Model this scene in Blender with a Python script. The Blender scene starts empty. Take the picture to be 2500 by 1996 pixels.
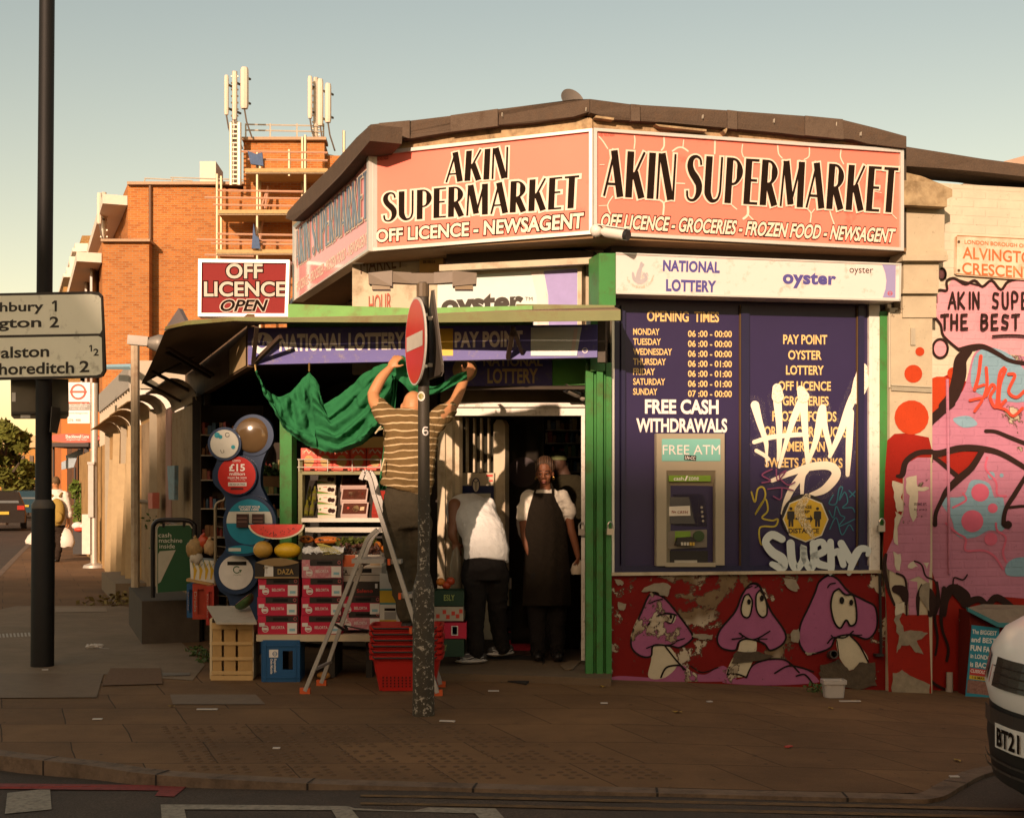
import bpy,math,random
from mathutils import Vector as V,Matrix
S=bpy.context.scene
R=random.Random(11)
rad=math.radians

# ------------------------------------------------------------------ camera, sky, sun, exposure
F,HY,CZ=3300.0,1195.0,1.5
cd=bpy.data.cameras.new('camera');cam=bpy.data.objects.new('camera',cd)
S.collection.objects.link(cam);S.camera=cam
cam.location=(0,0,CZ);cam.rotation_euler=(rad(90),0,0)
cd.sensor_fit='HORIZONTAL';cd.sensor_width=36;cd.lens=36*F/2500
cd.shift_y=(HY-998)/2500;cd.clip_start=.05;cd.clip_end=3000
SUN_EL,SUN_AZ=rad(17.5),rad(15.5)
SKY=[(2.25,1.50,.90,1),(2.12,1.48,.91,1),(1.95,1.43,.93,1),(3.1,2.0,1.1,1)]
w=bpy.data.worlds.new('World');S.world=w;w.use_nodes=True
nt=w.node_tree;nt.nodes.clear()
sky=nt.nodes.new('ShaderNodeTexSky');sky.sky_type='NISHITA';sky.sun_disc=False
sky.sun_elevation=SUN_EL;sky.sun_rotation=math.pi+SUN_AZ
sky.air_density=1.0;sky.dust_density=1.0;sky.ozone_density=1.0
tint=nt.nodes.new('ShaderNodeMix');tint.data_type='RGBA';tint.blend_type='MULTIPLY';tint.inputs[0].default_value=1.0
tcn=nt.nodes.new('ShaderNodeTexCoord');sep=nt.nodes.new('ShaderNodeSeparateXYZ');rp=nt.nodes.new('ShaderNodeValToRGB')
nt.links.new(tcn.outputs['Generated'],sep.inputs[0]);nt.links.new(sep.outputs[2],rp.inputs[0])
el_=rp.color_ramp.elements;el_[0].position=0.0;el_[0].color=SKY[0];el_[1].position=.62;el_[1].color=SKY[3]
for p_,c_ in((.16,SKY[1]),(.34,SKY[2])):e_=el_.new(p_);e_.color=c_
nt.links.new(rp.outputs[0],tint.inputs[7])
bg=nt.nodes.new('ShaderNodeBackground');bg.inputs[1].default_value=.085
wo=nt.nodes.new('ShaderNodeOutputWorld')
nt.links.new(sky.outputs[0],tint.inputs[6]);nt.links.new(tint.outputs[2],bg.inputs[0]);nt.links.new(bg.outputs[0],wo.inputs[0])
sl=bpy.data.lights.new('sun','SUN');sl.energy=4.8;sl.angle=rad(.65);sl.color=(1.0,.70,.50)
so=bpy.data.objects.new('sun',sl);S.collection.objects.link(so)
sd=V((math.sin(SUN_AZ)*math.cos(SUN_EL),math.cos(SUN_AZ)*math.cos(SUN_EL),-math.sin(SUN_EL)))
so.rotation_euler=sd.to_track_quat('-Z','Y').to_euler();so.location=(-10,-20,15)
S.view_settings.view_transform='Standard';S.view_settings.look='None'
S.view_settings.exposure=0.45;S.view_settings.gamma=1.0
S.cycles.max_bounces=6

# ------------------------------------------------------------------ geometry helpers
def lin(h):
 h=h.lstrip('#');c=[int(h[i:i+2],16)/255 for i in(0,2,4)]
 return[x/12.92 if x<=.04045 else((x+.055)/1.055)**2.4 for x in c]
def P(px,py,Y):return V(((px-1250)/F*Y,Y,CZ-(py-HY)/F*Y))
def GZ(x,y):
 t=min(1,max(0,(y-6.8)/4.2));k=.02+.05*t
 return-(x-.775)*k if x>.775 else 0.0
def G(px,py,lift=0):
 Y=CZ*F/(py-HY)
 for _ in range(25):
  Y=(CZ-GZ((px-1250)/F*Y,Y)-lift)*F/(py-HY)
 return P(px,py,Y)
class Fr:
 def __init__(s,px0,Y0,vpx):
  s.o=V(((px0-1250)/F*Y0,Y0,0));d=V(((vpx-1250)/F,1,0)).normalized()
  if d.x<0:d=-d
  s.u=d;s.n=V((d.y,-d.x,0))
 def w(s,px,py,d=0):
  r=V(((px-1250)/F,1,-(py-HY)/F));c=V((0,0,CZ))
  t=(s.o+s.n*d-c).dot(s.n)/r.dot(s.n)
  return c+r*t
 def off(s,d):
  f=Fr.__new__(Fr);f.o=s.o+s.n*d;f.u=s.u;f.n=s.n;return f
 def at(s,px,z,d=0):
  p=s.w(px,HY,d);p.z=z;return p
def cat(pts,n=6,closed=False):
 m=len(pts);out=[]
 for i in range(m if closed else m-1):
  g=(lambda k:pts[k%m])if closed else(lambda k:pts[min(max(k,0),m-1)])
  a,b,c,d=g(i-1),g(i),g(i+1),g(i+2)
  for j in range(n):
   t=j/n
   out.append(tuple(.5*(2*b[k]+(c[k]-a[k])*t+(2*a[k]-5*b[k]+4*c[k]-d[k])*t*t
        +(3*b[k]-a[k]-3*c[k]+d[k])*t**3)for k in range(len(b))))
 if not closed:out.append(tuple(pts[-1]))
 return out
class MB:
 def __init__(s):s.v=[];s.f=[];s.mi=[];s.m=0;s.cuts=[]
 def add(s,vs,fs):
  b=len(s.v);s.v+=[V(p)for p in vs]
  for f in fs:s.f.append([b+i for i in f]);s.mi.append(s.m)
  return s
 def mat(s,i):s.m=i;return s
 def hexa(s,p):
  return s.add(p,[(3,2,1,0),(4,5,6,7),(0,1,5,4),(1,2,6,5),(2,3,7,6),(3,0,4,7)])
 def box(s,c,sz,M=None,taper=1):
  x,y,z=sz[0]/2,sz[1]/2,sz[2]/2
  p=[V((a*(taper if c_>0 else 1)if False else a,b,c_))for c_ in(-z,z)for a,b in((-x,-y),(x,-y),(x,y),(-x,y))]
  if taper!=1:p=[V((q.x*taper,q.y*taper,q.z))if q.z<0 else q for q in p]
  if M is not None:p=[M@q for q in p]
  return s.hexa([q+V(c)for q in p])
 def bar(s,a,b,w,h=None,up=(0,0,1)):
  a,b=V(a),V(b);h=h or w;d=(b-a).normalized();up=V(up)
  if abs(d.dot(up))>.98:up=V((0,1,0))if abs(d.y)<.9 else V((1,0,0))
  x=d.cross(up).normalized()*w/2;y=x.cross(d).normalized()*h/2
  return s.hexa([a-x-y,a+x-y,a+x+y,a-x+y,b-x-y,b+x-y,b+x+y,b-x+y])
 def tube(s,pts,r,n=8,cap=True,flat=1.0,closed=False):
  pts=[V(p)for p in pts];m=len(pts);rs=r if isinstance(r,(list,tuple))else[r]*m
  vs=[];px=None
  for i in range(m):
   d=(pts[(i+1)%m if closed else min(i+1,m-1)]-pts[i-1 if closed else max(i-1,0)])
   d=d.normalized()if d.length>1e-9 else V((0,0,1))
   if px is None:
    px=d.cross(V((0,0,1)));
    if px.length<.05:px=d.cross(V((0,1,0)))
   px=(px-d*px.dot(d)).normalized();py=d.cross(px)
   for k in range(n):
    a=2*math.pi*k/n
    vs.append(pts[i]+(px*math.cos(a)+py*math.sin(a)*flat)*rs[i])
  fs=[]
  for i in range(m if closed else m-1):
   j=(i+1)%m
   for k in range(n):fs.append((i*n+k,i*n+(k+1)%n,j*n+(k+1)%n,j*n+k))
  if cap and not closed:fs+=[tuple(range(n-1,-1,-1)),tuple((m-1)*n+k for k in range(n))]
  return s.add(vs,fs)
 def lathe(s,prof,c=(0,0,0),n=20,M=None):
  vs=[];c=V(c)
  for r,z in prof:
   for k in range(n):
    a=2*math.pi*k/n;p=V((r*math.cos(a),r*math.sin(a),z))
    vs.append((M@p if M is not None else p)+c)
  m=len(prof);fs=[(i*n+k,i*n+(k+1)%n,(i+1)*n+(k+1)%n,(i+1)*n+k)for i in range(m-1)for k in range(n)]
  fs+=[tuple(range(n-1,-1,-1)),tuple((m-1)*n+k for k in range(n))]
  return s.add(vs,fs)
 def ell(s,c,rx,ry,rz,M=None,n=14,m=9,f=None):
  vs=[];c=V(c)
  for i in range(1,m):
   t=math.pi*i/m
   for k in range(n):
    a=2*math.pi*k/n
    p=V((rx*math.sin(t)*math.cos(a),ry*math.sin(t)*math.sin(a),-rz*math.cos(t)))
    if f:p=f(p)
    vs.append((M@p if M is not None else p)+c)
  b=V((0,0,-rz));e=V((0,0,rz))
  if f:b,e=f(b),f(e)
  vs+=[(M@b if M is not None else b)+c,(M@e if M is not None else e)+c];N=(m-1)*n
  fs=[(i*n+k,i*n+(k+1)%n,(i+1)*n+(k+1)%n,(i+1)*n+k)for i in range(m-2)for k in range(n)]
  fs+=[(N,(k+1)%n,k)for k in range(n)]+[(N+1,(m-2)*n+k,(m-2)*n+(k+1)%n)for k in range(n)]
  return s.add(vs,fs)
 def loft(s,rings,cap=True,closed=True):
  n=len(rings[0]);vs=[p for r in rings for p in r];m=len(rings);fs=[]
  for i in range(m-1):
   for k in range(n if closed else n-1):fs.append((i*n+k,i*n+(k+1)%n,(i+1)*n+(k+1)%n,(i+1)*n+k))
  if cap and closed:fs+=[tuple(range(n-1,-1,-1)),tuple((m-1)*n+k for k in range(n))]
  return s.add(vs,fs)
 def grid(s,rows):return s.loft(rows,cap=False,closed=False)
 def poly(s,pts,back=None):
  pts=[V(p)for p in pts];n=len(pts)
  if back is None:return s.add(pts,[tuple(range(n))])
  b=V(back);return s.add(pts+[p+b for p in pts],[tuple(range(n)),tuple(range(2*n-1,n-1,-1))]+[(i,i+n,(i+1)%n+n,(i+1)%n)for i in range(n)])
 def slab(s,fr,pix,d1,d0):
  s.cuts.append((len(s.v),len(s.f)))
  return s.poly([fr.w(x,y,d1)for x,y in pix],-fr.n*(d1-d0))
 def rect(s,fr,x0,y0,x1,y1,d1,d0=None):
  pix=[(x0,y0),(x1,y0),(x1,y1),(x0,y1)]
  return s.slab(fr,pix,d1,d0)if d0 is not None else s.poly([fr.w(x,y,d1)for x,y in pix])
 def stroke(s,pts,wd,mp,ext=0,grow=0,rnd=True):
  m=len(pts);ws=[(x+2*grow)/2 for x in(wd if isinstance(wd,(list,tuple))else[wd]*m)]
  q=[V((p[0],p[1]))for p in pts]
  if ext or grow:
   e=ext+grow;q[0]=q[0]+(q[0]-q[1]).normalized()*e;q[-1]=q[-1]+(q[-1]-q[-2]).normalized()*e
  L=[];Rr=[]
  for i in range(m):
   d=(q[min(i+1,m-1)]-q[max(i-1,0)]);d=d.normalized()if d.length>0 else V((1,0));n_=V((-d.y,d.x))
   L.append(q[i]+n_*ws[i]);Rr.append(q[i]-n_*ws[i])
  def fan(c,d,w_):
   a0=math.atan2(d.y,d.x);return[c+V((math.cos(a0+t),math.sin(a0+t)))*w_ for t in(1.1,.5,0,-.5,-1.1)]
  vs=[mp(p.x,p.y)for p in L+Rr]
  s.add(vs,[(i,i+1,m+i+1,m+i)for i in range(m-1)])
  if rnd:
   d=(q[-1]-q[-2]).normalized();s.add([mp(p.x,p.y)for p in[L[-1]]+fan(q[-1],d,ws[-1])+[Rr[-1]]],[tuple(range(7))])
   d=(q[0]-q[1]).normalized();s.add([mp(p.x,p.y)for p in[Rr[0]]+fan(q[0],d,ws[0])+[L[0]]],[tuple(range(7))])
  return s

WL={}
def setp(o,label=None,cat=None,group=None,kind=None):
 if label:o['label']=label
 if cat:o['category']=cat
 if group:o['group']=group
 if kind:o['kind']=kind
 return o
def T(name,label,cat,loc=(0,0,0),group=None):
 o=bpy.data.objects.new(name,None);S.collection.objects.link(o);o.empty_display_size=.1
 o.location=loc;WL[o]=V(loc);return setp(o,label,cat,group)
def B(name,mb,mats,parent=None,smooth=None,label=None,cat=None,group=None,kind=None,loc=None):
 if len(mb.cuts)>1 and parent is not None and name.split('_')[-1]in('lettering','paint','patch','render','slats','batten','rib'):
  cs=mb.cuts if mb.cuts[0][1]==0 else[(0,0)]+mb.cuts;cs=cs+[(len(mb.v),len(mb.f))]
  for(v0,f0),(v1,f1)in zip(cs,cs[1:]):
   k=MB();k.v=mb.v[v0:v1];k.f=[[i-v0 for i in f]for f in mb.f[f0:f1]];k.mi=mb.mi[f0:f1];o=B(name,k,mats,parent,smooth,label)
  return o
 me=bpy.data.meshes.new(name)
 if parent is not None:o0=WL[parent]
 elif loc is not None:o0=V(loc)
 else:
  xs=[p.x for p in mb.v];ys=[p.y for p in mb.v];zs=[p.z for p in mb.v]
  o0=V(((min(xs)+max(xs))/2,(min(ys)+max(ys))/2,min(zs)))
 me.from_pydata([p-o0 for p in mb.v],[],mb.f);me.validate()
 if not isinstance(mats,(list,tuple)):mats=[mats]
 for m in mats:me.materials.append(m)
 if len(mats)>1 and len(me.polygons)==len(mb.mi):me.polygons.foreach_set('material_index',mb.mi)
 if smooth:
  me.polygons.foreach_set('use_smooth',[True]*len(me.polygons));me.set_sharp_from_angle(angle=rad(smooth))
 me.update()
 o=bpy.data.objects.new(name,me);S.collection.objects.link(o)
 if parent is not None:o.parent=parent;WL[o]=o0
 else:o.location=o0;WL[o]=o0
 return setp(o,label,cat,group,kind)
def dup(root,loc=None,rz=None,label=None,group=None):
 r=root.copy();S.collection.objects.link(r)
 if loc is not None:r.location=loc;WL[r]=V(loc)
 if rz is not None:r.rotation_euler=(0,0,rz)
 if label:r['label']=label
 if group:r['group']=group
 for ch in list(root.children):
  c=ch.copy();S.collection.objects.link(c);c.parent=r
  for g in ch.children:
   d=g.copy();S.collection.objects.link(d);d.parent=c
 return r
def remesh(mb,vox=.01,sm=4,fac=.5):
 me=bpy.data.meshes.new('tmp');me.from_pydata(mb.v,[],mb.f)
 o=bpy.data.objects.new('tmp',me);S.collection.objects.link(o)
 a=o.modifiers.new('r','REMESH');a.mode='VOXEL';a.voxel_size=vox
 b=o.modifiers.new('s','SMOOTH');b.iterations=sm;b.factor=fac
 dg=bpy.context.evaluated_depsgraph_get();dg.update();ev=o.evaluated_get(dg);em=ev.to_mesh()
 out=MB();out.v=[v.co.copy()for v in em.vertices];out.f=[list(p.vertices)for p in em.polygons];out.mi=[0]*len(out.f)
 ev.to_mesh_clear();bpy.data.objects.remove(o);bpy.data.meshes.remove(me);return out

def wrinkle(mb,amp=.008,fx=5,fz=16,seed=0):
 from mathutils import noise as mn
 nr=[V((0,0,0))for _ in mb.v]
 for f in mb.f:
  a,b,c=mb.v[f[0]],mb.v[f[1]],mb.v[f[2]];n_=(b-a).cross(c-a)
  for i in f:nr[i]=nr[i]+n_
 for i,v in enumerate(mb.v):
  q=V((v.x*fx+seed,v.y*fx,v.z*fz));k=1-abs(mn.noise(q+V((mn.noise(v*4),0,mn.noise(v*3+V((9,0,0)))))))*2;mb.v[i]=v+nr[i].normalized()*(k-.6)*amp
 return mb

# ------------------------------------------------------------------ lettering
_tc={}
def tmesh(s,off=0,shear=0,sp=1):
 k=(s,off,shear,sp)
 if k in _tc:return _tc[k]
 cu=bpy.data.curves.new('t','FONT');cu.body=s;cu.offset=off;cu.shear=shear;cu.space_character=sp;cu.resolution_u=4
 o=bpy.data.objects.new('t',cu);S.collection.objects.link(o)
 dg=bpy.context.evaluated_depsgraph_get();dg.update()
 me=bpy.data.meshes.new_from_object(o.evaluated_get(dg))
 r=([(v.co.x,v.co.y)for v in me.vertices],[tuple(p.vertices)for p in me.polygons])
 bpy.data.objects.remove(o);bpy.data.curves.remove(cu);bpy.data.meshes.remove(me)
 _tc[k]=r;return r
def txt(mb,s,q,off=.0,shear=0,sp=1,out=None,lift=None):
 """ink box of the text fitted to the world quad q (TL, TR, BR, BL); out = grow of an outline drawn with the same fit"""
 vs,fs=tmesh(s,off,shear,sp)
 x0=min(v[0]for v in vs);x1=max(v[0]for v in vs);y0=min(v[1]for v in vs);y1=max(v[1]for v in vs)
 if out is not None:vs,fs=tmesh(s,off+out,shear,sp)
 q=[V(p)for p in q];lf=V(lift)if lift is not None else V((0,0,0))
 def m(x,y):
  a=(x-x0)/max(x1-x0,1e-6);b=(y1-y)/max(y1-y0,1e-6)
  return q[0]*(1-a)*(1-b)+q[1]*a*(1-b)+q[2]*a*b+q[3]*(1-a)*b+lf
 mb.cuts.append((len(mb.v),len(mb.f)))
 return mb.add([m(*v)for v in vs],fs)
def Q(fr,*c,d=0):
 if len(c)==4 and not isinstance(c[0],tuple):c=[(c[0],c[1]),(c[2],c[1]),(c[2],c[3]),(c[0],c[3])]
 return[fr.w(x,y,d)for x,y in c]
TK,TN=.155,.05
def gl(ch):
 K,n=TK,TN;st=lambda x:([(x,0),(x,1)],K)
 bowl=lambda x,y0,y1,w:([(x,y1)]+[(x+w*math.sin(a)**.8 if 0<a<math.pi else x,(y0+y1)/2+(y1-y0)/2*math.cos(a))for a in[math.pi*i/10 for i in range(1,10)]]+[(x,y0)],
         [n,n,n*1.3,K*.6,K*.85,K*.95,K*.85,K*.6,n*1.3,n,n])
 g={'A':(.48,[([(.03,0),(.22,1)],n),([(.21,1),(.40,0)],K),([(.09,.27),(.33,.27)],n)]),
   'K':(.47,[st(.08),([(.15,.40),(.40,1)],n),([(.20,.56),(.38,0)],K)]),
   'I':(.18,[st(.08)]),
   'N':(.46,[([(.03,0),(.03,1)],n),([(.09,1),(.34,0)],K),([(.40,0),(.40,1)],n)]),
   'U':(.46,[([(.08,1),(.08,.3),(.10,.16),(.17,.05),(.25,.03),(.33,.08),(.37,.2),(.38,.35),(.38,1)],[K,K,K,K*.7,n*1.3,n,n,n,n])]),
   'P':(.42,[st(.08),bowl(.14,.42,.975,.19)]),
   'R':(.45,[st(.08),bowl(.14,.47,.975,.18),([(.18,.49),(.36,0)],K)]),
   'E':(.36,[st(.08),([(.08,.975),(.33,.975)],n),([(.08,.53),(.30,.53)],n),([(.08,.025),(.34,.025)],n)]),
   'T':(.38,[st(.18),([(0,.97),(.36,.97)],n*1.2)]),
   'M':(.60,[([(.03,0),(.06,1)],n),([(.10,1),(.27,.05)],K),([(.27,.05),(.46,1)],n),([(.48,1),(.50,0)],K)]),
   'S':(.40,[([(.33,.80),(.30,.93),(.20,.98),(.10,.92),(.07,.78),(.12,.63),(.22,.50),(.30,.36),(.30,.18),(.22,.04),(.12,.02),(.05,.08),(.03,.22)],
       [n,n,n*1.2,K*.7,K*.9,K,K*1.1,K,K*.8,n*1.3,n,n,n])]),
   ' ':(.16,[])}
 return g[ch]
def display(mb,s,q,nrm,grow=0,d=0.0):
 x=0;items=[]
 for ch in s:
  w_,st=gl(ch);items+=[([(a+x,b)for a,b in p],wd)for p,wd in st];x+=w_+.035
 W_=x-.035-.06;q=[V(p)for p in q]
 dd=[d]
 def mp(a,b):
  a/=W_;b=1-b
  return q[0]*(1-a)*(1-b)+q[1]*a*(1-b)+q[2]*a*b+q[3]*(1-a)*b+nrm*dd[0]
 for p,wd in items:
  mb.stroke(cat(p,4)if len(p)>3 else p,(wd if not isinstance(wd,list)or len(p)<=3 else[v[0]for v in cat([(t,0)for t in wd],4)]),mp,grow=grow,rnd=False);dd[0]+=.00015
 return mb

# ------------------------------------------------------------------ materials
MATS={}
def nodes(name):
 m=bpy.data.materials.new(name);m.use_nodes=True;t=m.node_tree
 b=t.nodes['Principled BSDF'];return m,t,b
def N(t,ty,**k):
 n=t.nodes.new(ty)
 for a,v in k.items():setattr(n,a,v)
 return n
def noise(t,vec,scale,det=4,rough=.6,dist=0):
 n=N(t,'ShaderNodeTexNoise');n.inputs['Scale'].default_value=scale;n.inputs['Detail'].default_value=det
 n.inputs['Roughness'].default_value=rough;n.inputs['Distortion'].default_value=dist
 if vec is not None:t.links.new(vec,n.inputs['Vector'])
 return n.outputs[0]
def ramp(t,src,a,b,ca=(0,0,0,1),cb=(1,1,1,1)):
 r=N(t,'ShaderNodeValToRGB');r.color_ramp.elements[0].position=a;r.color_ramp.elements[1].position=b
 r.color_ramp.elements[0].color=ca;r.color_ramp.elements[1].color=cb;t.links.new(src,r.inputs[0]);return r.outputs[0]
def mix(t,fac,a,b,mode='MIX'):
 m=N(t,'ShaderNodeMix',data_type='RGBA',blend_type=mode)
 for i,x in((0,fac),(6,a),(7,b)):
  if hasattr(x,'node'):t.links.new(x,m.inputs[i])
  elif i==0:m.inputs[0].default_value=x
  else:m.inputs[i].default_value=(*x[:3],1)
 return m.outputs[2]
def bump(t,b,h,st=.3,dist=.02):
 n=N(t,'ShaderNodeBump');n.inputs['Strength'].default_value=st;n.inputs['Distance'].default_value=dist
 t.links.new(h,n.inputs['Height']);t.links.new(n.outputs[0],b.inputs['Normal'])
def opos(t):return N(t,'ShaderNodeTexCoord').outputs['Object']
def wpos(t):return N(t,'ShaderNodeNewGeometry').outputs['Position']
def planar(t,u):
 d=N(t,'ShaderNodeVectorMath',operation='DOT_PRODUCT');t.links.new(wpos(t),d.inputs[0]);d.inputs[1].default_value=u
 s_=N(t,'ShaderNodeSeparateXYZ');t.links.new(wpos(t),s_.inputs[0]);c=N(t,'ShaderNodeCombineXYZ')
 t.links.new(d.outputs['Value'],c.inputs[0]);t.links.new(s_.outputs[2],c.inputs[1]);return c.outputs[0]
def M(name,col,rough=.65,metal=0,var=.18,sc=9,bp=0,bs=40,grime=0,gcol='#2a2018',spec=.4,gsc=3.0):
 if name in MATS:return MATS[name]
 c=lin(col)if isinstance(col,str)else list(col)
 m,t,b=nodes(name);v=opos(t)
 base=mix(t,noise(t,v,sc),[x*(1-var)for x in c],[min(x*(1+var),.95)for x in c])
 if grime:base=mix(t,ramp(t,noise(t,v,gsc,8,.7),.62-.25*grime,.80),base,lin(gcol))
 t.links.new(base,b.inputs['Base Color']);b.inputs['Roughness'].default_value=rough;b.inputs['Metallic'].default_value=metal
 b.inputs['Specular IOR Level'].default_value=spec
 if bp:bump(t,b,noise(t,v,bs,5),bp,.01)
 MATS[name]=m;return m
def flaky(name,col,amt=.5,under='#8d7a62',rough=.75,sc=2.3,brick=None):
 """wall paint that has flaked off in patches; the patches sit in world space so neighbouring colours lose the same patch"""
 if name in MATS:return MATS[name]
 m,t,b=nodes(name);p=wpos(t);c=lin(col)
 base=mix(t,noise(t,p,6,5),[x*.78 for x in c],[min(.95,x*1.15)for x in c])
 base=mix(t,ramp(t,noise(t,p,30,6,.7),.62,.72),base,[x*.45 for x in c])
 n1=noise(t,p,sc,9,.68,.3)
 un=mix(t,noise(t,p,11,5),[x*.5 for x in lin(under)],[x*1.2 for x in lin(under)])
 pl=mix(t,ramp(t,noise(t,p,1.4,3),.45,.55),un,lin('#b9ab94'))
 e=.72-.22*amt
 edge=ramp(t,n1,e-.022,e-.012)
 base=mix(t,edge,base,lin('#4a3a2c'));base=mix(t,ramp(t,n1,e-.004,e),base,pl)
 t.links.new(base,b.inputs['Base Color']);b.inputs['Roughness'].default_value=rough;b.inputs['Specular IOR Level'].default_value=.25
 h=noise(t,p,55,4)
 if brick is not None:h=mix(t,.85,h,brickf(t,brick)[0])
 h=mix(t,.5,h,ramp(t,n1,e,e-.03))
 bump(t,b,h,.7 if brick is not None else.35,.012);MATS[name]=m;return m
def brickf(t,u,sx=1.0,bw=.225,bh=.075,mortar=.012):
 bt=N(t,'ShaderNodeTexBrick');bt.offset=.5
 bt.inputs['Scale'].default_value=sx;bt.inputs['Brick Width'].default_value=bw;bt.inputs['Row Height'].default_value=bh
 bt.inputs['Mortar Size'].default_value=mortar;bt.inputs['Mortar Smooth'].default_value=.25
 bt.inputs['Color1'].default_value=(.85,.85,.85,1);bt.inputs['Color2'].default_value=(1,1,1,1);bt.inputs['Mortar'].default_value=(.25,.25,.25,1)
 t.links.new(planar(t,u),bt.inputs['Vector']);return bt.outputs[0],bt.outputs[1],bt
def bricks(name,c1,c2,mortar,u,dirt=.3):
 if name in MATS:return MATS[name]
 m,t,b=nodes(name);col,fac,bt=brickf(t,u)
 bt.inputs['Color1'].default_value=(*lin(c1),1);bt.inputs['Color2'].default_value=(*lin(c2),1);bt.inputs['Mortar'].default_value=(*lin(mortar),1)
 bt.inputs['Bias'].default_value=-.3
 base=mix(t,ramp(t,noise(t,wpos(t),.35,6),.35,.7),col,(1.25,1.15,1.0),'MULTIPLY')
 base=mix(t,dirt,base,mix(t,noise(t,planar(t,u),3.2,8,.75),(.35,.3,.28),(1.3,1.25,1.15)),'MULTIPLY')
 t.links.new(base,b.inputs['Base Color']);b.inputs['Roughness'].default_value=.9;b.inputs['Specular IOR Level'].default_value=.2
 MATS[name]=m;return m
def ghost(name,col,dens=.9,sc=60):
 if name in MATS:return MATS[name]
 m,t,b=nodes(name);c=lin(col);v=wpos(t)
 b.inputs['Base Color'].default_value=(*c,1);b.inputs['Roughness'].default_value=.6
 r=ramp(t,noise(t,v,sc,3,.8),1-dens-.12,1-dens+.12);t.links.new(r,b.inputs['Alpha']);MATS[name]=m;return m

# ================================================================== GROUND
def ground_mat(name,kind):
 if name in MATS:return MATS[name]
 m,t,b=nodes(name);p=wpos(t);s_=N(t,'ShaderNodeSeparateXYZ');t.links.new(p,s_.inputs[0])
 fine=noise(t,p,90,4,.7);big=noise(t,p,.9,6,.65);med=noise(t,p,5,6,.7)
 if kind=='slab':
  a=N(t,'ShaderNodeMath',operation='MULTIPLY_ADD');t.links.new(s_.outputs[1],a.inputs[0]);a.inputs[1].default_value=.376;t.links.new(s_.outputs[0],a.inputs[2])
  c=N(t,'ShaderNodeCombineXYZ');t.links.new(a.outputs[0],c.inputs[0]);t.links.new(s_.outputs[1],c.inputs[1])
  wob=N(t,'ShaderNodeVectorMath',operation='MULTIPLY_ADD');nn=N(t,'ShaderNodeTexNoise');nn.inputs['Scale'].default_value=2.0
  t.links.new(p,nn.inputs['Vector']);t.links.new(nn.outputs['Color'],wob.inputs[0]);wob.inputs[1].default_value=(.03,.03,0);t.links.new(c.outputs[0],wob.inputs[2])
  bt=N(t,'ShaderNodeTexBrick');bt.offset=.47;bt.inputs['Scale'].default_value=1;bt.inputs['Brick Width'].default_value=.78;bt.inputs['Row Height'].default_value=.62
  bt.inputs['Mortar Size'].default_value=.005;bt.inputs['Mortar Smooth'].default_value=.4;bt.inputs['Bias'].default_value=0
  bt.inputs['Color1'].default_value=(.128,.073,.035,1);bt.inputs['Color2'].default_value=(.168,.097,.046,1);bt.inputs['Mortar'].default_value=(.032,.018,.009,1)
  t.links.new(wob.outputs[0],bt.inputs['Vector']);base=bt.outputs[0]
  base=mix(t,1,base,mix(t,ramp(t,big,.35,.65),(.78,.76,.75),(1.14,1.1,1.06)),'MULTIPLY')
  base=mix(t,ramp(t,noise(t,p,16,3,.5),.70,.74),base,(.03,.022,.017))
  h=mix(t,.35,fine,bt.outputs[1])
 elif kind=='asphalt':
  base=mix(t,ramp(t,big,.3,.7),(.16,.12,.08),(.235,.175,.118))
  h=fine
 else:
  base=mix(t,ramp(t,fine,.35,.7),(.045,.033,.025),(.115,.085,.065))
  base=mix(t,ramp(t,big,.35,.7),base,(.045,.037,.03));h=fine
 base=mix(t,.55,base,mix(t,med,(.5,.5,.5),(1.5,1.45,1.4)),'MULTIPLY')
 base=mix(t,.6,base,mix(t,fine,(.55,.55,.55),(1.45,1.45,1.45)),'MULTIPLY')
 t.links.new(base,b.inputs['Base Color']);b.inputs['Roughness'].default_value=.85;b.inputs['Specular IOR Level'].default_value=.25
 bump(t,b,h,.5,.012);MATS[name]=m;return m
slabm=ground_mat('paving','slab');aspm=ground_mat('pavement_asphalt','asphalt');roadm=ground_mat('road_asphalt','road')
KO=[G(*k)for k in[(-900,1690),(-420,1770),(-200,1812),(0,1845),(208,1868),(381,1892),(700,1911),(1012,1921),(1500,1934),(2150,1950),(2287,1948),(2350,1918),(2420,1886),(2560,1868),(3000,1836)]]
def kerb_y(x):
 for a,b in zip(KO,KO[1:]):
  if a.x<=x<=b.x:return a.y+(b.y-a.y)*(x-a.x)/(b.x-a.x)
 return KO[0].y if x<KO[0].x else KO[-1].y
def hr(x):return.080-.064*min(1,max(0,(x+2.6)/2.0))
def roadz(x,y):return GZ(min(x,7),y)-hr(x)
xs=[-400,-150,-60,-30,-20,-14,-10,-8,-6,-5]+[-4.5+.25*i for i in range(44)]+[7,10,30,100,400]
ys=[-300,-60,-20,-5,0,3]+[4+.5*i for i in range(22)]+[16,20,30,60,150,500]
mb=MB();mb.grid([[V((x,y,roadz(x,y)))for x in xs]for y in ys]);B('road',mb,roadm,kind='structure',smooth=30)
mb=MB();cols=[-6.4+.1*i for i in range(125)]
mb.grid([[V((x,(lambda k:k+(14-k)*j/14)(kerb_y(x)+.13),GZ(x,kerb_y(x)+.13+(14-kerb_y(x))*j/14)))for x in cols]for j in range(15)])
mb.poly([V(p)for p in[(-6.4,14,0),(-6.4,8.9,0),(-7.4,10.5,0),(-7.9,14,0),(-8.75,23,0),(-13.1,36.7,0),(-23,66,0),(-20,66,0),(-3.0,14,0)]][::-1])
B('pavement',mb,slabm,kind='structure',smooth=30)
mb=MB()
line=[p for p in KO if p.x>-7];fine=cat([tuple(p)for p in line],6)
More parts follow.
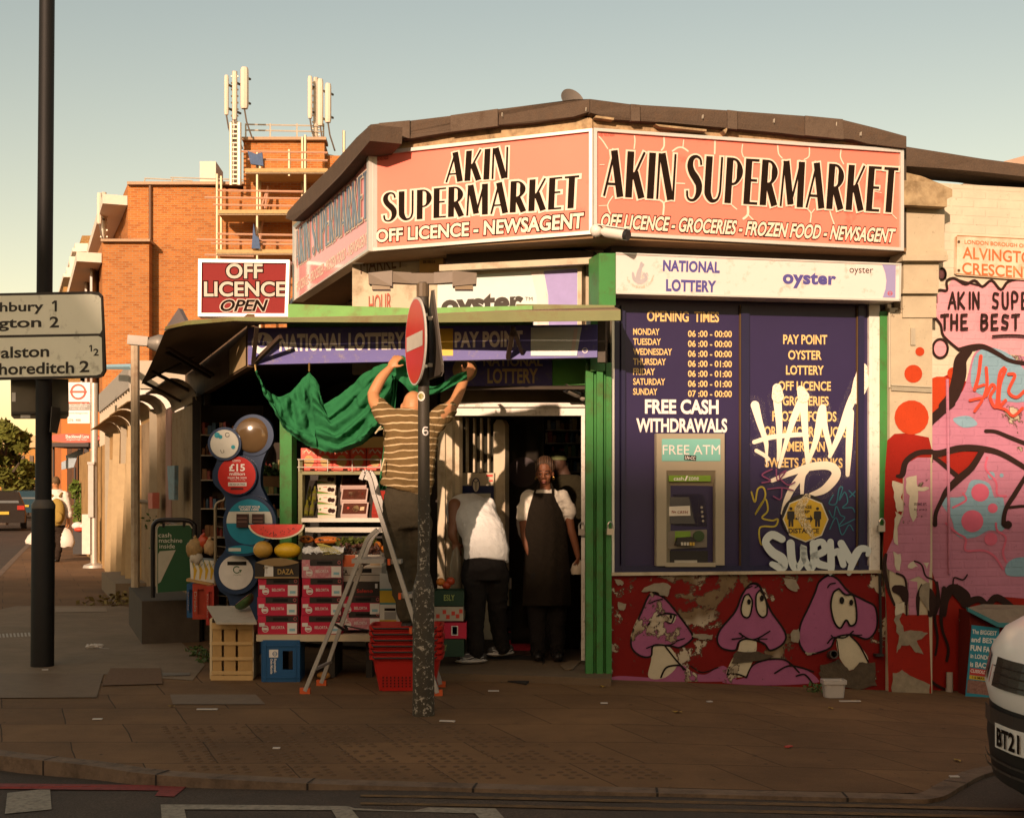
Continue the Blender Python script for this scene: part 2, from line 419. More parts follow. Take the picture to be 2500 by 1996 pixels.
ks=[(-23.1,66,0),(-13.2,36.7,0),(-8.85,23,0),(-8.0,14,0),(-7.5,10.5,0)]+fine
for i in range(len(ks)-1):
 a,b=V(ks[i]),V(ks[i+1]);d=(b-a).normalized();n_=V((-d.y,d.x,0))*.12
 za,zb=roadz(a.x,a.y)-.05,roadz(b.x,b.y)-.05;up=V((0,0,.004))
 mb.add([a+up,b+up,b+n_+up,a+n_+up,V((a.x,a.y,za)),V((b.x,b.y,zb))],[(0,1,2,3),(4,5,1,0)])
mbj=MB()
acc=0
for a,b in zip(fine,fine[1:]):
 a,b=V(a),V(b);acc+=(b-a).length
 if acc>.82:acc=0;d=(b-a).normalized();n_=V((-d.y,d.x,0));a.z+=.007;mbj.poly([a-d*.006+n_*.003,a+d*.006+n_*.003,a+d*.007+n_*.118,a-d*.005+n_*.118]);mbj.poly([V((a.x,a.y,a.z-.003))-d*.006-n_*.002,V((a.x,a.y,a.z-.003))+d*.006-n_*.002,V((a.x,a.y,a.z-.1))+d*.006-n_*.002,V((a.x,a.y,a.z-.1))-d*.006-n_*.002])
B('kerb_joints',mbj,M('joint_dark',(.02,.015,.012),.9),kind='structure')
B('kerb',mb,M('kerb_granite',(.15,.10,.065),.85,var=.45,sc=9,bp=.5,bs=60,grime=.6,gcol='#2a2019',gsc=6),kind='structure')
def sheet(name,pts,mat,lift=.004,road=False,n=1):
 m_=MB();q=[]
 for(x,y)in pts:
  Y=CZ*F/(y-HY)
  for _ in range(20):
   X=(x-1250)/F*Y;z=(roadz(X,Y)if road else GZ(X,Y))+lift;Y=(CZ-z)*F/(y-HY)
  q.append(P(x,y,Y))
 m_.poly(q);return B(name,m_,mat,kind='structure')
sheet('asphalt_patch',[(-150,1600),(-150,1520),(40,1478),(300,1478),(352,1490),(420,1545),(500,1622),(470,1660),(260,1645),(-150,1645)],aspm)
sheet('worn_paving_patch',[(270,1630),(392,1630),(397,1668),(248,1672)],M('worn_tarmac',(.13,.07,.035),.9,var=.4,sc=25,bp=.5),.009)
sheet('concrete_strip',[(135,1482),(258,1482),(262,1492),(135,1494)],M('pale_concrete',(.24,.18,.125),.85,var=.2),.009)
sheet('inspection_cover',[(-80,1642),(253,1643),(236,1701),(-80,1703)],M('cover_metal',(.14,.09,.05),.7,.0,var=.3,bp=.3,bs=120),.006)
sheet('inspection_cover',[(396,1641),(464,1641),(463,1647),(397,1648)],M('cover_frame',(.16,.135,.11),.7),.010)
sheet('paving_slab',[(415,1694),(624,1694),(648,1718),(422,1718)],M('grey_slab',(.16,.115,.08),.85,var=.2,bp=.4,bs=90),.005)
mb=MB()
for i in range(14):
 x=-40+i*9
 mb.poly([G(x,1548-i*.4,.006),G(x+5,1548-i*.4,.006),G(x+7,1557-i*.4,.006),G(x+2,1557-i*.4,.006)])
B('tactile_strip',mb,M('worn_white',(.38,.34,.28),.8),kind='structure')
mb=MB()
for j in range(22):
 y=kerb_y(-.9)+.16+j*.072
 for i in range(58):
  x=-1.62+i*.072-(y-7)*.376
  if y<kerb_y(x)+.16:continue
  if i%6==5 or j%6==5 or R.random()<.16:continue
  if x>1.05-(y-7)*.9:continue
  mb.ell((x,y,GZ(x,y)+.001),.021,.021,.006,n=8,m=4)
B('tactile_paving',mb,M('blister',(.10,.055,.025),.8,var=.3,sc=30),kind='structure',smooth=60)
wl=M('road_paint_white',(.30,.26,.20),.8,var=.25,sc=30,grime=.9,gcol='#2b231c',gsc=30)
rl=M('road_paint_red',(.22,.035,.03),.8,var=.25,sc=30,grime=.7,gcol='#2b1c17',gsc=30)
yl=M('road_paint_yellow',(.135,.075,.025),.8,var=.25,sc=20,grime=1.0,gcol='#2b231c',gsc=14)
sheet('red_route_line',[(-200,1908),(0,1911),(400,1915),(415,1904),(468,1908),(425,1943),(378,1941),(388,1928),(0,1924),(-200,1921)],rl,.005,True)
sheet('road_marking',[(18,1934),(122,1923),(126,1974),(12,1985)],wl,.005,True)
sheet('road_marking',[(392,1962),(700,1964),(1210,1972),(1290,2060),(1225,2060),(1160,1984),(860,1976),(930,2060),(860,2060),(810,1976),(450,1974),(470,2060),(400,2060)],wl,.005,True)
for o in(0,19):sheet('double_yellow_line',[(880,1938+o),(1100,1941+o),(1500,1949+o),(2100,1962+o),(2600,1974+o),(2600,1980+o),(2100,1969+o),(1500,1956+o),(1100,1947+o),(880,1943+o)],yl,.005,True)

# ================================================================== BUILDINGS ACROSS THE ROAD (unseen behind the camera; heights and ends set to shape the street's shade)
def terrace(label,x0,x1,y,h,d=12,gcat='house'):
 t=T('terraced_house',label,gcat,((x0+x1)/2,y,-.2),group='houses across the road behind the viewer')
 m_=MB();m_.box(((x0+x1)/2,y-d/2,h/2-.2),(x1-x0,d,h));B('wall',m_,bricks('stock_brick_far','#8a6a48','#6d5238','#857763',(1,0,0)),t)
 m_=MB();m_.box(((x0+x1)/2,y-d/2,h-.1),(x1-x0+.3,d+.3,.25));B('parapet',m_,M('stone_coping',(.4,.36,.3)),t)
 for k in range(int((x1-x0)/2.4)):
  for f_ in range(int(h/3.2)):
   x=x0+1.3+k*2.4;z=1.2+f_*3.2
   m_=MB();m_.box((x,y+.03,z+.8),(1.1,.08,1.7));B('window',m_,M('far_glass',(.03,.035,.04),.1),t)
terrace('brown brick terrace across the road with the lower parapet',-15.2,12,-45,19.95)
terrace('narrow brown brick house across the road, lower than its neighbours',-19.3,-15.25,-45,19.35)  # split off with a lower parapet so sun reaches the display rack
terrace('taller brown brick block across the road at the left end',-70,-19.35,-44,21.9,gcat='building')  # added to shade the direction sign and the lottery stand

# ================================================================== FAR LEFT STREET
brick_o=bricks('orange_brick','#a86a36','#874a20','#937a5a',(1,0,0))
brick_s=bricks('orange_brick_side','#a86a36','#874a20','#937a5a',(.35,.936,0))
stone=M('white_eaves',(.62,.57,.48),.7,var=.1)
YB=46.0
FB=Fr(500,YB,60000)
SD=V((-.352,.936,0))
bb=T('brick_building','tall orange brick building with scaffolding and rooftop aerials beyond the shop','building',FB.at(600,0))
def depth(m_,pix,fr,L,dr):return m_.poly([fr.w(x,y)for x,y in pix],V(dr)*L)
mb=MB()
depth(mb,[(312,448),(595,462),(595,1300),(312,1300)],FB,30,SD)
B('wall',mb,brick_o,bb)
mb=MB();mb.slab(FB,[(594.5,338),(792,345),(792,1290),(594.5,1290)],.15,-9);mb.slab(FB,[(792.3,380),(960,380),(960,1290),(792.3,1290)],-.3,-9);B('stair_tower',mb,brick_o,bb)
mb=MB();mb.slab(FB,[(250,588),(364,588),(364,1300),(250,1300)],.6,.05)
depth(mb,[(250,588),(311,588),(311,1300),(250,1300)],FB,12,SD);B('side_bay',mb,brick_o,bb)
mb=MB();mb.rect(FB,310,443,596,450,.2,-.6);mb.rect(FB,590,334,796,341,.35,-.6);mb.rect(FB,246,583,366,589,.8,-.2);B('coping',mb,M('coping_stone',(.36,.25,.16),.8),bb)
mb=MB()
for(x,y,y2,x2)in((311,478,505,285),(248,618,640,200)):
 a=FB.w(x,y);b2=a+SD*11;n_=V((-1,0,0))*.75
 mb.poly([a,a+n_+V((0,-.3,0)),b2+n_,b2],V((0,0,-.32)))
B('eaves',mb,stone,bb)
for k in range(3):
 for j in range(3):
  mb=MB();p=FB.w(249,700+k*120)+SD*(2+3.2*j)+V((-.03,0,0));mb.box(p,(.08,1.4,1.9));B('window',mb,M('far_window',(.25,.22,.18),.3),bb)
for(x,y0,y1)in((366.5,452,960),):
 mb=MB();mb.tube([FB.w(x,y0,.1),FB.w(x,y1,.1)],.05,6);B('drainpipe',mb,M('pipe_brown',(.14,.07,.035)),bb)
mb=MB()
for x0,x1,y in((352,470,436),(420,620,434)):
 mb.tube(cat([tuple(FB.w(x0,y+10,-1)),tuple(FB.w(x0+3,y+1,-1)),tuple(FB.w(x0+12,y,-1)),tuple(FB.w(x1,y+6,-1))],4),.025,5)
for x in(600,660,725,790):
 mb.tube([FB.w(x,338,-.5),FB.w(x,302,-.5)],.03,5)
for y in(304,318):mb.tube([FB.w(600,y,-.5),FB.w(792,y+4,-.5)],.028,5)
B('roof_railing',mb,M('galvanised',(.5,.45,.36),.5,.3),bb)
# the ornate stone-fronted block further down the street
ob=T('stone_trimmed_block','brick block with white stone cornices further down the street','building',P(215,1195,62))
FB2=Fr(215,62,60000)
mb=MB();depth(mb,[(200,575),(310,575),(310,1290),(155,1290),(155,700),(178,700)],FB2,30,SD);B('wall',mb,bricks('brown_brick_mid','#8b6a35','#6f5227','#8f7d60',(1,0,0)),ob)
mb=MB()
for(x,y,w_,h_)in((196,594,26,12),(192,606,30,8),(166,668,22,8),(176,702,10,12)):
 a=FB2.w(x-w_/2,y,.3);sz=w_/F*62;b3=a+SD*30
 mb.poly([a,a+V((sz*1.2,0,0)),b3+V((sz,0,0)),b3],V((0,0,-h_/F*62)))
for k in range(7):
 p=FB2.w(194,618)+SD*(k*3.2+.5);mb.box(p+V((-.12,0,-.5)),(.5,.4,.8))
B('cornice',mb,stone,ob)
# scaffolding
sc=T('scaffolding','tube scaffolding with plank decks against the orange brick tower','scaffolding',FB.at(640,0,1.5))
mb=MB()
for x,y0,y1,d in((530,425,960,1.6),(628,372,960,1.6),(745,330,900,1.6),(706,365,430,1.6),(840,320,700,.4),(540,430,960,.4),(635,380,960,.4),(738,335,900,.4)):
 mb.tube([FB.w(x,y0,d),FB.w(x,y1,d)],.045,6)
B('standard',mb,M('scaffold_tube',(.42,.34,.22),.5,.3),sc)
mb=MB()
for y,x0,x1 in((370,590,800),(389,605,800),(465,530,740),(482,500,740),(500,520,740),(571,530,715),(585,480,715),(594,515,715),(622,500,620),(640,510,715)):
 mb.tube([FB.w(x0,y,1.62),FB.w(x1,y+3,1.62)],.035,5)
for a,b2 in(((632,600),(655,460)),((640,500),(655,455))):mb.tube([FB.w(*a,d=.5),FB.w(*b2,d=.5)],.035,5)
B('ledger',mb,M('scaffold_tube_red',(.46,.26,.17),.6),sc)
for y,x0,x1 in((411,598,800),(512,532,760),(609,528,760)):
 mb=MB();mb.rect(FB,x0,y,x1,y+9,1.75,.3);B('deck',mb,M('scaffold_board',(.42,.29,.13),.8,var=.3),sc)
 mb=MB();mb.rect(FB,x0,y+10,x1,y+12,1.7,1.55);B('transom',mb,MATS['scaffold_tube'],sc)
blue=M('blue_netting',(.06,.10,.19),.8,var=.35,sc=12)
for pix,lab in(([(604,368),(625,376),(640,372),(643,405),(612,400)],'torn blue debris netting tied to the upper scaffold deck'),([(614,606),(619,545),(624,575),(632,580),(635,607)],'blue plastic sack hanging on the lower scaffold lift')):
 mb=MB();mb.slab(FB,pix,1.9,1.78);B('debris_netting',mb,blue,label=lab,cat='netting')
# aerials
wh=M('aerial_white',(.58,.52,.42),.6,var=.08);gal=MATS['galvanised']
def aerial(label,mast,panels,d):
 x,y0,y1=mast;t=T('antenna_mast',label,'antenna',FB.w(x,y1,d))
 m_=MB();m_.tube([FB.w(x,y1,d),FB.w(x,y0,d)],.09,8)
 for y in range(int(y0)+12,int(y1),16):m_.bar(FB.w(x-9,y,d),FB.w(x+9,y,d),.05)
 B('mast',m_,gal,t)
 for(px,a,b2,w_)in panels:
  m_=MB();p=FB.w(px,(a+b2)/2,d+.35);hh=(b2-a)/F*YB
  m_.lathe([(w_/F*YB/2*.8,-hh/2),(w_/F*YB/2,-hh/2+.1),(w_/F*YB/2,hh/2-.1),(w_/F*YB/2*.8,hh/2)],p,8);B('panel_antenna',m_,wh,t,smooth=40)
  for g_ in(.3,-.3):
   m_=MB();m_.bar(p+V((.0,.12,hh*g_)),p+V((.12,.4,hh*g_)),.06);B('bracket',m_,M('bracket_dark',(.12,.10,.08)),t)
  m_=MB();m_.tube([p+V((0,0,-hh/2)),p+V((.05,.1,-hh/2-.4)),p+V((.2,.3,-hh/2-.9))],.03,5);B('feed_cable',m_,MATS['bracket_dark'],t)
aerial('three white panel aerials on the left mast of the brick tower',(573,175,450),[(553,185,280,11),(573,176,292,12),(597,166,265,20)],.4)
aerial('three white panel aerials on the right mast above the brick tower',(771,190,345),[(757,186,290,12),(782,193,308,15),(801,204,300,16)],-.6)
aerial('single white panel aerial rising behind the lower eaves',(254,470,590),[(243,470,548,13)],-2)
mb=MB();mb.tube([FB.w(564,300,.8),FB.w(564,452,.8)],.06,6);mb.tube([FB.w(584,300,.8),FB.w(584,452,.8)],.08,6)
for y in range(305,450,11):mb.bar(FB.w(564,y,.8),FB.w(584,y,.8),.04)
B('cable_ladder',mb,gal,bb)
mb=MB();mb.slab(FB,[(488,394),(527,394),(527,450),(488,450)],-1,-2.6);B('equipment_cabinet',mb,wh,label='white equipment cabinet on the brick building roof beside the railing',cat='cabinet')
mb=MB();mb.slab(FB,[(792,375),(830,382),(830,420),(795,420)],-1,-3);B('roof_cabin',mb,wh,label='small white roof cabin behind the shop roof edge',cat='cabin')
mb=MB();mb.tube([FB.w(838,420,-1),FB.w(838,318,-1)],.03,5);B('whip_aerial',mb,gal,label='thin whip aerial above the shop roof edge',cat='antenna')
# low grey clad shed and pale hoarding between shop and brick building
SH=Fr(328,24.0,10)
cladm=M('cream_cladding',(.42,.36,.27),.75,var=.12)
sh=T('clad_shed','pale vertically clad shed behind the corrugated fence','shed',SH.at(300,0))
mb=MB();p0,p1=SH.w(328,890),SH.w(252,980);L=(p1-p0);mb.poly([p0,V((p1.x,p1.y,p0.z)),V((p1.x,p1.y,0)),V((p0.x,p0.y,0))],V((4,1.5,0)))
for i in range(15):
 a=p0+V((L.x,L.y,0))*(i/14.0)-SH.n*-.03;mb.bar(V((a.x,a.y,.1)),V((a.x,a.y,p0.z-.35)),.08)
B('wall',mb,cladm,sh)
mb=MB();c=p0+SH.n*.1;c2=V((p1.x,p1.y,p0.z))+SH.n*.1;mb.poly([c,c2,c2+V((0,0,-.42)),c+V((0,0,-.42))],SH.n*-.2);B('fascia',mb,M('grey_fascia',(.3,.28,.24)),sh)
mb=MB();HBF=Fr(420,21,60000);mb.rect(HBF,340,880,480,948,.05,-2);B('flat_roof',mb,cladm,sh)
mb=MB();mb.rect(HBF,342,949,482,1060,0,-1.5);B('white_wall',mb,M('pale_render',(.62,.58,.50)),sh)
mb=MB();mb.tube([SH.w(254,896,.4),SH.w(325,895,.4)],.05,6);B('pipe',mb,M('pale_blue_pipe',(.25,.42,.5)),sh)
# corrugated fence down the street
FE=Fr(350,18.7,11)
fzn,galv=2.42,M('fence_steel',(.26,.19,.115),.55,.35,var=.25,sc=4,grime=.55,gcol='#4a2f18',gsc=2)
paint=M('fence_cream',(.34,.21,.085),.7,.1,var=.3,sc=5,grime=.6,gcol='#4d3a1c',gsc=2.5)
fe=T('corrugated_fence','tall rusty corrugated metal fence with curled sheets along its top','fence',FE.at(420,0))
def fpt(s,z,d=0):
 p=V((-3.13,13.45,z))+SD*s+V((-.936,-.352,0))*d;return p
def corr(m_,s0,s1,z0,z1,amp=.018,pitch=.076,d=0):
 n_=max(4,int((s1-s0)/pitch*6));row=[]
 for i in range(n_+1):
  s_=s0+(s1-s0)*i/n_;row.append((s_,d+amp*math.sin(2*math.pi*s_/pitch)))
 m_.grid([[fpt(a,z,b_)for a,b_ in row]for z in(z0,z1)])
for(s0,s1,z1,mt)in((0,2.0,2.36,galv),(2.4,3.55,2.40,galv),(3.65,5.6,2.42,galv),(5.6,8,2.40,paint),(8,11.5,2.40,paint),(11.5,22,2.35,paint)):
 mb=MB();corr(mb,s0,s1,.0,z1,.03 if mt is galv else.035,.12 if mt is galv else.19);B('sheet',mb,mt,fe,smooth=60)
mb=MB();mb.poly([fpt(2.02,0,.03),fpt(2.55,0,.03),fpt(2.55,2.44,.03),fpt(2.02,2.44,.03)],V((.04,.01,0)));B('post',mb,M('pink_board',(.30,.16,.12),.8,var=.12),fe)
mb=MB();mb.bar(fpt(-.04,0),fpt(-.04,2.42),.09);B('post',mb,M('dark_timber',(.035,.028,.022)),fe)
for s_ in(3.6,8.0,11.5,15):
 mb=MB();mb.bar(fpt(s_,0,.05),fpt(s_,2.5,.05),.1);B('post',mb,M('post_grey',(.30,.25,.17),.7),fe)
for(s0,s1,mt)in((-.1,2.0,galv),(2.5,3.6,galv),(3.9,5.6,paint),(5.8,7.2,paint),(7.3,9,paint),(9.1,12,paint)):
 mb=MB();n_=max(4,int((s1-s0)/.02));rr=.19+R.random()*.05
 mb.grid([[fpt(s0+(s1-s0)*i/n_,2.38+rr*math.sin(a)+.008*math.sin(i*1.6),.02+rr-rr*math.cos(a)+.008*math.sin(i*1.6))for i in range(n_+1)]for a in[k*.28 for k in range(8)]])
 B('curled_top_sheet',mb,mt,fe,smooth=60)
mb=MB();mb.tube([fpt(.05,1.12,.05),fpt(.9,1.1,.05),fpt(2.0,1.14,.05)],.018,6);mb.bar(fpt(2.5,1.02,.05),fpt(3.3,1.02,.05),.07);mb.tube([fpt(3.6,1.35,.07),fpt(9,1.35,.07)],.02,5)
B('rail',mb,M('rail_brown',(.14,.10,.07)),fe)
for s_,l_,z0,dz in((5.9,.25,.2,2.2),(6.7,-.35,.15,2.1),(7.6,.3,0,1.9),(8.7,.2,.1,2.3),(10,-.3,0,2.0)):
 mb=MB();mb.bar(fpt(s_,z0,.16),fpt(s_+l_,z0+dz,.1),.11,.04);B('leaning_plank',mb,M('plank_pale',(.38,.28,.15),.8,var=.2),label='pale plank leaning on the lit part of the corrugated fence',cat='plank',group='planks leaning on the corrugated fence')
mb=MB();mb.slab(Fr(430,14.6,11),[(408,1137),(426,1136),(425,1220),(412,1219)],.12,.08);B('wooden_board',mb,M('blue_flaked',(.18,.30,.36),.7,var=.5,sc=18,grime=.8,gcol='#7c7466',gsc=14),label='short peeling pale blue board hung on the fence near the shop',cat='board')
mb=MB();mb.slab(Fr(370,17,11),[(361,1203),(372,1202),(372,1241),(362,1241)],.12,.04);B('drink_carton',mb,M('red_carton',(.45,.12,.08)),label='small red carton standing on the fence rail',cat='carton')
leafm=M('leaf_green',(.06,.10,.025),.6,var=.5,sc=3)
def foliage(m_,c,rx,ry,rz,n,sz,fn=None):
 for _ in range(n):
  while True:
   p=V((R.uniform(-1,1),R.uniform(-1,1),R.uniform(-1,1)))
   if p.length<1 and(fn is None or fn(p)):break
  q=V(c)+V((p.x*rx,p.y*ry,p.z*rz));a=V((R.gauss(0,1),R.gauss(0,1),R.gauss(0,.7))).normalized();b_=a.orthogonal().normalized();s_=sz*R.uniform(.6,1.3)
  if R.random()<.5:b_=a.cross(b_)
  m_.add([q-a*s_,q+b_*s_*.5,q+a*s_,q-b_*s_*.5],[(0,1,2,3)])
mb=MB();foliage(mb,fpt(1.6,.95,.12),.25,.12,.25,26,.035);foliage(mb,fpt(3.0,1.12,.12),.2,.1,.1,20,.03);mb.tube([fpt(2.5,1.05,.08),fpt(1.9,1.0,.12),fpt(1.5,.9,.14)],.006,4)
B('climbing_weed',mb,leafm,label='thin straggling weed growing through the fence rail',cat='weed')
# low steps beside the fence
cst=M('step_concrete',(.19,.145,.095),.85,var=.25,bp=.4)
mb=MB()
mb.poly([fpt(4.9,.26,.42),fpt(7.6,.26,.42),fpt(7.6,.26,0.03),fpt(4.9,.26,0.03)],V((0,0,-.26)));B('concrete_step',mb,cst,label='raised concrete step against the lit stretch of fence',cat='step')
mb=MB();mb.poly([fpt(-.15,.42,.55),fpt(1.9,.42,.5),fpt(1.9,.42,.0),fpt(-.15,.42,.0)],V((0,0,-.42)));B('low_wall',mb,M('dark_concrete',(.07,.055,.04),.9,var=.3,bp=.4),label='low dark concrete wall under the green cash machine board',cat='wall')
mb=MB();foliage(mb,fpt(4.6,.05,.4),.6,.3,.12,130,.05);B('weeds',mb,M('dry_grass',(.16,.12,.035),.8,var=.4),kind='stuff',label='dry weeds along the foot of the fence',cat='weeds')
mb=MB();t_=[(400,1500),(430,1530),(455,1560),(480,1590),(440,1535),(505,1615),(490,1600)]
for(x,y)in t_:foliage(mb,G(x,y)+V((0,0,.02)),.1,.12,.035,45,.025)
B('gutter_weeds',mb,leafm,kind='stuff',label='small weeds along the asphalt edge beside the crate',cat='weeds')
# floodlight post
t=T('floodlight_post','thin rusty post carrying a small floodlight behind the fence','floodlight',SH.at(331,0,.8))
mb=MB();mb.tube([SH.at(331,0,.8),SH.w(330,842,.8)],.05,8);B('post',mb,M('rusty_cream',(.42,.33,.22),.7,grime=.5,gcol='#6b3a17'),t)
mb=MB();c=SH.w(337,834,.8);mb.bar(c+V((-.1,0,.02)),c+V((.12,0,0)),.12,.1);mb.lathe([(.05,0),(.10,.12),(.10,.16),(.02,.30)],c+V((.1,0,-.01)),10,Matrix.Rotation(rad(95),3,'Y'));B('lamp_head',mb,M('lamp_grey',(.22,.2,.17),.5,.3),t,smooth=40)
# bus stop
bs=T('bus_stop_flag','bus stop post with red roundel flag beside the fence','bus stop',G(230,1385))
pb=G(230,1385);BF=Fr(230,pb.y,60000)
mb=MB();mb.tube([pb,BF.w(230,935)],.07,10);mb.lathe([(.22,0),(.20,.05),(.08,.09)],pb,12);B('post',mb,M('steel_post',(.52,.47,.40),.4,.5),bs,smooth=40)
mb=MB();mb.rect(BF,165,933,220,983,.03,-.02);mb.rect(BF,165,986,219,1033,.03,-.02);B('flag',mb,M('sign_white',(.74,.71,.66),.5,var=.05),bs)
red=M('sign_red',(.55,.06,.025),.5,var=.06);greyp=M('sign_grey',(.28,.26,.23))
def ringpts(cx,cy,r,n=28):return[(cx+r*math.cos(2*math.pi*i/n),cy+r*math.sin(2*math.pi*i/n))for i in range(n)]
def roundel(m_,fr,cx,cy,r,d,w_=.28):
 p=ringpts(cx,cy,r);m_.stroke(p+p[:2],r*w_,lambda x,y:fr.w(x,y,d),rnd=False);m_.stroke([(cx-r*1.22,cy),(cx+r*1.22,cy)],r*.28,lambda x,y:fr.w(x,y,d+.002),rnd=False)
mb=MB();roundel(mb,BF,191,956,17,.036);mb.rect(BF,167,980.5,218,984,.036);B('roundel',mb,red,bs)
mb=MB();mb.rect(BF,166,987,218,1001,.036);B('name_strip',mb,greyp,bs)
mb=MB();txt(mb,'Shacklewell Lane',Q(BF,169,988,213,993,d=.04));txt(mb,'Kingsland High Street',Q(BF,171,995,208,999,d=.04));B('lettering',mb,M('letter_white',(.8,.78,.74),.5,var=0),bs)
mb=MB();txt(mb,'276  488',Q(BF,166,1022,197,1028,d=.036),.01);txt(mb,'towards Newington Green',Q(BF,168,1006,214,1011,d=.036));B('route_numbers',mb,greyp,bs)
mb=MB();mb.rect(BF,215,1130,228,1262,.12,.0);mb.rect(BF,213,1127,230,1133,.14,-.02);B('timetable_case',mb,M('case_grey',(.40,.37,.32),.5),bs)
mb=MB();mb.rect(BF,200,1255,220,1352,.1,-.15);B('pale_column',mb,M('column_pale',(.6,.55,.46)),label='pale panel column beside the bus stop post',cat='column')
# shelter with red oval name board
sb=G(150,1340);SF=Fr(150,34,60000)
t=T('bus_shelter','bus shelter with red oval name board down the street','bus shelter',SF.at(180,0))
mb=MB();mb.slab(SF,[(122,1068),(130,1061),(160,1058),(205,1058),(235,1062),(246,1070),(235,1077),(205,1080),(160,1080),(130,1076)],.1,-.1);B('name_board',mb,red,t)
mb=MB();txt(mb,'Shacklewell Lane',Q(SF,160,1061,217,1069,d=.105),.01);txt(mb,'Kingsland High Street',Q(SF,163,1071,213,1075,d=.105));B('lettering',mb,MATS['letter_white'],t)
mb=MB();mb.rect(SF,118,1080,216,1090,.2,-1.4);B('roof',mb,M('shelter_dark',(.04,.03,.025)),t)
mb=MB();mb.rect(SF,211,1090,216,1340,.0,-.1);mb.rect(SF,128,1090,131,1350,.0,-.1);B('post',mb,MATS['shelter_dark'],t)
mb=MB();mb.slab(SF,[(160,1112),(203,1093),(203,1108),(162,1122)],-.6,-.68);mb.slab(SF,[(150,1128),(190,1110),(180,1140),(150,1146)],-.6,-.68);B('glass_panel',mb,M('blue_grey_glass',(.32,.38,.42),.2),t)
# bin, plant
bf=Fr(195,31,60000);t=T('litter_bin','dark litter bin stuffed with rubbish by the bus stop','bin',bf.at(195,0))
mb=MB();mb.rect(bf,178,1290,211,1352,.2,-.2);B('body',mb,M('bin_black',(.03,.027,.025)),t)
mb=MB();mb.ell(bf.w(190,1283,.05),.14,.12,.09);mb.ell(bf.w(204,1284,.05),.12,.12,.07);B('rubbish_bag',mb,M('bag_white',(.65,.6,.55)),t,smooth=60)
mb=MB();mb.ell(bf.w(193,1292,.22),.12,.06,.05);B('red_wrapper',mb,red,t,smooth=60)
mb=MB();bp_=Fr(195,33,60000)
for(x,y,s_)in((190,1200,.3),(200,1225,.35),(197,1250,.35),(200,1265,.3),(183,1190,.2)):foliage(mb,bp_.w(x,y),s_*.8,s_*.5,s_,60,.07)
mb.tube([bp_.at(198,0),bp_.w(196,1180)],.02,5);B('shrub',mb,M('shrub_leaf',(.10,.15,.02),.6,var=.4),label='sunlit green shrub behind the litter bin',cat='shrub')
# buildings and hoardings along the far street
for(x0,x1,y0,Y,c_,lab)in((150,262,1005,40,'#b0682e','orange rendered low building behind the bus shelter'),(176,190,1080,37,'#5a3a20','narrow brown doorway building behind the bus shelter')):
 f_=Fr(x0,Y,60000);t=T('low_building',lab,'building',f_.at((x0+x1)/2,0))
 mb=MB();mb.poly([f_.at(x0,0),f_.at(x1,0),f_.at(x1,f_.w(x1,y0).z),f_.at(x0,f_.w(x0,y0).z)],SD*8);B('wall',mb,M('render_'+c_[1:],c_,.8,var=.25,sc=.7),t)
 mb=MB();mb.rect(f_,x0+(x1-x0)*.3,y0+60,x0+(x1-x0)*.55,1330,.04,0);B('doorway',mb,MATS['shelter_dark'],t)
f_=Fr(60,95,60000);t=T('distant_block','long tan brick block at the end of the street','building',f_.at(60,0))
mb=MB();mb.rect(f_,-300,1064,200,1300,0,-15);B('wall',mb,bricks('tan_far','#a8783a','#8d6230','#8d7550',(1,0,0)),t)
mb=MB();mb.rect(f_,-300,1063,200,1092,.3,-10);B('roof',mb,M('tan_roof',(.40,.29,.15),var=.2),t)
mb=MB()
for x in range(-280,190,22):mb.rect(f_,x,1112,x+9,1135,.1,0);mb.rect(f_,x,1165,x+9,1190,.1,0)
B('window',mb,M('brown_glass',(.08,.055,.035)),t)
def tree(lab,px,pb_,Y,top,wpx,n=900):
 f2=Fr(px,Y,60000);b_=f2.at(px,0);t2=T('street_tree',lab,'tree',b_,group='trees at the end of the street');zt=f2.w(px,top).z;r_=wpx/F*Y/2
 m_=MB();m_.tube([b_,b_+V((.1,0,zt*.35)),b_+V((-.1,0,zt*.7))],[.22,.17,.08],8)
 for k in range(6):a=k*1.1;m_.tube([b_+V((.05,0,zt*(.35+.05*k))),b_+V((math.cos(a)*r_*.6,math.sin(a)*r_*.6,zt*(.55+.06*k)))],[.09,.03],6)
 B('trunk',m_,M('bark',(.07,.05,.035)),t2)
 m_=MB()
 for k in range(16):
  a=R.uniform(0,6.28);u_=R.uniform(0,.75);c_=b_+V((math.cos(a)*r_*u_,math.sin(a)*r_*u_,zt*R.uniform(.38,.9)))
  s_=r_*R.uniform(.25,.48);foliage(m_,c_,s_,s_,s_*.8,n//10,.22)
 B('crown',m_,M('tree_leaf',(.11,.12,.02),.6,var=.5,sc=.6),t2)
tree('leafy green tree at the left end of the street',8,1290,58,1005,130)
tree('dark tree in front of the tan block',62,1280,80,1120,110,700)
tree('low dark tree above the parked cars',-60,1280,66,1100,150,700)
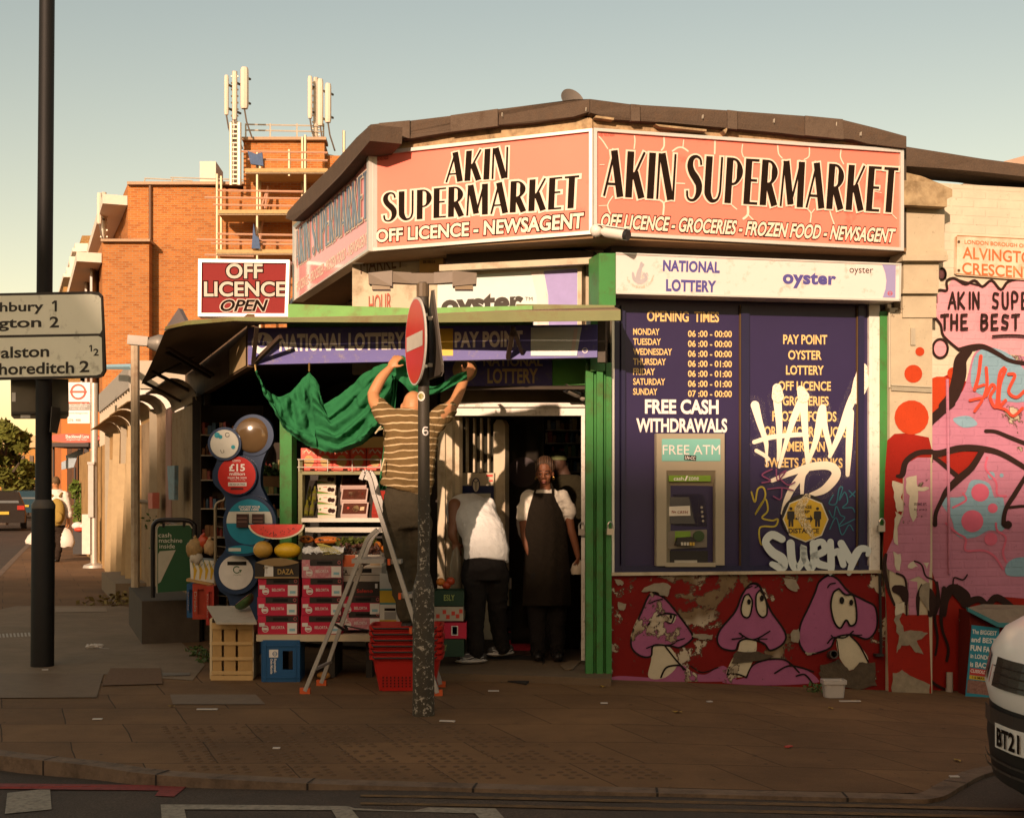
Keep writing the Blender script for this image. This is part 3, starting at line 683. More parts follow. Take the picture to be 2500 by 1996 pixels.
# parked cars at the street's end
def farcar(lab,px,by,col,flip=1):
 b_=G(px,by);t2=T('parked_car',lab,'car',b_,group='cars at the end of the street');ang=math.atan2(.352,.936);Mx=Matrix.Rotation(ang,3,'Z')
 def q(x,y,z):return b_+Mx@V((x,y,z))
 m_=MB();prof=[(-.86,.25),(-.88,.6),(-.82,.95),(-.62,1.42),(.62,1.42),(.82,.95),(.88,.6),(.86,.25)]
 rings=[]
 for yy,sc_,dz in((0,.94,1),(.12,1,1),(.7,1,1),(1.3,1,1.04),(2.6,1,1.04),(3.3,1,.78),(4.2,.95,.62)):
  rings.append([q(x*sc_,yy,.25+(z-.25)*(1 if z<1 else dz))for x,z in prof])
 m_.loft(rings);B('body',m_,M(col[0],col[1],.25,.3,var=.03),t2,smooth=40)
 m_=MB();m_.poly([q(-.62,-.02,1.0),q(.62,-.02,1.0),q(.5,.06,1.36),q(-.5,.06,1.36)],V((0,.03,0)));B('rear_window',m_,M('car_glass',(.12,.13,.13),.1),t2)
 for s_ in(-1,1):
  m_=MB();m_.box(q(s_*.68,-.04,.82),(.26,.08,.16),Mx);B('tail_light',m_,M('tail_red',(.35,.03,.02),.3),t2)
  for yy in(.8,3.4):
   m_=MB();m_.lathe([(.2,-.1),(.32,-.1),(.32,.1),(.2,.1)],q(s_*.8,yy,.32),14,Mx@Matrix.Rotation(rad(90),3,'Y'));B('wheel',m_,M('tyre',(.02,.02,.02),.8),t2,smooth=40)
 m_=MB();m_.box(q(0,-.03,.62),(.52,.04,.11),Mx);B('number_plate',m_,M('plate_yellow',(.5,.36,.04)),t2)
farcar('black car parked with its yellow number plate facing the viewer',4,1292,('car_black',(.03,.025,.022)))
farcar('small dark blue car further down the street',58,1262,('car_blue',(.03,.07,.10)))

# ================================================================== THE CORNER SHOP
CF=Fr(1447,10.42,-8500);RS=Fr(1449,10.42,15775);RF=Fr(1490,10.72,15775)
LS=Fr(901,CF.w(901,HY).y,11);NF=Fr(1458,10.35,-13500);DF=Fr(1430,11.2,-8500)
LF=Fr(605,NF.w(605,HY).y,11)
shop=T('corner_shop','single-storey corner supermarket with orange-red fascia signs and open front','shop',RF.at(1490,0))
dark=M('dark_brown_paint',(.045,.032,.02),.8,var=.35,sc=4)
timber=M('weathered_timber',(.42,.30,.16),.85,var=.45,sc=14,grime=.8,gcol='#3a2a18',gsc=9)
felt=M('roof_felt',(.085,.058,.038),.95,var=.25,sc=12,bp=.7,bs=70,grime=.4,gcol='#5a4634',gsc=14)
cream=M('cream_paint',(.50,.42,.29),.6,var=.15,sc=5,grime=.5,gcol='#6b5334',gsc=4)
whitep=M('white_frame',(.70,.66,.58),.45,var=.06,sc=6,grime=.35,gcol='#8a7a62',gsc=18)
green=M('green_paint',(.045,.20,.045),.5,var=.2,sc=5,grime=.45,gcol='#4a3c1c',gsc=7,bp=.1,bs=30)
alu=M('aluminium_trim',(.62,.60,.55),.35,.35,var=.08)
def zq(fr,x,y,d=0):return fr.w(x,y,d).z
e0,e1,e2,e3=LS.at(716,3.46,-.1),(LS.at(902,3.46,-.1)+CF.at(902,3.46,-.1))/2,(CF.at(1448,3.46,-.1)+RS.at(1448,3.46,-.1))/2,RS.at(2213,3.46,-.1)
foot=[e0,e1,e2,e3,e3+V((-.6,6,0)),e0+V((2.5,4,0))]
mb=MB();mb.poly(foot,V((0,0,.86)));B('upper_wall',mb,dark,shop)
mb=MB();top=[V((p.x,p.y,4.40))for p in foot];top[0].z=4.34;top[3].z=4.30;mb.poly(top,V((0,0,.06)));B('flat_roof',mb,felt,shop)
for fr,pts in((CF,[(897,310),(905,304),(925,302),(1000,295),(1100,283),(1200,269),(1300,256),(1400,243),(1441,242),(1441,272),(1400,285),(1300,300),(1180,309),(1050,330),(985,341),(940,334),(905,334)]),
    (RS,[(1441,242),(1540,255),(1660,262),(1780,270),(1960,283),(2055,292),(2140,313),(2213,333),(2213,362),(2120,351),(2080,340),(1960,331),(1900,324),(1770,312),(1640,300),(1500,292),(1441,275)]),
    (LS,[(905,304),(870,336),(800,415),(740,475),(702,517),(697,533),(716,540),(760,500),(830,430),(903,344)])):
 mb=MB();rg=[]
 for x,y in pts:rg.append(fr.w(x,y,(.10 if fr is LS else.045)+R.uniform(-.012,.012)))
 mb.poly(rg,-fr.n*.26);B('roof_felt_edge',mb,felt,shop)
mb=MB()
for fr,pts in((CF,[(935,362),(985,342),(1180,310),(1300,300),(1446,285),(1446,314),(902,371)]),
    (RS,[(1449,287),(1640,302),(1770,313),(1960,332),(2110,352),(2207,364),(1449,313)]),(LS,[(902,350),(902,380),(713,553),(714,540)])):
 mb.slab(fr,pts,-.03,-.1)
B('fascia_timber',mb,timber,shop)
for fr,pts in((RS,[(1966,282),(2058,291),(2060,339),(1966,331)]),(RS,[(1540,254),(1562,256),(1563,295),(1541,294)]),(CF,[(1100,282),(1215,266),(1215,307),(1100,322)]),(CF,[(925,301),(1000,294),(1000,338),(925,336)]),(RS,[(1776,269),(1800,271),(1800,316),(1777,314)])):
 mb=MB();mb.slab(fr,[(x,y+R.uniform(-1,1))for x,y in pts],.068,.03);B('felt_lap',mb,M('felt_patch',(.105,.074,.05),.95,var=.3,sc=14,bp=.7,bs=60,grime=.4,gcol='#4b3a2b',gsc=10),shop)
mb=MB()
for fr,x,y in((CF,1225,275),(CF,928,318),(RS,1716,280),(RS,2042,298),(RS,2102,322),(CF,1430,262),(RS,1890,290)):mb.slab(fr,[(x,y),(x+1.6,y),(x+1,y+10),(x-.5,y+8)],.072,.03)
B('bird_lime_streaks',mb,M('bird_lime',(.42,.38,.30),.8),shop)
mb=MB()
for pts in([(1455,282),(1500,288),(1498,293),(1452,287)],[(1765,318),(1778,310),(1772,326)],[(1600,303),(1725,316),(1725,321),(1610,309)]):mb.slab(RS,pts,.05,-.02)
B('splintered_batten',mb,timber,shop)
# soffits below the signs
mb=MB();so_=[LS.at(700,3.44,-.02),CF.at(902,3.44,-.02),CF.at(1448,3.44,-.02),RS.at(2212,3.44,-.02)]
bk=[LS.at(700,3.44,-.75),(LS.at(902,3.44,-.75)+CF.at(902,3.44,-.75))/2,CF.at(1470,3.44,-.75),RS.at(2212,3.44,-.5)]
mb.poly(so_+bk[::-1],V((0,0,.03)));B('soffit',mb,M('soffit_brown',(.20,.12,.055),.8,var=.3),shop)
WB=CF.off(-.55);WL_=LS.off(-.55)
mb=MB();mb.poly([WB.at(860,2.5),WB.at(1490,2.5),WB.at(1490,3.44),WB.at(860,3.44)],V((0,.12,0)));B('upper_front_wall',mb,cream,shop)
mb=MB();mb.poly([WL_.at(690,2.5),WL_.at(925,2.5),WL_.at(925,3.44),WL_.at(690,3.44)],V((.12,0,0)));B('upper_side_wall',mb,M('old_sign_brown',(.27,.17,.08),.8,var=.3),shop)
mb=MB();txt(mb,'GIDA',Q(WL_,(835,668),(925,618),(925,705),(835,745),d=.01));txt(mb,'MARKET',Q(WB,(880,628),(985,614),(985,652),(880,668),d=.01));B('old_lettering',mb,M('old_letter',(.12,.06,.03)),shop)
mb=MB();txt(mb,'HOUR',Q(WB,(900,722),(955,714),(955,760),(900,768),d=.012));B('old_lettering',mb,M('old_letter_red',(.40,.09,.05)),shop)
mb=MB();mb.rect(WB,1024,612,1082,668,.06,0);B('notice_board',mb,M('ochre_board',(.46,.28,.09)),shop)
mb=MB()
for i,s_ in enumerate(('Limited','0208','8818814')):txt(mb,s_,Q(WB,1033,613+i*11,1062,621+i*11,d=.064))
B('notice_lettering',mb,M('letter_black',(.025,.02,.015),.6,var=0),shop)
mb=MB();mb.rect(CF,1090,612,1447,640,-.32,-.45);B('brown_band',mb,dark,shop)
mb=MB();mb.bar(CF.w(1075,655,-.3),CF.w(1462,636,-.3),.05);B('pale_rail',mb,cream,shop)
# right bay
mb=MB();mb.poly([RF.at(1492,-.4,-.03),RF.at(2205,-.4,-.03),RF.at(2205,3.44,-.03),RF.at(1492,3.44,-.03)],-RF.n*.25);B('bay_wall',mb,dark,shop)
riser=flaky('riser_red','#740e08',.74,'#7a6448',sc=1.7)
RZ=RF.off(.03)
mb=MB();mb.slab(RZ,[(1491,1402),(2150,1396),(2168,1500),(2168,1720),(1491,1720)],0,-.06);B('stall_riser',mb,riser,shop)
mb=MB();mb.slab(RF,[(1490,1397),(2152,1391),(2152,1398),(1490,1405)],.07,0);B('sill',mb,cream,shop)
mb=MB();mb.slab(RF,[(1491,1662),(2170,1688),(2170,1705),(1491,1676)],.12,0);B('plinth',mb,M('plinth_concrete',(.09,.062,.04),.9,var=.35,bp=.5),shop)
mb=MB();mb.rect(RF,1494,742,1500,1400,.05,0);B('frame_strip',mb,alu,shop)
mb=MB();mb.rect(RF,2122,742,2148,1397,.05,0);mb.rect(RF,2129,780,2132,1390,.056,.05);B('window_frame',mb,whitep,shop)
mb=MB();mb.rect(RF,2148.5,760,2166,1300,.06,0);B('green_rail',mb,green,shop)
mb=MB();mb.rect(RF,2166.5,742,2176,1400,.04,0);B('cream_jamb',mb,cream,shop)
mb=MB();mb.tube([RF.w(2148,1400,.06),RF.w(2151,1598,.06)],.012,6);mb.rect(RF,2140,1596,2158,1602,.09,.03);B('conduit',mb,M('black_iron',(.02,.017,.015),.5),shop)
mb=MB();c=RF.w(2028,1598,.03);Mx=Matrix.Rotation(rad(90),3,'X');mb.lathe([(.035,0),(.035,.12),(.026,.12),(.026,0)],c,14,Matrix.Rotation(rad(80),3,'X'));B('waste_pipe',mb,M('pipe_dark',(.05,.04,.03),.5),shop,smooth=40)
navy=M('navy_vinyl',(.024,.015,.062),.4,var=.12,sc=3)
mb=MB();mb.rect(RF,1500.5,700,2122,1397,.02,-.02);B('window_panel',mb,navy,shop)
mb=MB()
for x0,x1 in((1500.5,1512),(1517,1527),(1810,1830),(2096,2110)):mb.rect(RF,x0,745,x1,1397,.05,.021)
mb.rect(RF,1500.5,1380,2122,1397,.045,.021);B('panel_mullion',mb,M('navy_metal',(.014,.012,.045),.4),shop)
mb=MB();mb.rect(RF,1806,745,1810,1397,.04,.021);mb.rect(RF,2092,745,2096,1397,.04,.021);B('brass_strip',mb,M('brass_strip',(.09,.05,.015),.5),shop)
def zz(a,b,c,d):return(1450+.3479*a,600+.3479*b,1450+.3479*c,600+.3479*d)
def z4(a,b):return(1450+.3479*a,950+.3479*b)
def sk(x0,y0,x1,y1,k=.022):return[(x0,y0),(x1,y0+(x1-x0)*k),(x1,y1+(x1-x0)*k),(x0,y1)]
cr=MB();whl=MB()
def nt_(m_,s_,a,b,c,d,off=.022,k=.02,**kw):x0,y0,x1,y1=zz(a,b,c,d);txt(m_,s_,Q(RF,*sk(x0,y0,x1,y1,k),d=.0235),off,**kw)
nt_(cr,'OPENING  TIMES',372,455,878,530,.03,.015)
for i,(dn,xe)in enumerate((('MONDAY',460),('TUESDAY',470),('WEDNESDAY',548),('THURSDAY',505),('FRIDAY',428),('SATURDAY',500),('SUNDAY',445))):
 y=578+i*70;nt_(cr,dn,275,y,xe,y+47,k=.01)
 h2=('00:00','00:00','00:00','01:00','01:00','01:00','00:00')[i];nt_(cr,('07 :00 - ' if i==6 else '06 :00 - ')+h2,660,y+15,968,y+61,k=.01)
nt_(whl,'FREE CASH',358,1075,875,1178,.035,.008);nt_(whl,'WITHDRAWALS',297,1208,935,1308,.035,.004)
for s_,a,b,c,d in(('PAY POINT',1328,622,1637,690),('OYSTER',1363,732,1598,798),('LOTTERY',1348,838,1613,904),('OFF LICENCE',1293,948,1663,1014),('GROCERIES',1325,1053,1647,1120),('FROZEN FOODS',1252,1158,1702,1230),
        ('ORGANIC PRODUCTS',1195,1265,1775,1340),('AMERICAN',1318,1370,1620,1442),('SWEETS & DRINKS',1200,1484,1745,1553)):nt_(cr,s_,a,b,c,d,.025,.008)
B('yellow_lettering',cr,M('letter_cream',(.72,.50,.20),.5,var=.05),shop);B('white_lettering',whl,M('letter_bright',(.80,.74,.70),.5,var=.03),shop)
# spray-paint tags on the panel
class Paint:
 def __init__(s,fr,d):s.fr=fr;s.d=d;s.mb=MB()
 def nx(s):s.d+=.0003;d=s.d;return lambda x,y:s.fr.w(x,y,d)
 def st(s,pts,w_,f=None,sm=6,rnd=True):
  p=[f(*q)for q in pts]if f else pts
  ws=w_ if isinstance(w_,list)else[w_]*len(p)
  q=cat([(a,b,c)for(a,b),c in zip(p,ws)],sm)if len(p)>2 else[(a,b,c)for(a,b),c in zip(p,ws)]
  s.mb.stroke([(a,b)for a,b,c in q],[max(c,.5)for a,b,c in q],s.nx(),rnd=rnd)
 def fl(s,pts,f=None,sm=5):
  s.mb.cuts.append((len(s.mb.v),len(s.mb.f)))
  p=[f(*q)for q in pts]if f else pts
  if sm>1:p=[(a,b)for a,b in cat(p,sm,True)]
  m_=s.nx();s.mb.poly([m_(x,y)for x,y in p][::-1])
 def dots(s,lst,f=None,ry=1):
  for x,y,r in lst:
   m_=s.nx();q=[(x+r*math.cos(2*math.pi*i/18),y+r*ry*math.sin(2*math.pi*i/18))for i in range(18)]
   s.mb.poly([m_(*(f(*k)if f else k))for k in q])
wsp=ghost('spray_white','#f2e6d0',.84,60);wsp2=ghost('spray_white_soft','#f2e6d0',.62,90)
pt=Paint(RF,.0245);mist=Paint(RF,.0242);mist.d=.0236;st0=pt.st
def both(p_,w_,f=None):w_=[x*.8 for x in w_]if isinstance(w_,list)else w_*.8;st0(p_,w_,f);mist.d-=.00029;mist.st(p_,[x*2.0+6 for x in w_]if isinstance(w_,list)else w_*2+6,f)
pt.st=both
pt.st([(1130,110),(1165,240),(1205,360),(1212,440),(1212,545)],[26,19,15,9,2],z4);pt.st([(1285,60),(1300,240),(1300,420),(1290,500)],[26,20,14,7],z4)
pt.st([(1125,370),(1250,335),(1440,318),(1500,325)],[13,15,14,10],z4);pt.st([(1140,430),(1200,465),(1222,490)],12,z4)
pt.st([(1300,545),(1370,300),(1420,160),(1470,60)],[9,16,22,26],z4);pt.st([(1470,60),(1480,250),(1500,520)],[26,20,12],z4)
pt.st([(1500,520),(1560,350),(1590,180),(1605,130)],[10,18,22,22],z4);pt.st([(1605,130),(1620,260),(1660,430),(1655,470)],[22,18,14,10],z4);pt.st([(1655,470),(1730,300),(1800,100),(1870,-30)],[12,20,24,30],z4)
pt.st([(1800,160),(1790,400),(1780,600)],[22,20,12],z4)
pt.st([(1490,560),(1400,680),(1350,780),(1320,870)],[22,20,16,8],z4);pt.st([(1490,560),(1465,620),(1460,740)],[16,15,10],z4);pt.st([(1520,740),(1620,700),(1700,600),(1660,540),(1540,540),(1400,580),(1250,640)],[12,24,28,26,24,18,12],z4)
B('white_spray_tag',pt.mb,wsp,shop)
B('spray_mist',mist.mb,ghost('spray_mist','#efe2cc',.30,150),shop)
pt2=Paint(RF,.034);pt2.st([(1870,-40),(1885,-150)],[34,24],z4);pt2.st([(1840,60),(1880,-60)],[30,40],z4);pt2.st([(1290,50),(1285,-10)],[30,22],z4);pt2.st([(1470,50),(1450,0)],[30,18],z4)
B('spray_mist',pt2.mb,wsp2,shop)
pt=Paint(RF,.055)
pt.st([(1320,1050),(1250,1020),(1205,1070),(1250,1140),(1320,1190),(1320,1250),(1250,1225)],[18,20,18,22,24,22,14],z4);pt.st([(1380,1080),(1390,1200),(1420,1255),(1465,1200),(1470,1100),(1480,1190),(1520,1255),(1545,1190),(1540,1080)],[20,20,18,16,16,16,18,18,18],z4)
pt.st([(1540,1170),(1620,1130),(1600,1070),(1545,1100),(1560,1210),(1640,1240)],[16,18,16,18,20,16],z4);pt.st([(1660,1070),(1665,1240),(1660,1290)],[16,18,10],z4);pt.st([(1665,1160),(1720,1140),(1750,1230)],[14,18,16],z4)
pt.st([(1735,1080),(1790,1180),(1810,1210)],[18,20,18],z4);pt.st([(1790,1290),(1830,1180),(1870,1120),(1925,1125),(1920,1160)],[12,20,18,14,10],z4)
B('white_spray_tag',pt.mb,ghost('spray_pale','#c9d2cf',.9,55),shop)
pt=Paint(RF,.025)
pt.st([(1105,720),(1130,790),(1150,700),(1190,690),(1200,760),(1130,880),(1200,770),(1220,850),(1180,900),(1250,920),(1290,910),(1270,960),(1165,970),(1175,1090),(1220,1020)],4.2,z4)
B('yellow_tag',pt.mb,M('spray_yellow',(.45,.36,.04),.6),shop)
pt=Paint(RF,.046)
pt.st([(1250,560),(1180,600),(1240,640),(1180,655)],3.6,z4);pt.st([(1280,560),(1290,640),(1350,570),(1300,610),(1360,670),(1410,650)],3.2,z4);pt.st([(1220,700),(1320,690),(1400,710)],3.2,z4);pt.st([(1320,690),(1310,770),(1260,750)],3.2,z4)
B('purple_tag',pt.mb,M('spray_purple',(.22,.05,.13),.6),shop)
pt=Paint(RF,.025)
pt.st([(1680,740),(1650,800),(1700,800),(1720,700),(1745,690),(1720,780),(1760,720),(1780,790),(1745,830),(1810,830),(1830,860)],2.8,z4);pt.st([(1650,850),(1680,900),(1700,820),(1730,880),(1760,900),(1720,960),(1830,910)],2.6,z4);pt.st([(1655,980),(1700,900),(1740,1020),(1790,950),(1820,990)],2.4,z4);pt.st([(1790,710),(1830,750)],2.8,z4);pt.st([(1835,715),(1795,755)],2.8,z4)
B('blue_tag',pt.mb,M('spray_teal',(.03,.17,.23),.6),shop)
# mushrooms on the stall riser
def z5(a,b):return(1450+.3479*a,1350+.3479*b)
pink=flaky('mural_pink','#9c587c',.47,'#8a7758',sc=1.9);mblk=flaky('mural_black','#150c0a',.42,'#8a7758',sc=1.9);mwh=flaky('mural_white','#c3b89d',.5,'#6f5c40',sc=1.9)
caps=[[(400,280),(490,310),(600,440),(690,570),(670,620),(600,660),(540,650),(420,645),(400,720),(330,720),(265,660),(270,560),(330,420)],
  [(1100,215),(1160,225),(1240,400),(1340,550),(1330,630),(1240,680),(1190,630),(1080,600),(1020,620),(990,680),(900,665),(865,610),(890,530),(990,410),(1040,290)],
  [(1580,200),(1640,155),(1710,180),(1790,270),(1900,330),(1975,380),(1985,520),(1920,600),(1810,570),(1700,590),(1660,660),(1560,700),(1490,700),(1440,620),(1450,500),(1500,390),(1550,280)]]
stems=[[(425,645),(525,650),(590,770),(500,870),(385,870),(400,760)],[(1040,600),(1130,605),(1140,680),(1100,790),(1070,860),(935,860),(960,760),(1010,680)],[(1705,600),(1800,580),(1870,650),(1925,760),(1800,820),(1770,800),(1720,720)]]
hills=[[(470,870),(500,800),(590,785),(640,790),(690,830),(780,850),(880,795),(930,800),(1000,880),(800,900),(150,890),(180,860)],[(1060,870),(1120,780),(1240,745),(1350,750),(1380,790),(1480,810),(1570,880),(1540,910),(1200,925),(900,905)]]
pk=Paint(RZ,.001);[pk.fl(h,z5)for h in hills];[pk.fl(c,z5)for c in caps];B('mural_pink_paint',pk.mb,pink,shop)
pw=Paint(RZ,.0025);[pw.fl(c,z5)for c in stems]
pw.fl([(395,485),(470,440),(570,435),(555,490),(490,470),(420,515)],z5)
pw.fl([(1085,290),(1110,340),(1090,440),(1050,440),(1035,390),(1055,310)],z5);pw.fl([(1165,260),(1200,320),(1210,420),(1180,445),(1145,400),(1140,300)],z5)
pw.fl([(1720,250),(1765,290),(1820,300),(1840,400),(1835,480),(1800,505),(1770,470),(1730,520),(1690,480),(1665,370),(1680,280)],z5);B('mural_white_paint',pw.mb,mwh,shop)
pb_=Paint(RZ,.0055)
for c in caps:pb_.st(c+c[:2],4.6,z5)
pb_.st([(470,870),(510,800),(600,785),(630,815)],4.5,z5);pb_.st([(500,650),(570,740),(640,815)],4,z5);pb_.st([(680,790),(760,835),(870,800)],3,z5);pb_.st([(935,850),(950,800)],3.5,z5);pb_.st([(1070,870),(1120,780),(1240,742),(1350,752),(1440,835)],4,z5);pb_.st([(935,850),(1000,845),(1070,870)],4,z5);pb_.st([(1270,840),(1360,790),(1450,800),(1540,830)],4,z5);pb_.st([(1420,860),(1480,850),(1530,905)],4,z5)
pb_.st([(1800,580),(1860,640),(1925,760)],4,z5);pb_.st([(1705,610),(1720,720)],2.4,z5)
pb_.st([(380,500),(430,450),(500,420),(575,432)],4.6,z5);pb_.st([(400,510),(450,500),(480,468),(540,490),(565,440)],3,z5);pb_.st([(390,350),(440,330),(480,320)],3,z5);pb_.st([(370,665),(430,645),(540,640),(590,610),(635,597)],3,z5)
pb_.st([(1085,285),(1112,340),(1092,440),(1050,442),(1033,390),(1055,305),(1085,285)],4,z5);pb_.st([(1165,258),(1205,320),(1215,420),(1180,447),(1143,400),(1138,300),(1165,258)],4,z5);pb_.st([(970,602),(1040,590),(1030,560)],3.4,z5);pb_.st([(1020,560),(1090,600),(1150,595),(1235,545)],3.4,z5);pb_.st([(1145,600),(1215,600)],2.6,z5);pb_.st([(1150,600),(1190,640)],2.6,z5);pb_.st([(1075,245),(1110,230)],3,z5);pb_.st([(1130,240),(1150,230)],3,z5)
pb_.st([(1720,248),(1765,290),(1820,296),(1843,400),(1838,485),(1800,507),(1770,468),(1730,523),(1688,482),(1663,370),(1680,278),(1720,248)],4.6,z5);pb_.st([(1640,240),(1660,215),(1695,208)],3,z5);pb_.st([(1640,630),(1680,590),(1760,590),(1820,545)],3.6,z5);pb_.st([(1665,575),(1690,600)],3,z5);pb_.st([(1815,575),(1880,572)],3,z5)
pb_.dots([(1740,330,17),(1806,345,14),(1088,340,13),(1178,315,14),(445,468,9),(540,445,10)],z5,1.5);B('mural_black_lines',pb_.mb,mblk,shop)
plm=M('bare_plaster',(.27,.23,.165),.9,var=.3,sc=20,bp=.4);pp=Paint(RZ,.018)
def rag(pts,n=3):
 o=[]
 for i in range(len(pts)):
  a,b=pts[i],pts[(i+1)%len(pts)]
  for k in range(n):t_=k/n;o.append((a[0]+(b[0]-a[0])*t_+R.uniform(-7,7),a[1]+(b[1]-a[1])*t_+R.uniform(-7,7)))
 return o
for pg in([(330,265),(420,210),(520,205),(540,240),(510,300),(470,300),(440,270),(370,270)],[(1335,180),(1420,185),(1445,245),(1410,270),(1340,225)],[(140,185),(200,190),(205,220),(170,225)],[(165,345),(230,350),(210,400),(175,390)],[(1390,540),(1440,530),(1440,620),(1380,620)],[(690,575),(760,560),(840,575),(830,600),(740,600)],[(1480,690),(1560,700),(1500,720)]):pp.fl(rag(pg),z5,1)
B('torn_plaster_patch',pp.mb,plm,shop)
pp=Paint(RZ,.02)
for pg in([(1590,790),(1720,740),(1800,830),(1860,770),(1975,760),(1980,930),(1850,950),(1640,930),(1580,860)],):pp.fl(rag(pg,4),z5,1)
pp.fl(rag([(1000,690),(1150,690),(1260,720),(1100,760),(960,770)],3),z5,1)
B('exposed_render',pp.mb,M('exposed_render',(.075,.055,.035),.95,var=.5,sc=16,bp=.6),shop)
# green shutter post between door and bay
GP=RF.off(.05)
mb=MB();rows=[]
prof=[(1428,-.10),(1430,0),(1448,0),(1450,-.03),(1455,-.03),(1457,.02),(1472,.02),(1474,-.02),(1478,-.02),(1480,.03),(1493,.03),(1494,-.1)]
for z in(-.05,2.50):rows.append([GP.at(x,z+(0 if x<1456 else-.08 if z<1 else 0),d)for x,d in prof])
mb.grid(rows);B('shutter_guide',mb,green,shop)
mb=MB();mb.rect(RF,1462,618,1503,745,.30,.02);B('shutter_end_box',mb,green,shop)
mb=MB();mb.poly([GP.at(1430,2.50,-.3),GP.at(1494,2.50,-.3),GP.at(1494,3.44,-.3),GP.at(1430,3.44,-.3)],V((0,.1,0)));B('corner_wall',mb,cream,shop)
mb=MB();mb.rect(GP,1442,770,1478,905,.03,-.1);B('corner_bracket_panel',mb,green,shop)
# door wall
mb=MB();mb.rect(DF,1075,940,1432,982,-.05,-.2);B('door_lintel',mb,M('lintel_brown',(.16,.115,.065),.8,var=.2),shop)
for(x0,y0,x1,y1,d)in((1100,982,1428,993,.03),(1100,993.5,1428,1014,0),(1419,1014.5,1429,1612,.02)):
 mb=MB();mb.rect(DF,x0,y0,x1,y1,d,-.12);B('door_frame',mb,whitep,shop)
mb=MB()
for x0,x1,d in((1068,1086,-.02),(1087,1104,-.05),(1110,1121,-.12)):mb.rect(DF,x0,1014.5,x1,1440,d,-.2)
B('cream_door_board',mb,cream,shop)
D2=DF.off(-.45)
for x in(1122,1137,1155,1172,1190):mb=MB();mb.rect(D2,x,1020,x+4,1152,.02,-.02);B('window_bar',mb,cream,shop)
mb=MB();mb.rect(D2,1118,1152,1240,1480,-.1,-.14);B('inner_panel',mb,dark,shop)
mb=MB();mb.rect(D2,1119,1010,1207,1153,-.05,-.07);B('glass_pane',mb,M('dim_glass',(.035,.032,.022),.12),shop)
mb=MB();mb.slab(D2,[(1205,1035),(1212,1024),(1226,1024),(1233,1036),(1233,1480),(1205,1480)],.06,-.05);B('inner_post',mb,cream,shop)
D3=DF.off(-.75);gd=T('glass_door','dark glass shop door with two round window stickers standing open behind the doorway','door',D3.at(1290,.06))
mb=MB();mb.rect(D3,1236,1018,1328,1570,0,-.03);B('door_leaf',mb,M('door_glass',(.022,.018,.014),.08),gd)
mb=MB();p=ringpts(1279,926,36);mb.poly([D3.w(x,y,.004)for x,y in p]);p=ringpts(1277,1152,37);mb.poly([D3.w(x,y,.004)for x,y in p]);B('round_sticker',mb,M('sticker_dark',(.035,.022,.022),.4),gd)
mb=MB();p=ringpts(1279,926,38);mb.stroke(p+p[:2],5,lambda x,y:D3.w(x,y,.005),rnd=False);B('sticker_rim',mb,M('sticker_rim',(.20,.035,.03),.4),gd)
mb=MB();txt(mb,'blu',Q(D3,1262,1046,1279,1056,d=.007)if 0 else Q(D3,1261,899,1278,909,d=.007));txt(mb,'AVAILABLE',Q(D3,1253,917,1303,924,d=.007),.01);txt(mb,'IN STORE',Q(D3,1257,928,1300,935,d=.007),.01);B('lettering',mb,M('sticker_letter',(.36,.30,.26),.5),gd)
# inside
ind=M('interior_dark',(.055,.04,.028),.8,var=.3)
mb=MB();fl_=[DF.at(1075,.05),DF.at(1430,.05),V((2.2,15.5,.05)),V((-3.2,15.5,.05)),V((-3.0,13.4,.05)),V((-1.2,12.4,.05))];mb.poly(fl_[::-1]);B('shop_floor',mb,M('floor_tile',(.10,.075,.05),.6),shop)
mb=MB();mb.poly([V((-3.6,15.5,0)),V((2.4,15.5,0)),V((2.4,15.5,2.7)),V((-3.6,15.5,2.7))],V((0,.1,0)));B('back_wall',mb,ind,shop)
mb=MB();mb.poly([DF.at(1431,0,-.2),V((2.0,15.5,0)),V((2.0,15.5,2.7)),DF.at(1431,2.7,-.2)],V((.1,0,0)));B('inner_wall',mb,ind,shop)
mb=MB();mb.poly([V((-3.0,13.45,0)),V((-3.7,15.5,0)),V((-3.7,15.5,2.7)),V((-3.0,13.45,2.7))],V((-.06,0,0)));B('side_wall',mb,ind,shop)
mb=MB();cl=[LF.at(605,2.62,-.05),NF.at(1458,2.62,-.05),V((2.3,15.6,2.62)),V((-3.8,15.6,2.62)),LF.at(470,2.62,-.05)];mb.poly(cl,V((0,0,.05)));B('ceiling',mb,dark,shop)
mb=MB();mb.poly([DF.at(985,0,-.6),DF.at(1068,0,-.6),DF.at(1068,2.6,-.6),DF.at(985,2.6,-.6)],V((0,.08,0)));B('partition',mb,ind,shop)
for(x0,x1,y0,y1,fr)in((683,712,1000,1460,Fr(690,11.35,-8500)),):
 mb=MB();mb.rect(fr,x0,y0,x1,y1,0,-.09);B('green_post',mb,green,shop)
mb=MB();st_=[(1062,1642),(1300,1649),(1492,1656),(1492,1640),(1420,1612),(1100,1605)];q=[G(x,y,.055)for x,y in st_[:3]]+[RF.at(1492,.055,.0),DF.at(1430,.055,-.1),DF.at(1075,.055,-.1)];mb.poly(q[::-1],V((0,0,-.2)));B('threshold',mb,M('threshold_concrete',(.13,.088,.05),.85,var=.25,bp=.4),shop)
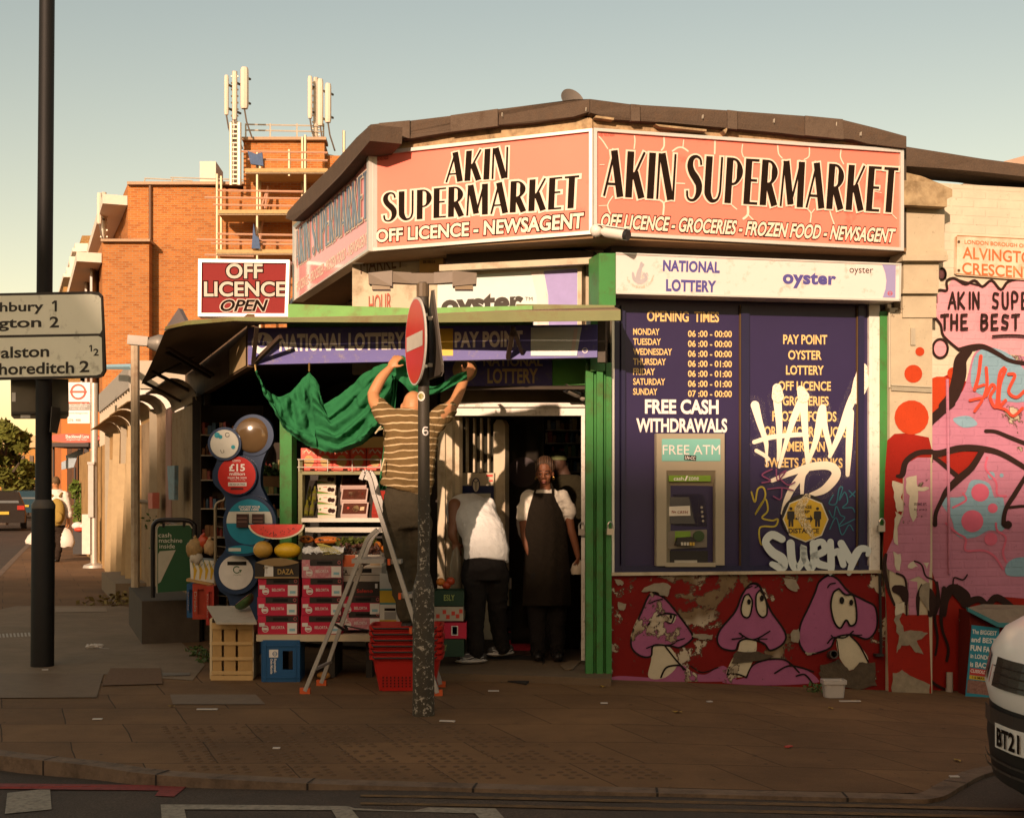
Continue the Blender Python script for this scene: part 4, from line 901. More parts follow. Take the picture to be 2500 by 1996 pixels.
# canopy
aw=T('shop_canopy','low metal canopy wrapping round the shop corner on thin struts','canopy',NF.at(1000,2.5))
cmet=M('canopy_metal',(.14,.15,.05),.6,.1,var=.3,sc=4,grime=.5,gcol='#5b3a1a',gsc=4)
lip=[(1515,782,9.80),(1380,784,9.87),(1240,786,9.97),(960,787,10.2),(700,786,10.38),(571,783,10.5),(455,793,10.68),(403,804,10.8)]
lb=[P(*p)for p in lip];lh=[.075,.075,.08,.05,.03,.03,.03,.02];lt=[p+V((0,0,h))for p,h in zip(lb,lh)]
mb=MB()
for i in range(7):mb.poly([lb[i],lb[i+1],lt[i+1],lt[i]],V((0,.012,0)))
B('front_lip',mb,cmet,aw)
bkp=[NF.at(x,z,-.02)for x,z in((1500,2.89),(1380,2.89),(1240,2.89),(960,2.87),(720,2.84),(640,2.84),(610,2.83),(605,2.83))]
mb=MB()
for i in range(7):mb.poly([lt[i]+V((0,.014,0)),lt[i+1]+V((0,.014,0)),bkp[i+1],bkp[i]],V((0,0,.006)))
B('roof_sheet',mb,M('canopy_sheet',(.20,.14,.085),.7,.2,var=.3),aw)
mb=MB();o0,o1=LF.w(402,812,.65),LF.w(345,938,.65);i0,i1=LF.at(604,2.82,.02),LF.at(452,2.74,.02)
rw=[]
for k in range(7):
 t_=k/6;a=o0.lerp(o1,t_);b2=i0.lerp(i1,t_);rw.append([a+V((0,0,-.02*math.sin(t_*3.1))),a.lerp(b2,.5)+V((0,0,.06+.01*(-1)**k)),b2])
mb.grid(rw);mb.grid([[p+V((0,0,.012))for p in r]for r in rw]);B('side_sheet',mb,MATS['canopy_sheet'],aw,smooth=30)
mb=MB();mb.poly([P(400,806,10.85),P(436,752,11.0),P(457,793,10.78),P(430,800,10.8)],V((.02,.05,0)));B('bent_corner_sheet',mb,M('bent_sheet',(.16,.13,.12),.5,.3),aw)
for(a,b2,r_)in((LF.w(398,842,.6),LF.w(520,915,.02),.014),(LF.w(392,852,.6),LF.w(512,920,.02),.014),(LF.w(366,904,.62),LF.w(475,960,.02),.013),(LF.w(350,932,.62),LF.w(450,984,.02),.012),(LF.w(352,930,.6),LF.w(515,850,.02),.008),
     (P(627,796,10.55),NF.w(618,888,.01),.016),(NF.w(685,822,.25),NF.w(620,886,.01),.016),(P(1253,800,10.15),NF.w(1240,872,.01),.016),(P(1253,800,10.12),NF.w(1275,862,.01),.012)):
 mb=MB();mb.bar(a,b2,r_*2);B('strut',mb,M('strut_rust',(.07,.045,.03),.7,.2),aw)
mb=MB();mb.slab(NF,[(703,742),(1012,752),(1300,746),(1300,800),(703,800)],-.02,-.06);B('back_board',mb,M('green_board',(.12,.30,.06),.55,var=.2,grime=.5,gcol='#6a4a1c',gsc=5),aw)
mb=MB();mb.slab(NF,[(1260,742),(1500,745),(1500,775),(1260,775)],-.04,-.08);B('back_flashing',mb,cmet,aw)
# left fascia returning up the side street
mb=MB();mb.poly([LF.at(604,2.50),LF.at(604,2.93),LF.at(452,2.86),LF.at(452,2.43)],-LF.n*.06);B('side_fascia',mb,M('side_fascia',(.17,.10,.05),.8,var=.5,sc=3,grime=.6,gcol='#1f150c'),shop)
mb=MB();mb.poly([LF.at(560,2.50,.012),LF.at(600,2.51,.012),LF.at(600,2.76,.012),LF.at(560,2.72,.012)]);B('pale_patch',mb,M('tan_patch',(.40,.29,.15)),shop)  # sunlit part of the side fascia painted on as a paler patch
mb=MB();mb.bar(LF.at(470,0,-.05),LF.at(470,2.5,-.05),.09);B('corner_post',mb,M('post_brown',(.12,.085,.05),.8,var=.4),shop)
# satellite dish, cameras, padlocks
t=T('satellite_dish','round satellite dish showing over the roof edge','satellite dish',P(1393,250,12.2))
mb=MB();c=P(1393,250,12.2);mb.lathe([(.005,.0),(.06,.008),(.115,.035),(.115,.045),(.06,.02),(.005,.012)],c,24,Matrix.Rotation(rad(62),3,'X')@Matrix.Rotation(rad(25),3,'Y'));B('dish',mb,M('dish_grey',(.13,.11,.09),.5),t,smooth=40)
mb=MB();mb.tube([c,c+V((.0,.05,-.25))],.012,6);B('arm',mb,M('black_iron',(.02,.017,.015),.5),t)
def cctv(lab,p,d,s_,mt):
 t2=T('security_camera',lab,'camera',p);d=V(d).normalized();m_=MB();m_.ell(p,.045*s_,.045*s_,.045*s_);B('mount',m_,mt,t2,smooth=60)
 m_=MB();a=p+d*.05*s_;m_.tube([a,a+d*.03*s_,a+d*.19*s_],[.022*s_,.036*s_,.036*s_],12);B('body',m_,mt,t2,smooth=40)
 m_=MB();m_.tube([a+d*.188*s_,a+d*.215*s_],.037*s_,12);B('lens_hood',m_,M('lens_black',(.02,.02,.02),.3),t2,smooth=40)
 m_=MB();m_.box(a+d*.1*s_+V((0,0,.042*s_)),(.24*s_,.07*s_,.008),d.to_track_quat('X','Z').to_matrix());B('sun_shield',m_,mt,t2)
cctv('white bullet security camera under the join of the two big signs',CF.w(1456,563,.08),(.75,-.55,-.22),1.1,M('camera_white',(.66,.62,.56),.4,var=.04))
cctv('small grey security camera above the shop doorway',DF.w(1424,968,.12),(-.7,-.6,.25),.8,M('camera_grey',(.30,.26,.2),.4))
for x,y,fr,lab in((1420,1291,DF.off(.06),'padlock on the white door jamb'),(1490,1290,RF.off(.12),'padlock on the green shutter post edge'),(2153,1282,RF.off(.10),'rusty padlock on the right edge of the window panel')):
 t=T('padlock',lab,'padlock',fr.w(x,y+14))
 mb=MB();mb.rect(fr,x-8,y,x+8,y+15,.02,-.01);B('body',mb,M('padlock_steel',(.45,.40,.33),.35,.7),t)
 mb=MB();mb.tube(cat([tuple(fr.w(a,b))for a,b in((x-6,y+1),(x-6,y-10),(x,y-17),(x+6,y-10),(x+6,y+1))],4),.006,6);B('shackle',mb,M('shackle_steel',(.5,.47,.42),.3,.8),t,smooth=40)

# ================================================================== SIGNS
orange=M('sign_orange',(.90,.205,.145),.5,var=.09,sc=1.3,spec=.2,grime=.12,gcol='#b04030',gsc=2);blk=M('sign_black',(.014,.008,.005),.8,var=0,spec=.06);bone=M('sign_bone',(.74,.60,.47),.45,var=.03)
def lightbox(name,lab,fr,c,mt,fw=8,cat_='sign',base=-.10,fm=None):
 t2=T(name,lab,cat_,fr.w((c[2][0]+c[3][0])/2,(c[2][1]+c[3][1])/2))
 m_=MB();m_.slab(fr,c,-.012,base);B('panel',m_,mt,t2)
 m_=MB();o=[V((x,y))for x,y in c];ctr=sum(o,V((0,0)))/4
 ins=[p+V((math.copysign(fw,ctr.x-p.x),math.copysign(fw,ctr.y-p.y)))for p in o]
 for i in range(4):m_.slab(fr,[tuple(o[i]),tuple(o[(i+1)%4]),tuple(ins[(i+1)%4]),tuple(ins[i])],.012,base+.001*i)
 B('frame',m_,fm or alu,t2);return t2
# chamfer sign
t=lightbox('shop_sign','orange AKIN SUPERMARKET sign on the angled corner, the name on two lines',CF,[(903,371),(1446,313),(1446,571),(903,613)],orange)
a1=Q(CF,(1092,373),(1238,358),(1236,434),(1086,445));a2=Q(CF,(934,471),(1410,428),(1406,507),(934,541))
mb=MB();display(mb,'AKIN',a1,CF.n,.045,-.0105);display(mb,'SUPERMARKET',a2,CF.n,.06,-.0105);B('name_outline',mb,bone,t)
mb=MB();display(mb,'AKIN',a1,CF.n,0,-.006);display(mb,'SUPERMARKET',a2,CF.n,0,-.006);B('name_lettering',mb,blk,t)
qq=Q(CF,(917,560),(1425,518),(1422,557),(917,592))
mb=MB();txt(mb,'OFF LICENCE - NEWSAGENT',qq,.03,out=.06,lift=CF.n*-.010);B('strapline_outline',mb,blk,t)
mb=MB();txt(mb,'OFF LICENCE - NEWSAGENT',qq,.03,lift=CF.n*-.008);B('strapline',mb,bone,t)
mb=MB();txt(mb,'CETIN SIGNS',Q(CF,(917,382),(948,379),(948,384),(917,387),d=-.01));txt(mb,'020 7923 9099',Q(CF,(917,388),(948,385),(948,390),(917,393),d=-.01));B('maker_mark',mb,M('maker_red',(.25,.03,.02)),t)
# right sign
t=lightbox('shop_sign','long orange AKIN SUPERMARKET sign with white cracks, facing the side street',RS,[(1450,312),(2207,364),(2207,612),(1450,572)],orange)
a1=Q(RS,(1477,366),(2189,410),(2181,519),(1471,478))
def z3(a,b):return(1400+.4174*a,200+.4174*b)
pc=Paint(RS,-.0115)
for pts,w_ in(([(150,320),(175,350),(200,390)],3),([(357,315),(360,345),(355,390)],3),([(530,325),(530,375),(515,400)],4),([(580,405),(610,385),(640,385),(670,405)],4),([(645,340),(640,385)],2.5),([(828,345),(826,420)],4),([(990,365),(985,410),(995,440)],2.5),([(1195,372),(1200,420),(1220,445)],3),([(1380,385),(1378,435),(1350,455)],3),([(1565,400),(1562,440),(1580,480)],3),([(1910,490),(1885,510)],2),([(230,670),(200,720),(215,770)],3),([(150,725),(200,722)],2),([(500,690),(528,710),(525,775)],4.5),([(545,690),(528,710)],3),([(590,592),(650,595)],3),([(920,715),(955,745)],3),([(1020,725),(1020,775),(995,800)],6),([(1020,775),(1050,805)],3),([(1370,745),(1390,770),(1385,820)],3),([(1410,745),(1390,770)],2.5),([(1500,755),(1510,790),(1525,830)],3),([(1860,770),(1890,800)],2),([(155,485),(180,485)],2),([(1760,640),(1800,648)],2)):
 pc.st(pts,w_,z3,3)
B('crack_pattern',pc.mb,bone,t)
mb=MB();display(mb,'AKIN SUPERMARKET',a1,RS.n,.038,-.0035);B('name_outline',mb,bone,t)
mb=MB();display(mb,'AKIN SUPERMARKET',a1,RS.n,0,.003);B('name_lettering',mb,blk,t)
qq=Q(RS,(1469,520),(2189,558),(2185,593),(1467,556));s_='OFF LICENCE - GROCERIES - FROZEN FOOD - NEWSAGENT'
mb=MB();txt(mb,s_,qq,.03,.22,out=.06,lift=RS.n*-.0085);B('strapline_outline',mb,blk,t)
mb=MB();txt(mb,s_,qq,.03,.22,lift=RS.n*-.0065);B('strapline',mb,bone,t)
mb=MB();txt(mb,'CETIN SIGNS',Q(RS,1463,324,1500,328,d=-.01));txt(mb,'020 7923 9099',Q(RS,1463,329,1500,333,d=-.01));B('maker_mark',mb,MATS['maker_red'],t)
# left sign
t=lightbox('shop_sign','faded pink AKIN SUPERMARKET sign on the left face, turned away from the sun',LS,[(714,552),(900,380),(900,612),(714,736)],M('sign_pink_faded',(.80,.36,.36),.12,var=.05,sc=2,spec=.7),5)  # sky reflection put into the panel as a paler pink
a1=Q(LS,(719,566),(896,415),(896,531),(721,652));mb=MB();display(mb,'AKIN SUPERMARKET',a1,LS.n,.035,-.0085);B('name_outline',mb,bone,t)
mb=MB();display(mb,'AKIN SUPERMARKET',a1,LS.n,0,-.003);B('name_lettering',mb,M('faded_blue_letter',(.13,.17,.23),.2),t)  # letters lightened for the same sky reflection
mb=MB();txt(mb,s_,Q(LS,(717,692),(896,564),(896,594),(717,716)),.03,.15,lift=LS.n*-.009);B('strapline',mb,bone,t)
dbone=M('dull_bone',(.46,.40,.32),.5,var=.05)  # bone darkened for the shade on the hanging sign
# off licence hanging sign
OL=Fr(600,13.7,60000)
t=lightbox('hanging_sign','red OFF LICENCE OPEN sign projecting from the left wall',OL,[(484,632),(707,634),(703,773),(483,772)],M('sign_dull_red',(.21,.022,.02),.6,var=.05,spec=.1),8,base=-.16)  # shade on this sign put into a darker red
for(w_,x0,y0,x1,y1,sh_,c1,c2)in(('OFF',552,643,641,680,0,blk,dbone),('LICENCE',498,687,697,724,0,blk,dbone),('OPEN',538,731,655,760,.3,dbone,blk)):
 mb=MB();txt(mb,w_,Q(OL,x0,y0,x1,y1,d=-.0105),.025,sh_,out=.055);B('letter_outline',mb,c1,t);mb=MB();txt(mb,w_,Q(OL,x0,y0,x1,y1,d=-.008),.025,sh_);B('lettering',mb,c2,t)
mb=MB();mb.bar(OL.w(700,640,-.08),LS.w(716,645,-.05),.03);mb.bar(OL.w(700,760,-.08),LS.w(716,730,-.05),.03);B('bracket',mb,alu,t)
# lottery / oyster box board above the panel
RB=RF.off(.30);brd=M('board_white',(.68,.585,.54),.4,var=.05,sc=3,grime=.25,gcol='#9a8a70',gsc=9)
ind_=M('print_indigo',(.075,.065,.25),.45,var=.03);lil=M('print_lilac',(.28,.25,.44),.45,var=.03)
t=T('shop_sign','white box sign reading NATIONAL LOTTERY and oyster above the navy panel','sign',RB.w(1850,725))
mb=MB();mb.slab(RB,[(1504,618),(2200,645),(2197,733),(1504,716)],0,-.28);B('panel',mb,brd,t)
mb=MB()
for c in([(1504,616),(2201,643),(2201,647),(1504,620)],[(1504,713),(2198,730),(2198,735),(1504,717)],[(2196,645),(2201,645),(2199,733),(2195,733)]):mb.slab(RB,c,.008,.0005)
B('frame',mb,alu,t)
mb=MB()
for w_,q_ in(('NATIONAL',((1619,634),(1758,639),(1757,667),(1618,662))),('LOTTERY',((1626,681),(1749,685),(1748,714),(1626,711))),('oyster',((1911,662),(2042,668),(2041,705),(1911,703)))):txt(mb,w_,Q(RB,*q_,d=.003),.042,0,1.06)
B('lettering',mb,ind_,t)
mb=MB();txt(mb,'oyster',Q(RB,(2074,652),(2132,654),(2132,672),(2074,671),d=.003));B('small_lettering',mb,blk,t)
mb=MB();mb.poly([RB.w(x,y,.003)for x,y in((2154,646),(2187,647),(2186,727),(2155,726),(2162,705),(2164,685),(2161,665))]);B('lilac_panel',mb,lil,t)
mb=MB();roundel(mb,RB,2173,716,5,.0045);B('roundel',mb,red,t)
def crossed_fingers(fr,cx,cy,k,d,parent,m1):
 p_=Paint(fr,d)
 p_.st([(cx-18*k,cy-2*k),(cx-14*k,cy+13*k),(cx,cy+20*k),(cx+14*k,cy+12*k),(cx+10*k,cy)],[5*k,9*k,11*k,9*k,5*k]);p_.st([(cx-4*k,cy+12*k),(cx,cy-10*k),(cx+3*k,cy-26*k)],[10*k,8*k,6*k]);p_.st([(cx+7*k,cy-22*k),(cx-3*k,cy-8*k),(cx-7*k,cy+8*k)],[6*k,7*k,8*k])
 for o in(6,13):p_.st([(cx+o*k,cy+6*k),(cx+o*k+3*k,cy-2*k),(cx+o*k+6*k,cy+5*k)],2.2*k)
 B('crossed_fingers_logo',p_.mb,m1,parent)
crossed_fingers(RB,1563,668,1.0,.002,t,M('print_grey',(.38,.36,.38),.5))
mb=MB()
for i,ch in enumerate('The National Lottery'):
 if ch==' ':continue
 a=rad(200+i*7.5*1.05-0);x=1563+33*math.cos(math.pi-(a-math.pi));y=668+33*math.sin(a-math.pi)*1.0
 txt(mb,ch,Q(RB,x-2.2,y-3,x+2.2,y+3,d=.003))
B('ring_lettering',mb,M('print_peach',(.62,.42,.32)),t)
# oyster poster behind the canopy
t=T('shop_sign','pale oyster poster with lilac edge half hidden behind the canopy','sign',WB.w(1240,760,.05))
PF=CF.off(-.42)
mb=MB();mb.slab(PF,[(1068,672),(1412,650),(1412,800),(1068,800)],0,-.1);B('panel',mb,M('poster_ice',(.60,.66,.62),.4,var=.04),t)
mb=MB();mb.slab(PF,[(1062,668),(1420,644),(1420,652),(1062,676)],.02,-.1);mb.slab(PF,[(1410,650),(1420,650),(1420,800),(1410,800)],.02,-.101);B('frame',mb,cream,t)
mb=MB();mb.poly([PF.w(x,y,.004)for x,y in((1328,662),(1409,656),(1409,800),(1340,800),(1338,720))]);B('lilac_panel',mb,M('print_lilac_bright',(.28,.24,.50),.45),t)
mb=MB();mb.poly([PF.w(x,y,.006)for x,y in((1296,664),(1326,661),(1336,720),(1337,800),(1312,800),(1310,720))]);B('white_band',mb,brd,t)
mb=MB();txt(mb,'oyster',Q(PF,(1077,722),(1278,712),(1278,775),(1077,790),d=.004),.045);txt(mb,'TM',Q(PF,1282,725,1300,734,d=.004));B('lettering',mb,M('print_brown',(.04,.03,.02)),t)
# fascia sign below the canopy
t=T('shop_sign','navy NATIONAL LOTTERY and PAY POINT fascia half shaded by the canopy','sign',NF.w(1030,885))
mb=MB();mb.slab(NF,[(605,800),(1458,792),(1458,872),(605,890)],0,-.09);B('panel',mb,M('fascia_navy',(.095,.085,.30),.5,var=.12,sc=3,grime=.3,gcol='#8a8070',gsc=16),t)
mb=MB();txt(mb,'NATIONAL LOTTERY',Q(NF,(682,815),(988,810),(988,853),(682,858),d=.003),.045,0,1.06);txt(mb,'PAY POINT',Q(NF,(1110,810),(1276,806),(1276,847),(1110,849),d=.003),.045,0,1.06);p=ringpts(641,838,27);mb.poly([NF.w(x,y,.002)for x,y in p]);B('lettering',mb,M('letter_bright',0),t)
crossed_fingers(NF,640,834,.6,.003,t,ind_)
mb=MB();mb.rect(NF,1034,802,1106,868,.002);B('pay_point_logo',mb,M('print_yellow',(.70,.45,.05),.5),t)
mb=MB();mb.slab(NF,[(1296,799),(1420,798),(1408,868),(1296,868)],.006,.0005);B('poster',mb,M('poster_ice',0),t)
mb=MB();txt(mb,'Transport for London',Q(NF,1312,853,1372,859,d=.008));roundel(mb,NF,1428,855,6,.004);B('poster_lettering',mb,MATS['letter_bright'],t)
mb=MB();mb.poly([NF.w(x,y,.0075)for x,y in((1402,800),(1411,800),(1402,867),(1393,867))]);B('white_band',mb,brd,t)
mb=MB();mb.rect(NF,1459,778,1478,884,-.02,-.12);B('end_cap',mb,M('end_dark',(.06,.045,.03)),t)
# second lottery sign above the door
D1=DF.off(.30)
t=T('shop_sign','dark blue NATIONAL LOTTERY sign recessed over the doorway','sign',D1.w(1220,945))
mb=MB();mb.slab(D1,[(1085,860),(1348,852),(1348,941),(1085,948)],0,-.06);B('panel',mb,MATS['fascia_navy'],t)
mb=MB();txt(mb,'NATIONAL',Q(D1,1180,868,1325,894,d=.003),.03);txt(mb,'LOTTERY',Q(D1,1190,899,1313,936,d=.003),.03);p=ringpts(1135,902,30);mb.poly([D1.w(x,y,.003)for x,y in p]);B('lettering',mb,M('letter_dull',(.55,.42,.22)),t)
mb=MB();mb.slab(D1,[(1349,850),(1440,850),(1440,938),(1349,941)],.0,-.05);B('green_panel',mb,M('green_panel',(.10,.34,.06),.5,var=.1),t)
mb=MB();mb.rect(D1,1085,942,1440,950,.02,-.05);B('lower_trim',mb,dark,t)

# ================================================================== STALL, STOCK AND STREET FURNITURE
def M0(n):return MATS[n]
YT=10.6
# timber crate with tilted board lid
cw=M('crate_wood',(.40,.25,.095),.75,var=.25,sc=10,bp=.2)
t=T('wooden_crate','slatted pale wooden crate standing on end with a white board on top','crate',G(568,1660))
CFr=Fr(568,G(568,1660).y,60000)
mb=MB()
for x0,x1 in((519,541),(547,575),(581,616)):mb.rect(CFr,x0,1524,x1,1654,0,-.008)
for x0,x1 in((519,545),(550,590),(595,616)):mb.rect(CFr.off(-.37),x0,1534,x1,1644,0,-.008)
B('slats',mb,cw,t)
mb=MB()
for y0,y1 in((1566,1574),(1603,1611),(1637,1646),(1520,1535)):mb.rect(CFr,517,y0,617,y1,.012,.001)
mb.rect(CFr,514,1648,617,1660,.014,-.38);B('batten',mb,M('crate_batten',(.48,.32,.14),.75,var=.2,sc=12),t)
mb=MB();mb.rect(CFr,512,1510,518,1656,-.001,-.37);mb.rect(CFr,616.5,1520,619,1656,-.001,-.37);B('end_board',mb,M('crate_pale',(.52,.42,.26),.7),t)
mb=MB();mb.rect(CFr,545,1640,550,1628,-.1,-.14);B('blue_scrap',mb,M('scrap_blue',(.03,.14,.25)),t)
lid=[P(529,1519,10.5),P(627,1519,10.5),P(609,1478,11.05),P(505,1478,11.05)]
mb=MB();mb.poly(lid,V((0,0,-.014)));B('board',mb,M('lid_white',(.40,.36,.29),.5,var=.12,sc=5,grime=.3,gcol='#7d705b',gsc=8),label='white laminate board lying tilted on the wooden crate',cat='board')
rind=M('melon_rind',(.04,.09,.025),.45,var=.6,sc=26);flesh=M('melon_flesh',(.55,.07,.05),.4,var=.3,sc=24);rim_=M('melon_rim',(.55,.56,.30),.5)
t=T('watermelon_wedge','small cut watermelon wedge lying on the white board','watermelon',P(589,1484,10.85));c=P(590,1466,10.85);Mx=Matrix.Rotation(rad(-38),3,'Y')@Matrix.Rotation(rad(25),3,'Z')
mb=MB();mb.ell(c+V((.02,0,0)),.09,.09,.055,Mx,f=lambda p:V((p.x,p.y,min(p.z,.012))));B('rind',mb,rind,t,smooth=40)
mb=MB();mb.lathe([(.082,.0135),(.088,.0145)],c+V((.02,0,0)),20,Mx);B('pith',mb,rim_,t);mb=MB();mb.lathe([(.076,.015),(.074,.017)],c+V((.02,0,0)),20,Mx);B('flesh',mb,M('pink_flesh',(.50,.22,.20),.4),t)
# trestle table
t=T('stall_table','long cream trestle board carrying the fruit boxes','table',P(770,1660,YT))
tz=CZ-(1548-HY)/F*YT
mb=MB();mb.box((P(770,0,YT).x,YT+.38,tz-.026),(.92,.80,.052));B('tabletop',mb,M('table_cream',(.52,.43,.29),.6,var=.08,grime=.2),t)
for dx in(-.35,.1,.40):
 mb=MB();mb.box((P(770,0,YT).x+dx,YT+.45,tz/2-.026),(.05,.5,tz-.052));B('leg',mb,M('leg_dark',(.03,.025,.02)),t)
mb=MB();mb.ell(G(783,1658)+V((.02,.02,.03)),.055,.035,.03);B('orange_peel',mb,M('peel',(.35,.17,.04),.6,var=.4,sc=30),label='dropped orange-brown fruit lying under the table by the ladder foot',cat='fruit',smooth=60)
# beer crate
t=T('beer_crate','blue plastic beer crate tipped on its end under the table','crate',G(690,1664));KF=Fr(690,G(690,1664).y,60000);bl=M('crate_blue',(.012,.085,.22),.45,var=.15,sc=5)
mb=MB()
for c in((642,1562,732,1588),(642,1634,732,1664),(642,1588,690,1634),(715,1588,732,1634)):mb.rect(KF,*c,0,-.02)
for c in((638,1564,645,1664),(726,1564,733,1664)):mb.rect(KF,*c,-.0205,-.40)
mb.rect(KF,645,1563,727,1568,-.0205,-.40);mb.rect(KF,645,1658,727,1663,-.0205,-.40);B('body',mb,bl,t)
mb=MB()
for c in((646,1562,649,1664),(720,1562,723,1664),(642,1574,732,1577),(642,1652,732,1655)):mb.rect(KF,*c,.008,.0005)
B('rib',mb,bl,t)
mb=MB();mb.rect(KF,657,1585,679,1604,.003);B('white_badge',mb,M('print_white',(.70,.68,.64),.5),t)
mb=MB();roundel(mb,KF,671,1595,5,.005);B('badge_emblem',mb,bl,t)
mb=MB()
for w_,x,y0,y1,k in(('Rapunzel-',667,1607,1642,8),('Oele Mischle',660,1607,1644,6)):txt(mb,w_,Q(KF,(x+k,y0),(x+k,y1),(x,y1),(x,y0),d=.003),.02)
B('lettering',mb,MATS['print_white'],t)
# fruit cartons
crim=M('carton_crimson',(.48,.012,.05),.5,var=.12,sc=8);cblk=M('carton_black',(.022,.016,.013),.55,var=.2);lbl=M('label_white',(.66,.64,.60),.55,var=.05)
pinkw=M('carton_worn_pink',(.50,.16,.20),.6,var=.45,sc=45,grime=.7,gcol='#c9b3ac',gsc=30)
W_,H_,D_=.318,.147,.42
def carton(name,lab,loc,w_=W_,h_=H_,worn=False,rz=0,group=None):
 t2=T(name,lab,'box',loc,group);o=V(loc)
 def pn(nm,x0,x1,z0,z1,mt,y=-.0015,d=None):
  m_=MB();m_.poly([o+V((x,y,z))for x,z in((x0*w_-w_/2,z0*h_),(x1*w_-w_/2,z0*h_),(x1*w_-w_/2,z1*h_),(x0*w_-w_/2,z1*h_))]);return B(nm,m_,mt,t2)
 m_=MB();m_.box(o+V((0,D_/2,h_/2)),(w_,D_,h_-.003));B('carton',m_,pinkw if worn else crim,t2)
 pn('black_band',.20,.998,.66,.985,cblk);pn('dark_edge',.975,.998,.02,.65,cblk);m_=MB();m_.box(o+V((.02,.001,h_*.82)),(.12,.006,.022));B('hand_hole',m_,M('hole_black',(.006,.005,.004),.9),t2)
 pn('label',.73,.965,.05,.62,lbl,-.003);pn('blue_stamp',.78,.92,.18,.32,M('stamp_blue',(.22,.42,.50)),-.0045);pn('barcode',.03,.17,.42,.62,lbl,-.003)
 m_=MB();p_=[(-.315*w_+.024*math.cos(a),.3*h_+.024*math.sin(a))for a in[i*math.pi/10 for i in range(22)]];m_.stroke(p_,.006,lambda x,z:o+V((x,-.003,z)),rnd=False);m_.stroke([(-.315*w_-.012,.3*h_),(-.315*w_+.012,.3*h_)],.02,lambda x,z:o+V((x,-.0034,z)));B('round_emblem',m_,lbl,t2)
 m_=MB();x0,x1,z0,z1=-.16*w_,.16*w_,.30*h_,.45*h_;txt(m_,'BELORTA',[o+V((x0,-.003,z1)),o+V((x1,-.003,z1)),o+V((x1,-.003,z0)),o+V((x0,-.003,z0))],.012);B('lettering',m_,lbl,t2)
 m_=MB();p_=[(.42*w_+.011*math.cos(a),.84*h_+.011*math.sin(a))for a in[i*math.pi/8 for i in range(18)]];m_.stroke(p_,.005,lambda x,z:o+V((x,-.003,z)),rnd=False);B('corner_mark',m_,M('mark_red',(.45,.10,.10)),t2)
 return t2
gx1,gx2,gx3=P(679,0,YT).x,P(784,0,YT).x,P(880,0,YT+.03).x
g_='crimson fruit cartons stacked on the trestle table'
c0=carton('fruit_carton','crimson fruit carton at the bottom of the left stack on the table',(gx1,YT,tz),group=g_)
dup(c0,(gx1-.004,YT+.005,tz+H_),0,'crimson fruit carton in the middle of the left stack, between two alike');dup(c0,(gx1+.002,YT+.008,tz+2*H_),.02,'crimson fruit carton of the left stack right under the black melon box')
dup(c0,(gx2,YT,tz),-.01,'crimson fruit carton at the bottom of the second stack, behind the ladder leg');dup(c0,(gx2+.004,YT+.005,tz+H_),.01,'crimson fruit carton in the middle of the second stack');dup(c0,(gx2+.01,YT+.005,tz+2*H_),0,'crimson fruit carton third up in the second stack')
wn=carton('fruit_carton','faded pink carton under the white paper, top of the second stack',(gx2+.008,YT,tz+3*H_),worn=True,group=g_);wn.scale=(1,1,1)
dup(wn,(gx3,YT+.05,tz+.03),0,'faded pink carton at the bottom of the third stack behind the ladder');dup(c0,(gx3,YT+.05,tz+.03+H_*.8),0,'crimson fruit carton in the third stack under a black box')
def plainbox(name,lab,c,sz,mt,bits=(),cat_='box',rz=0):
 t2=T(name,lab,cat_,c);c=V(c);m_=MB();th=.006;x,y,z=sz[0]/2,sz[1],sz[2]
 Mz=Matrix.Rotation(rz,3,'Z')
 for cc,s_ in(((0,th/2,z/2),(sz[0],th,z)),((0,y-th/2,z/2),(sz[0],th,z)),((-x+th/2,y/2,z/2),(th,y-2.2*th,z)),((x-th/2,y/2,z/2),(th,y-2.2*th,z)),((0,y/2,th/2+.001),(sz[0]-2.2*th,y-2.2*th,th))):m_.box(c+Mz@V(cc),s_,Mz)
 B('carton',m_,mt,t2)
 for(nm,x0,x1,z0,z1,m2,tx)in bits:
  m_=MB();q=[c+Mz@V((sz[0]*(a-.5),-.002,sz[2]*b))for a,b in((x0,z1),(x1,z1),(x1,z0),(x0,z0))]
  if tx:txt(m_,tx,q,.015)
  else:m_.poly(q[::-1])
  B(nm,m_,m2,t2)
 return t2
brownc=M('cardboard',(.26,.17,.075),.8,var=.2,sc=8);gold=M('print_gold',(.40,.26,.07),.5)
zt=tz+3*H_
plainbox('melon_box','black open melon box with gold lettering on top of the left stack',(gx1-.008,YT-.012,zt),(.345,.44,.125),cblk,(('brown_edge',.0,1,.0,.10,brownc,None),('lettering',.52,.88,.25,.58,gold,'DAZA'),('paper_slip',.22,.42,.12,.82,lbl,None),('lettering',.20,.30,.3,.7,gold,'TT')))
mb=MB()
o=V((gx1,YT-.02,zt+.125));mb.grid([[o+V((x,-.004-.0*k,(.035 if k else-.03)*(1-(x/.17)**2)*(1 if k else 1)-(0 if k else.0)))for x in[-.165+.033*i for i in range(11)]]for k in(0,1)]);B('cardboard_flap',mb,brownc,label='curved cardboard flap at the front of the melon box',cat='cardboard')
for(x,y,rx,rz_,cmt,lab)in((642,1341,.078,.069,'melon_gold','round netted cantaloupe melon in the black box'),(702,1343,.108,.064,'melon_yellow','long bright yellow melon in the black box')):
 mb=MB();mb.ell(P(x,y,YT+.14),rx,.07,rz_,n=20,m=14);B('melon',mb,M(cmt,(.50,.29,.05)if 'gold' in cmt else(.62,.38,.015),.4,var=.2,sc=60,bp=.25 if 'gold' in cmt else.05,bs=70),label=lab,cat='melon',smooth=80)
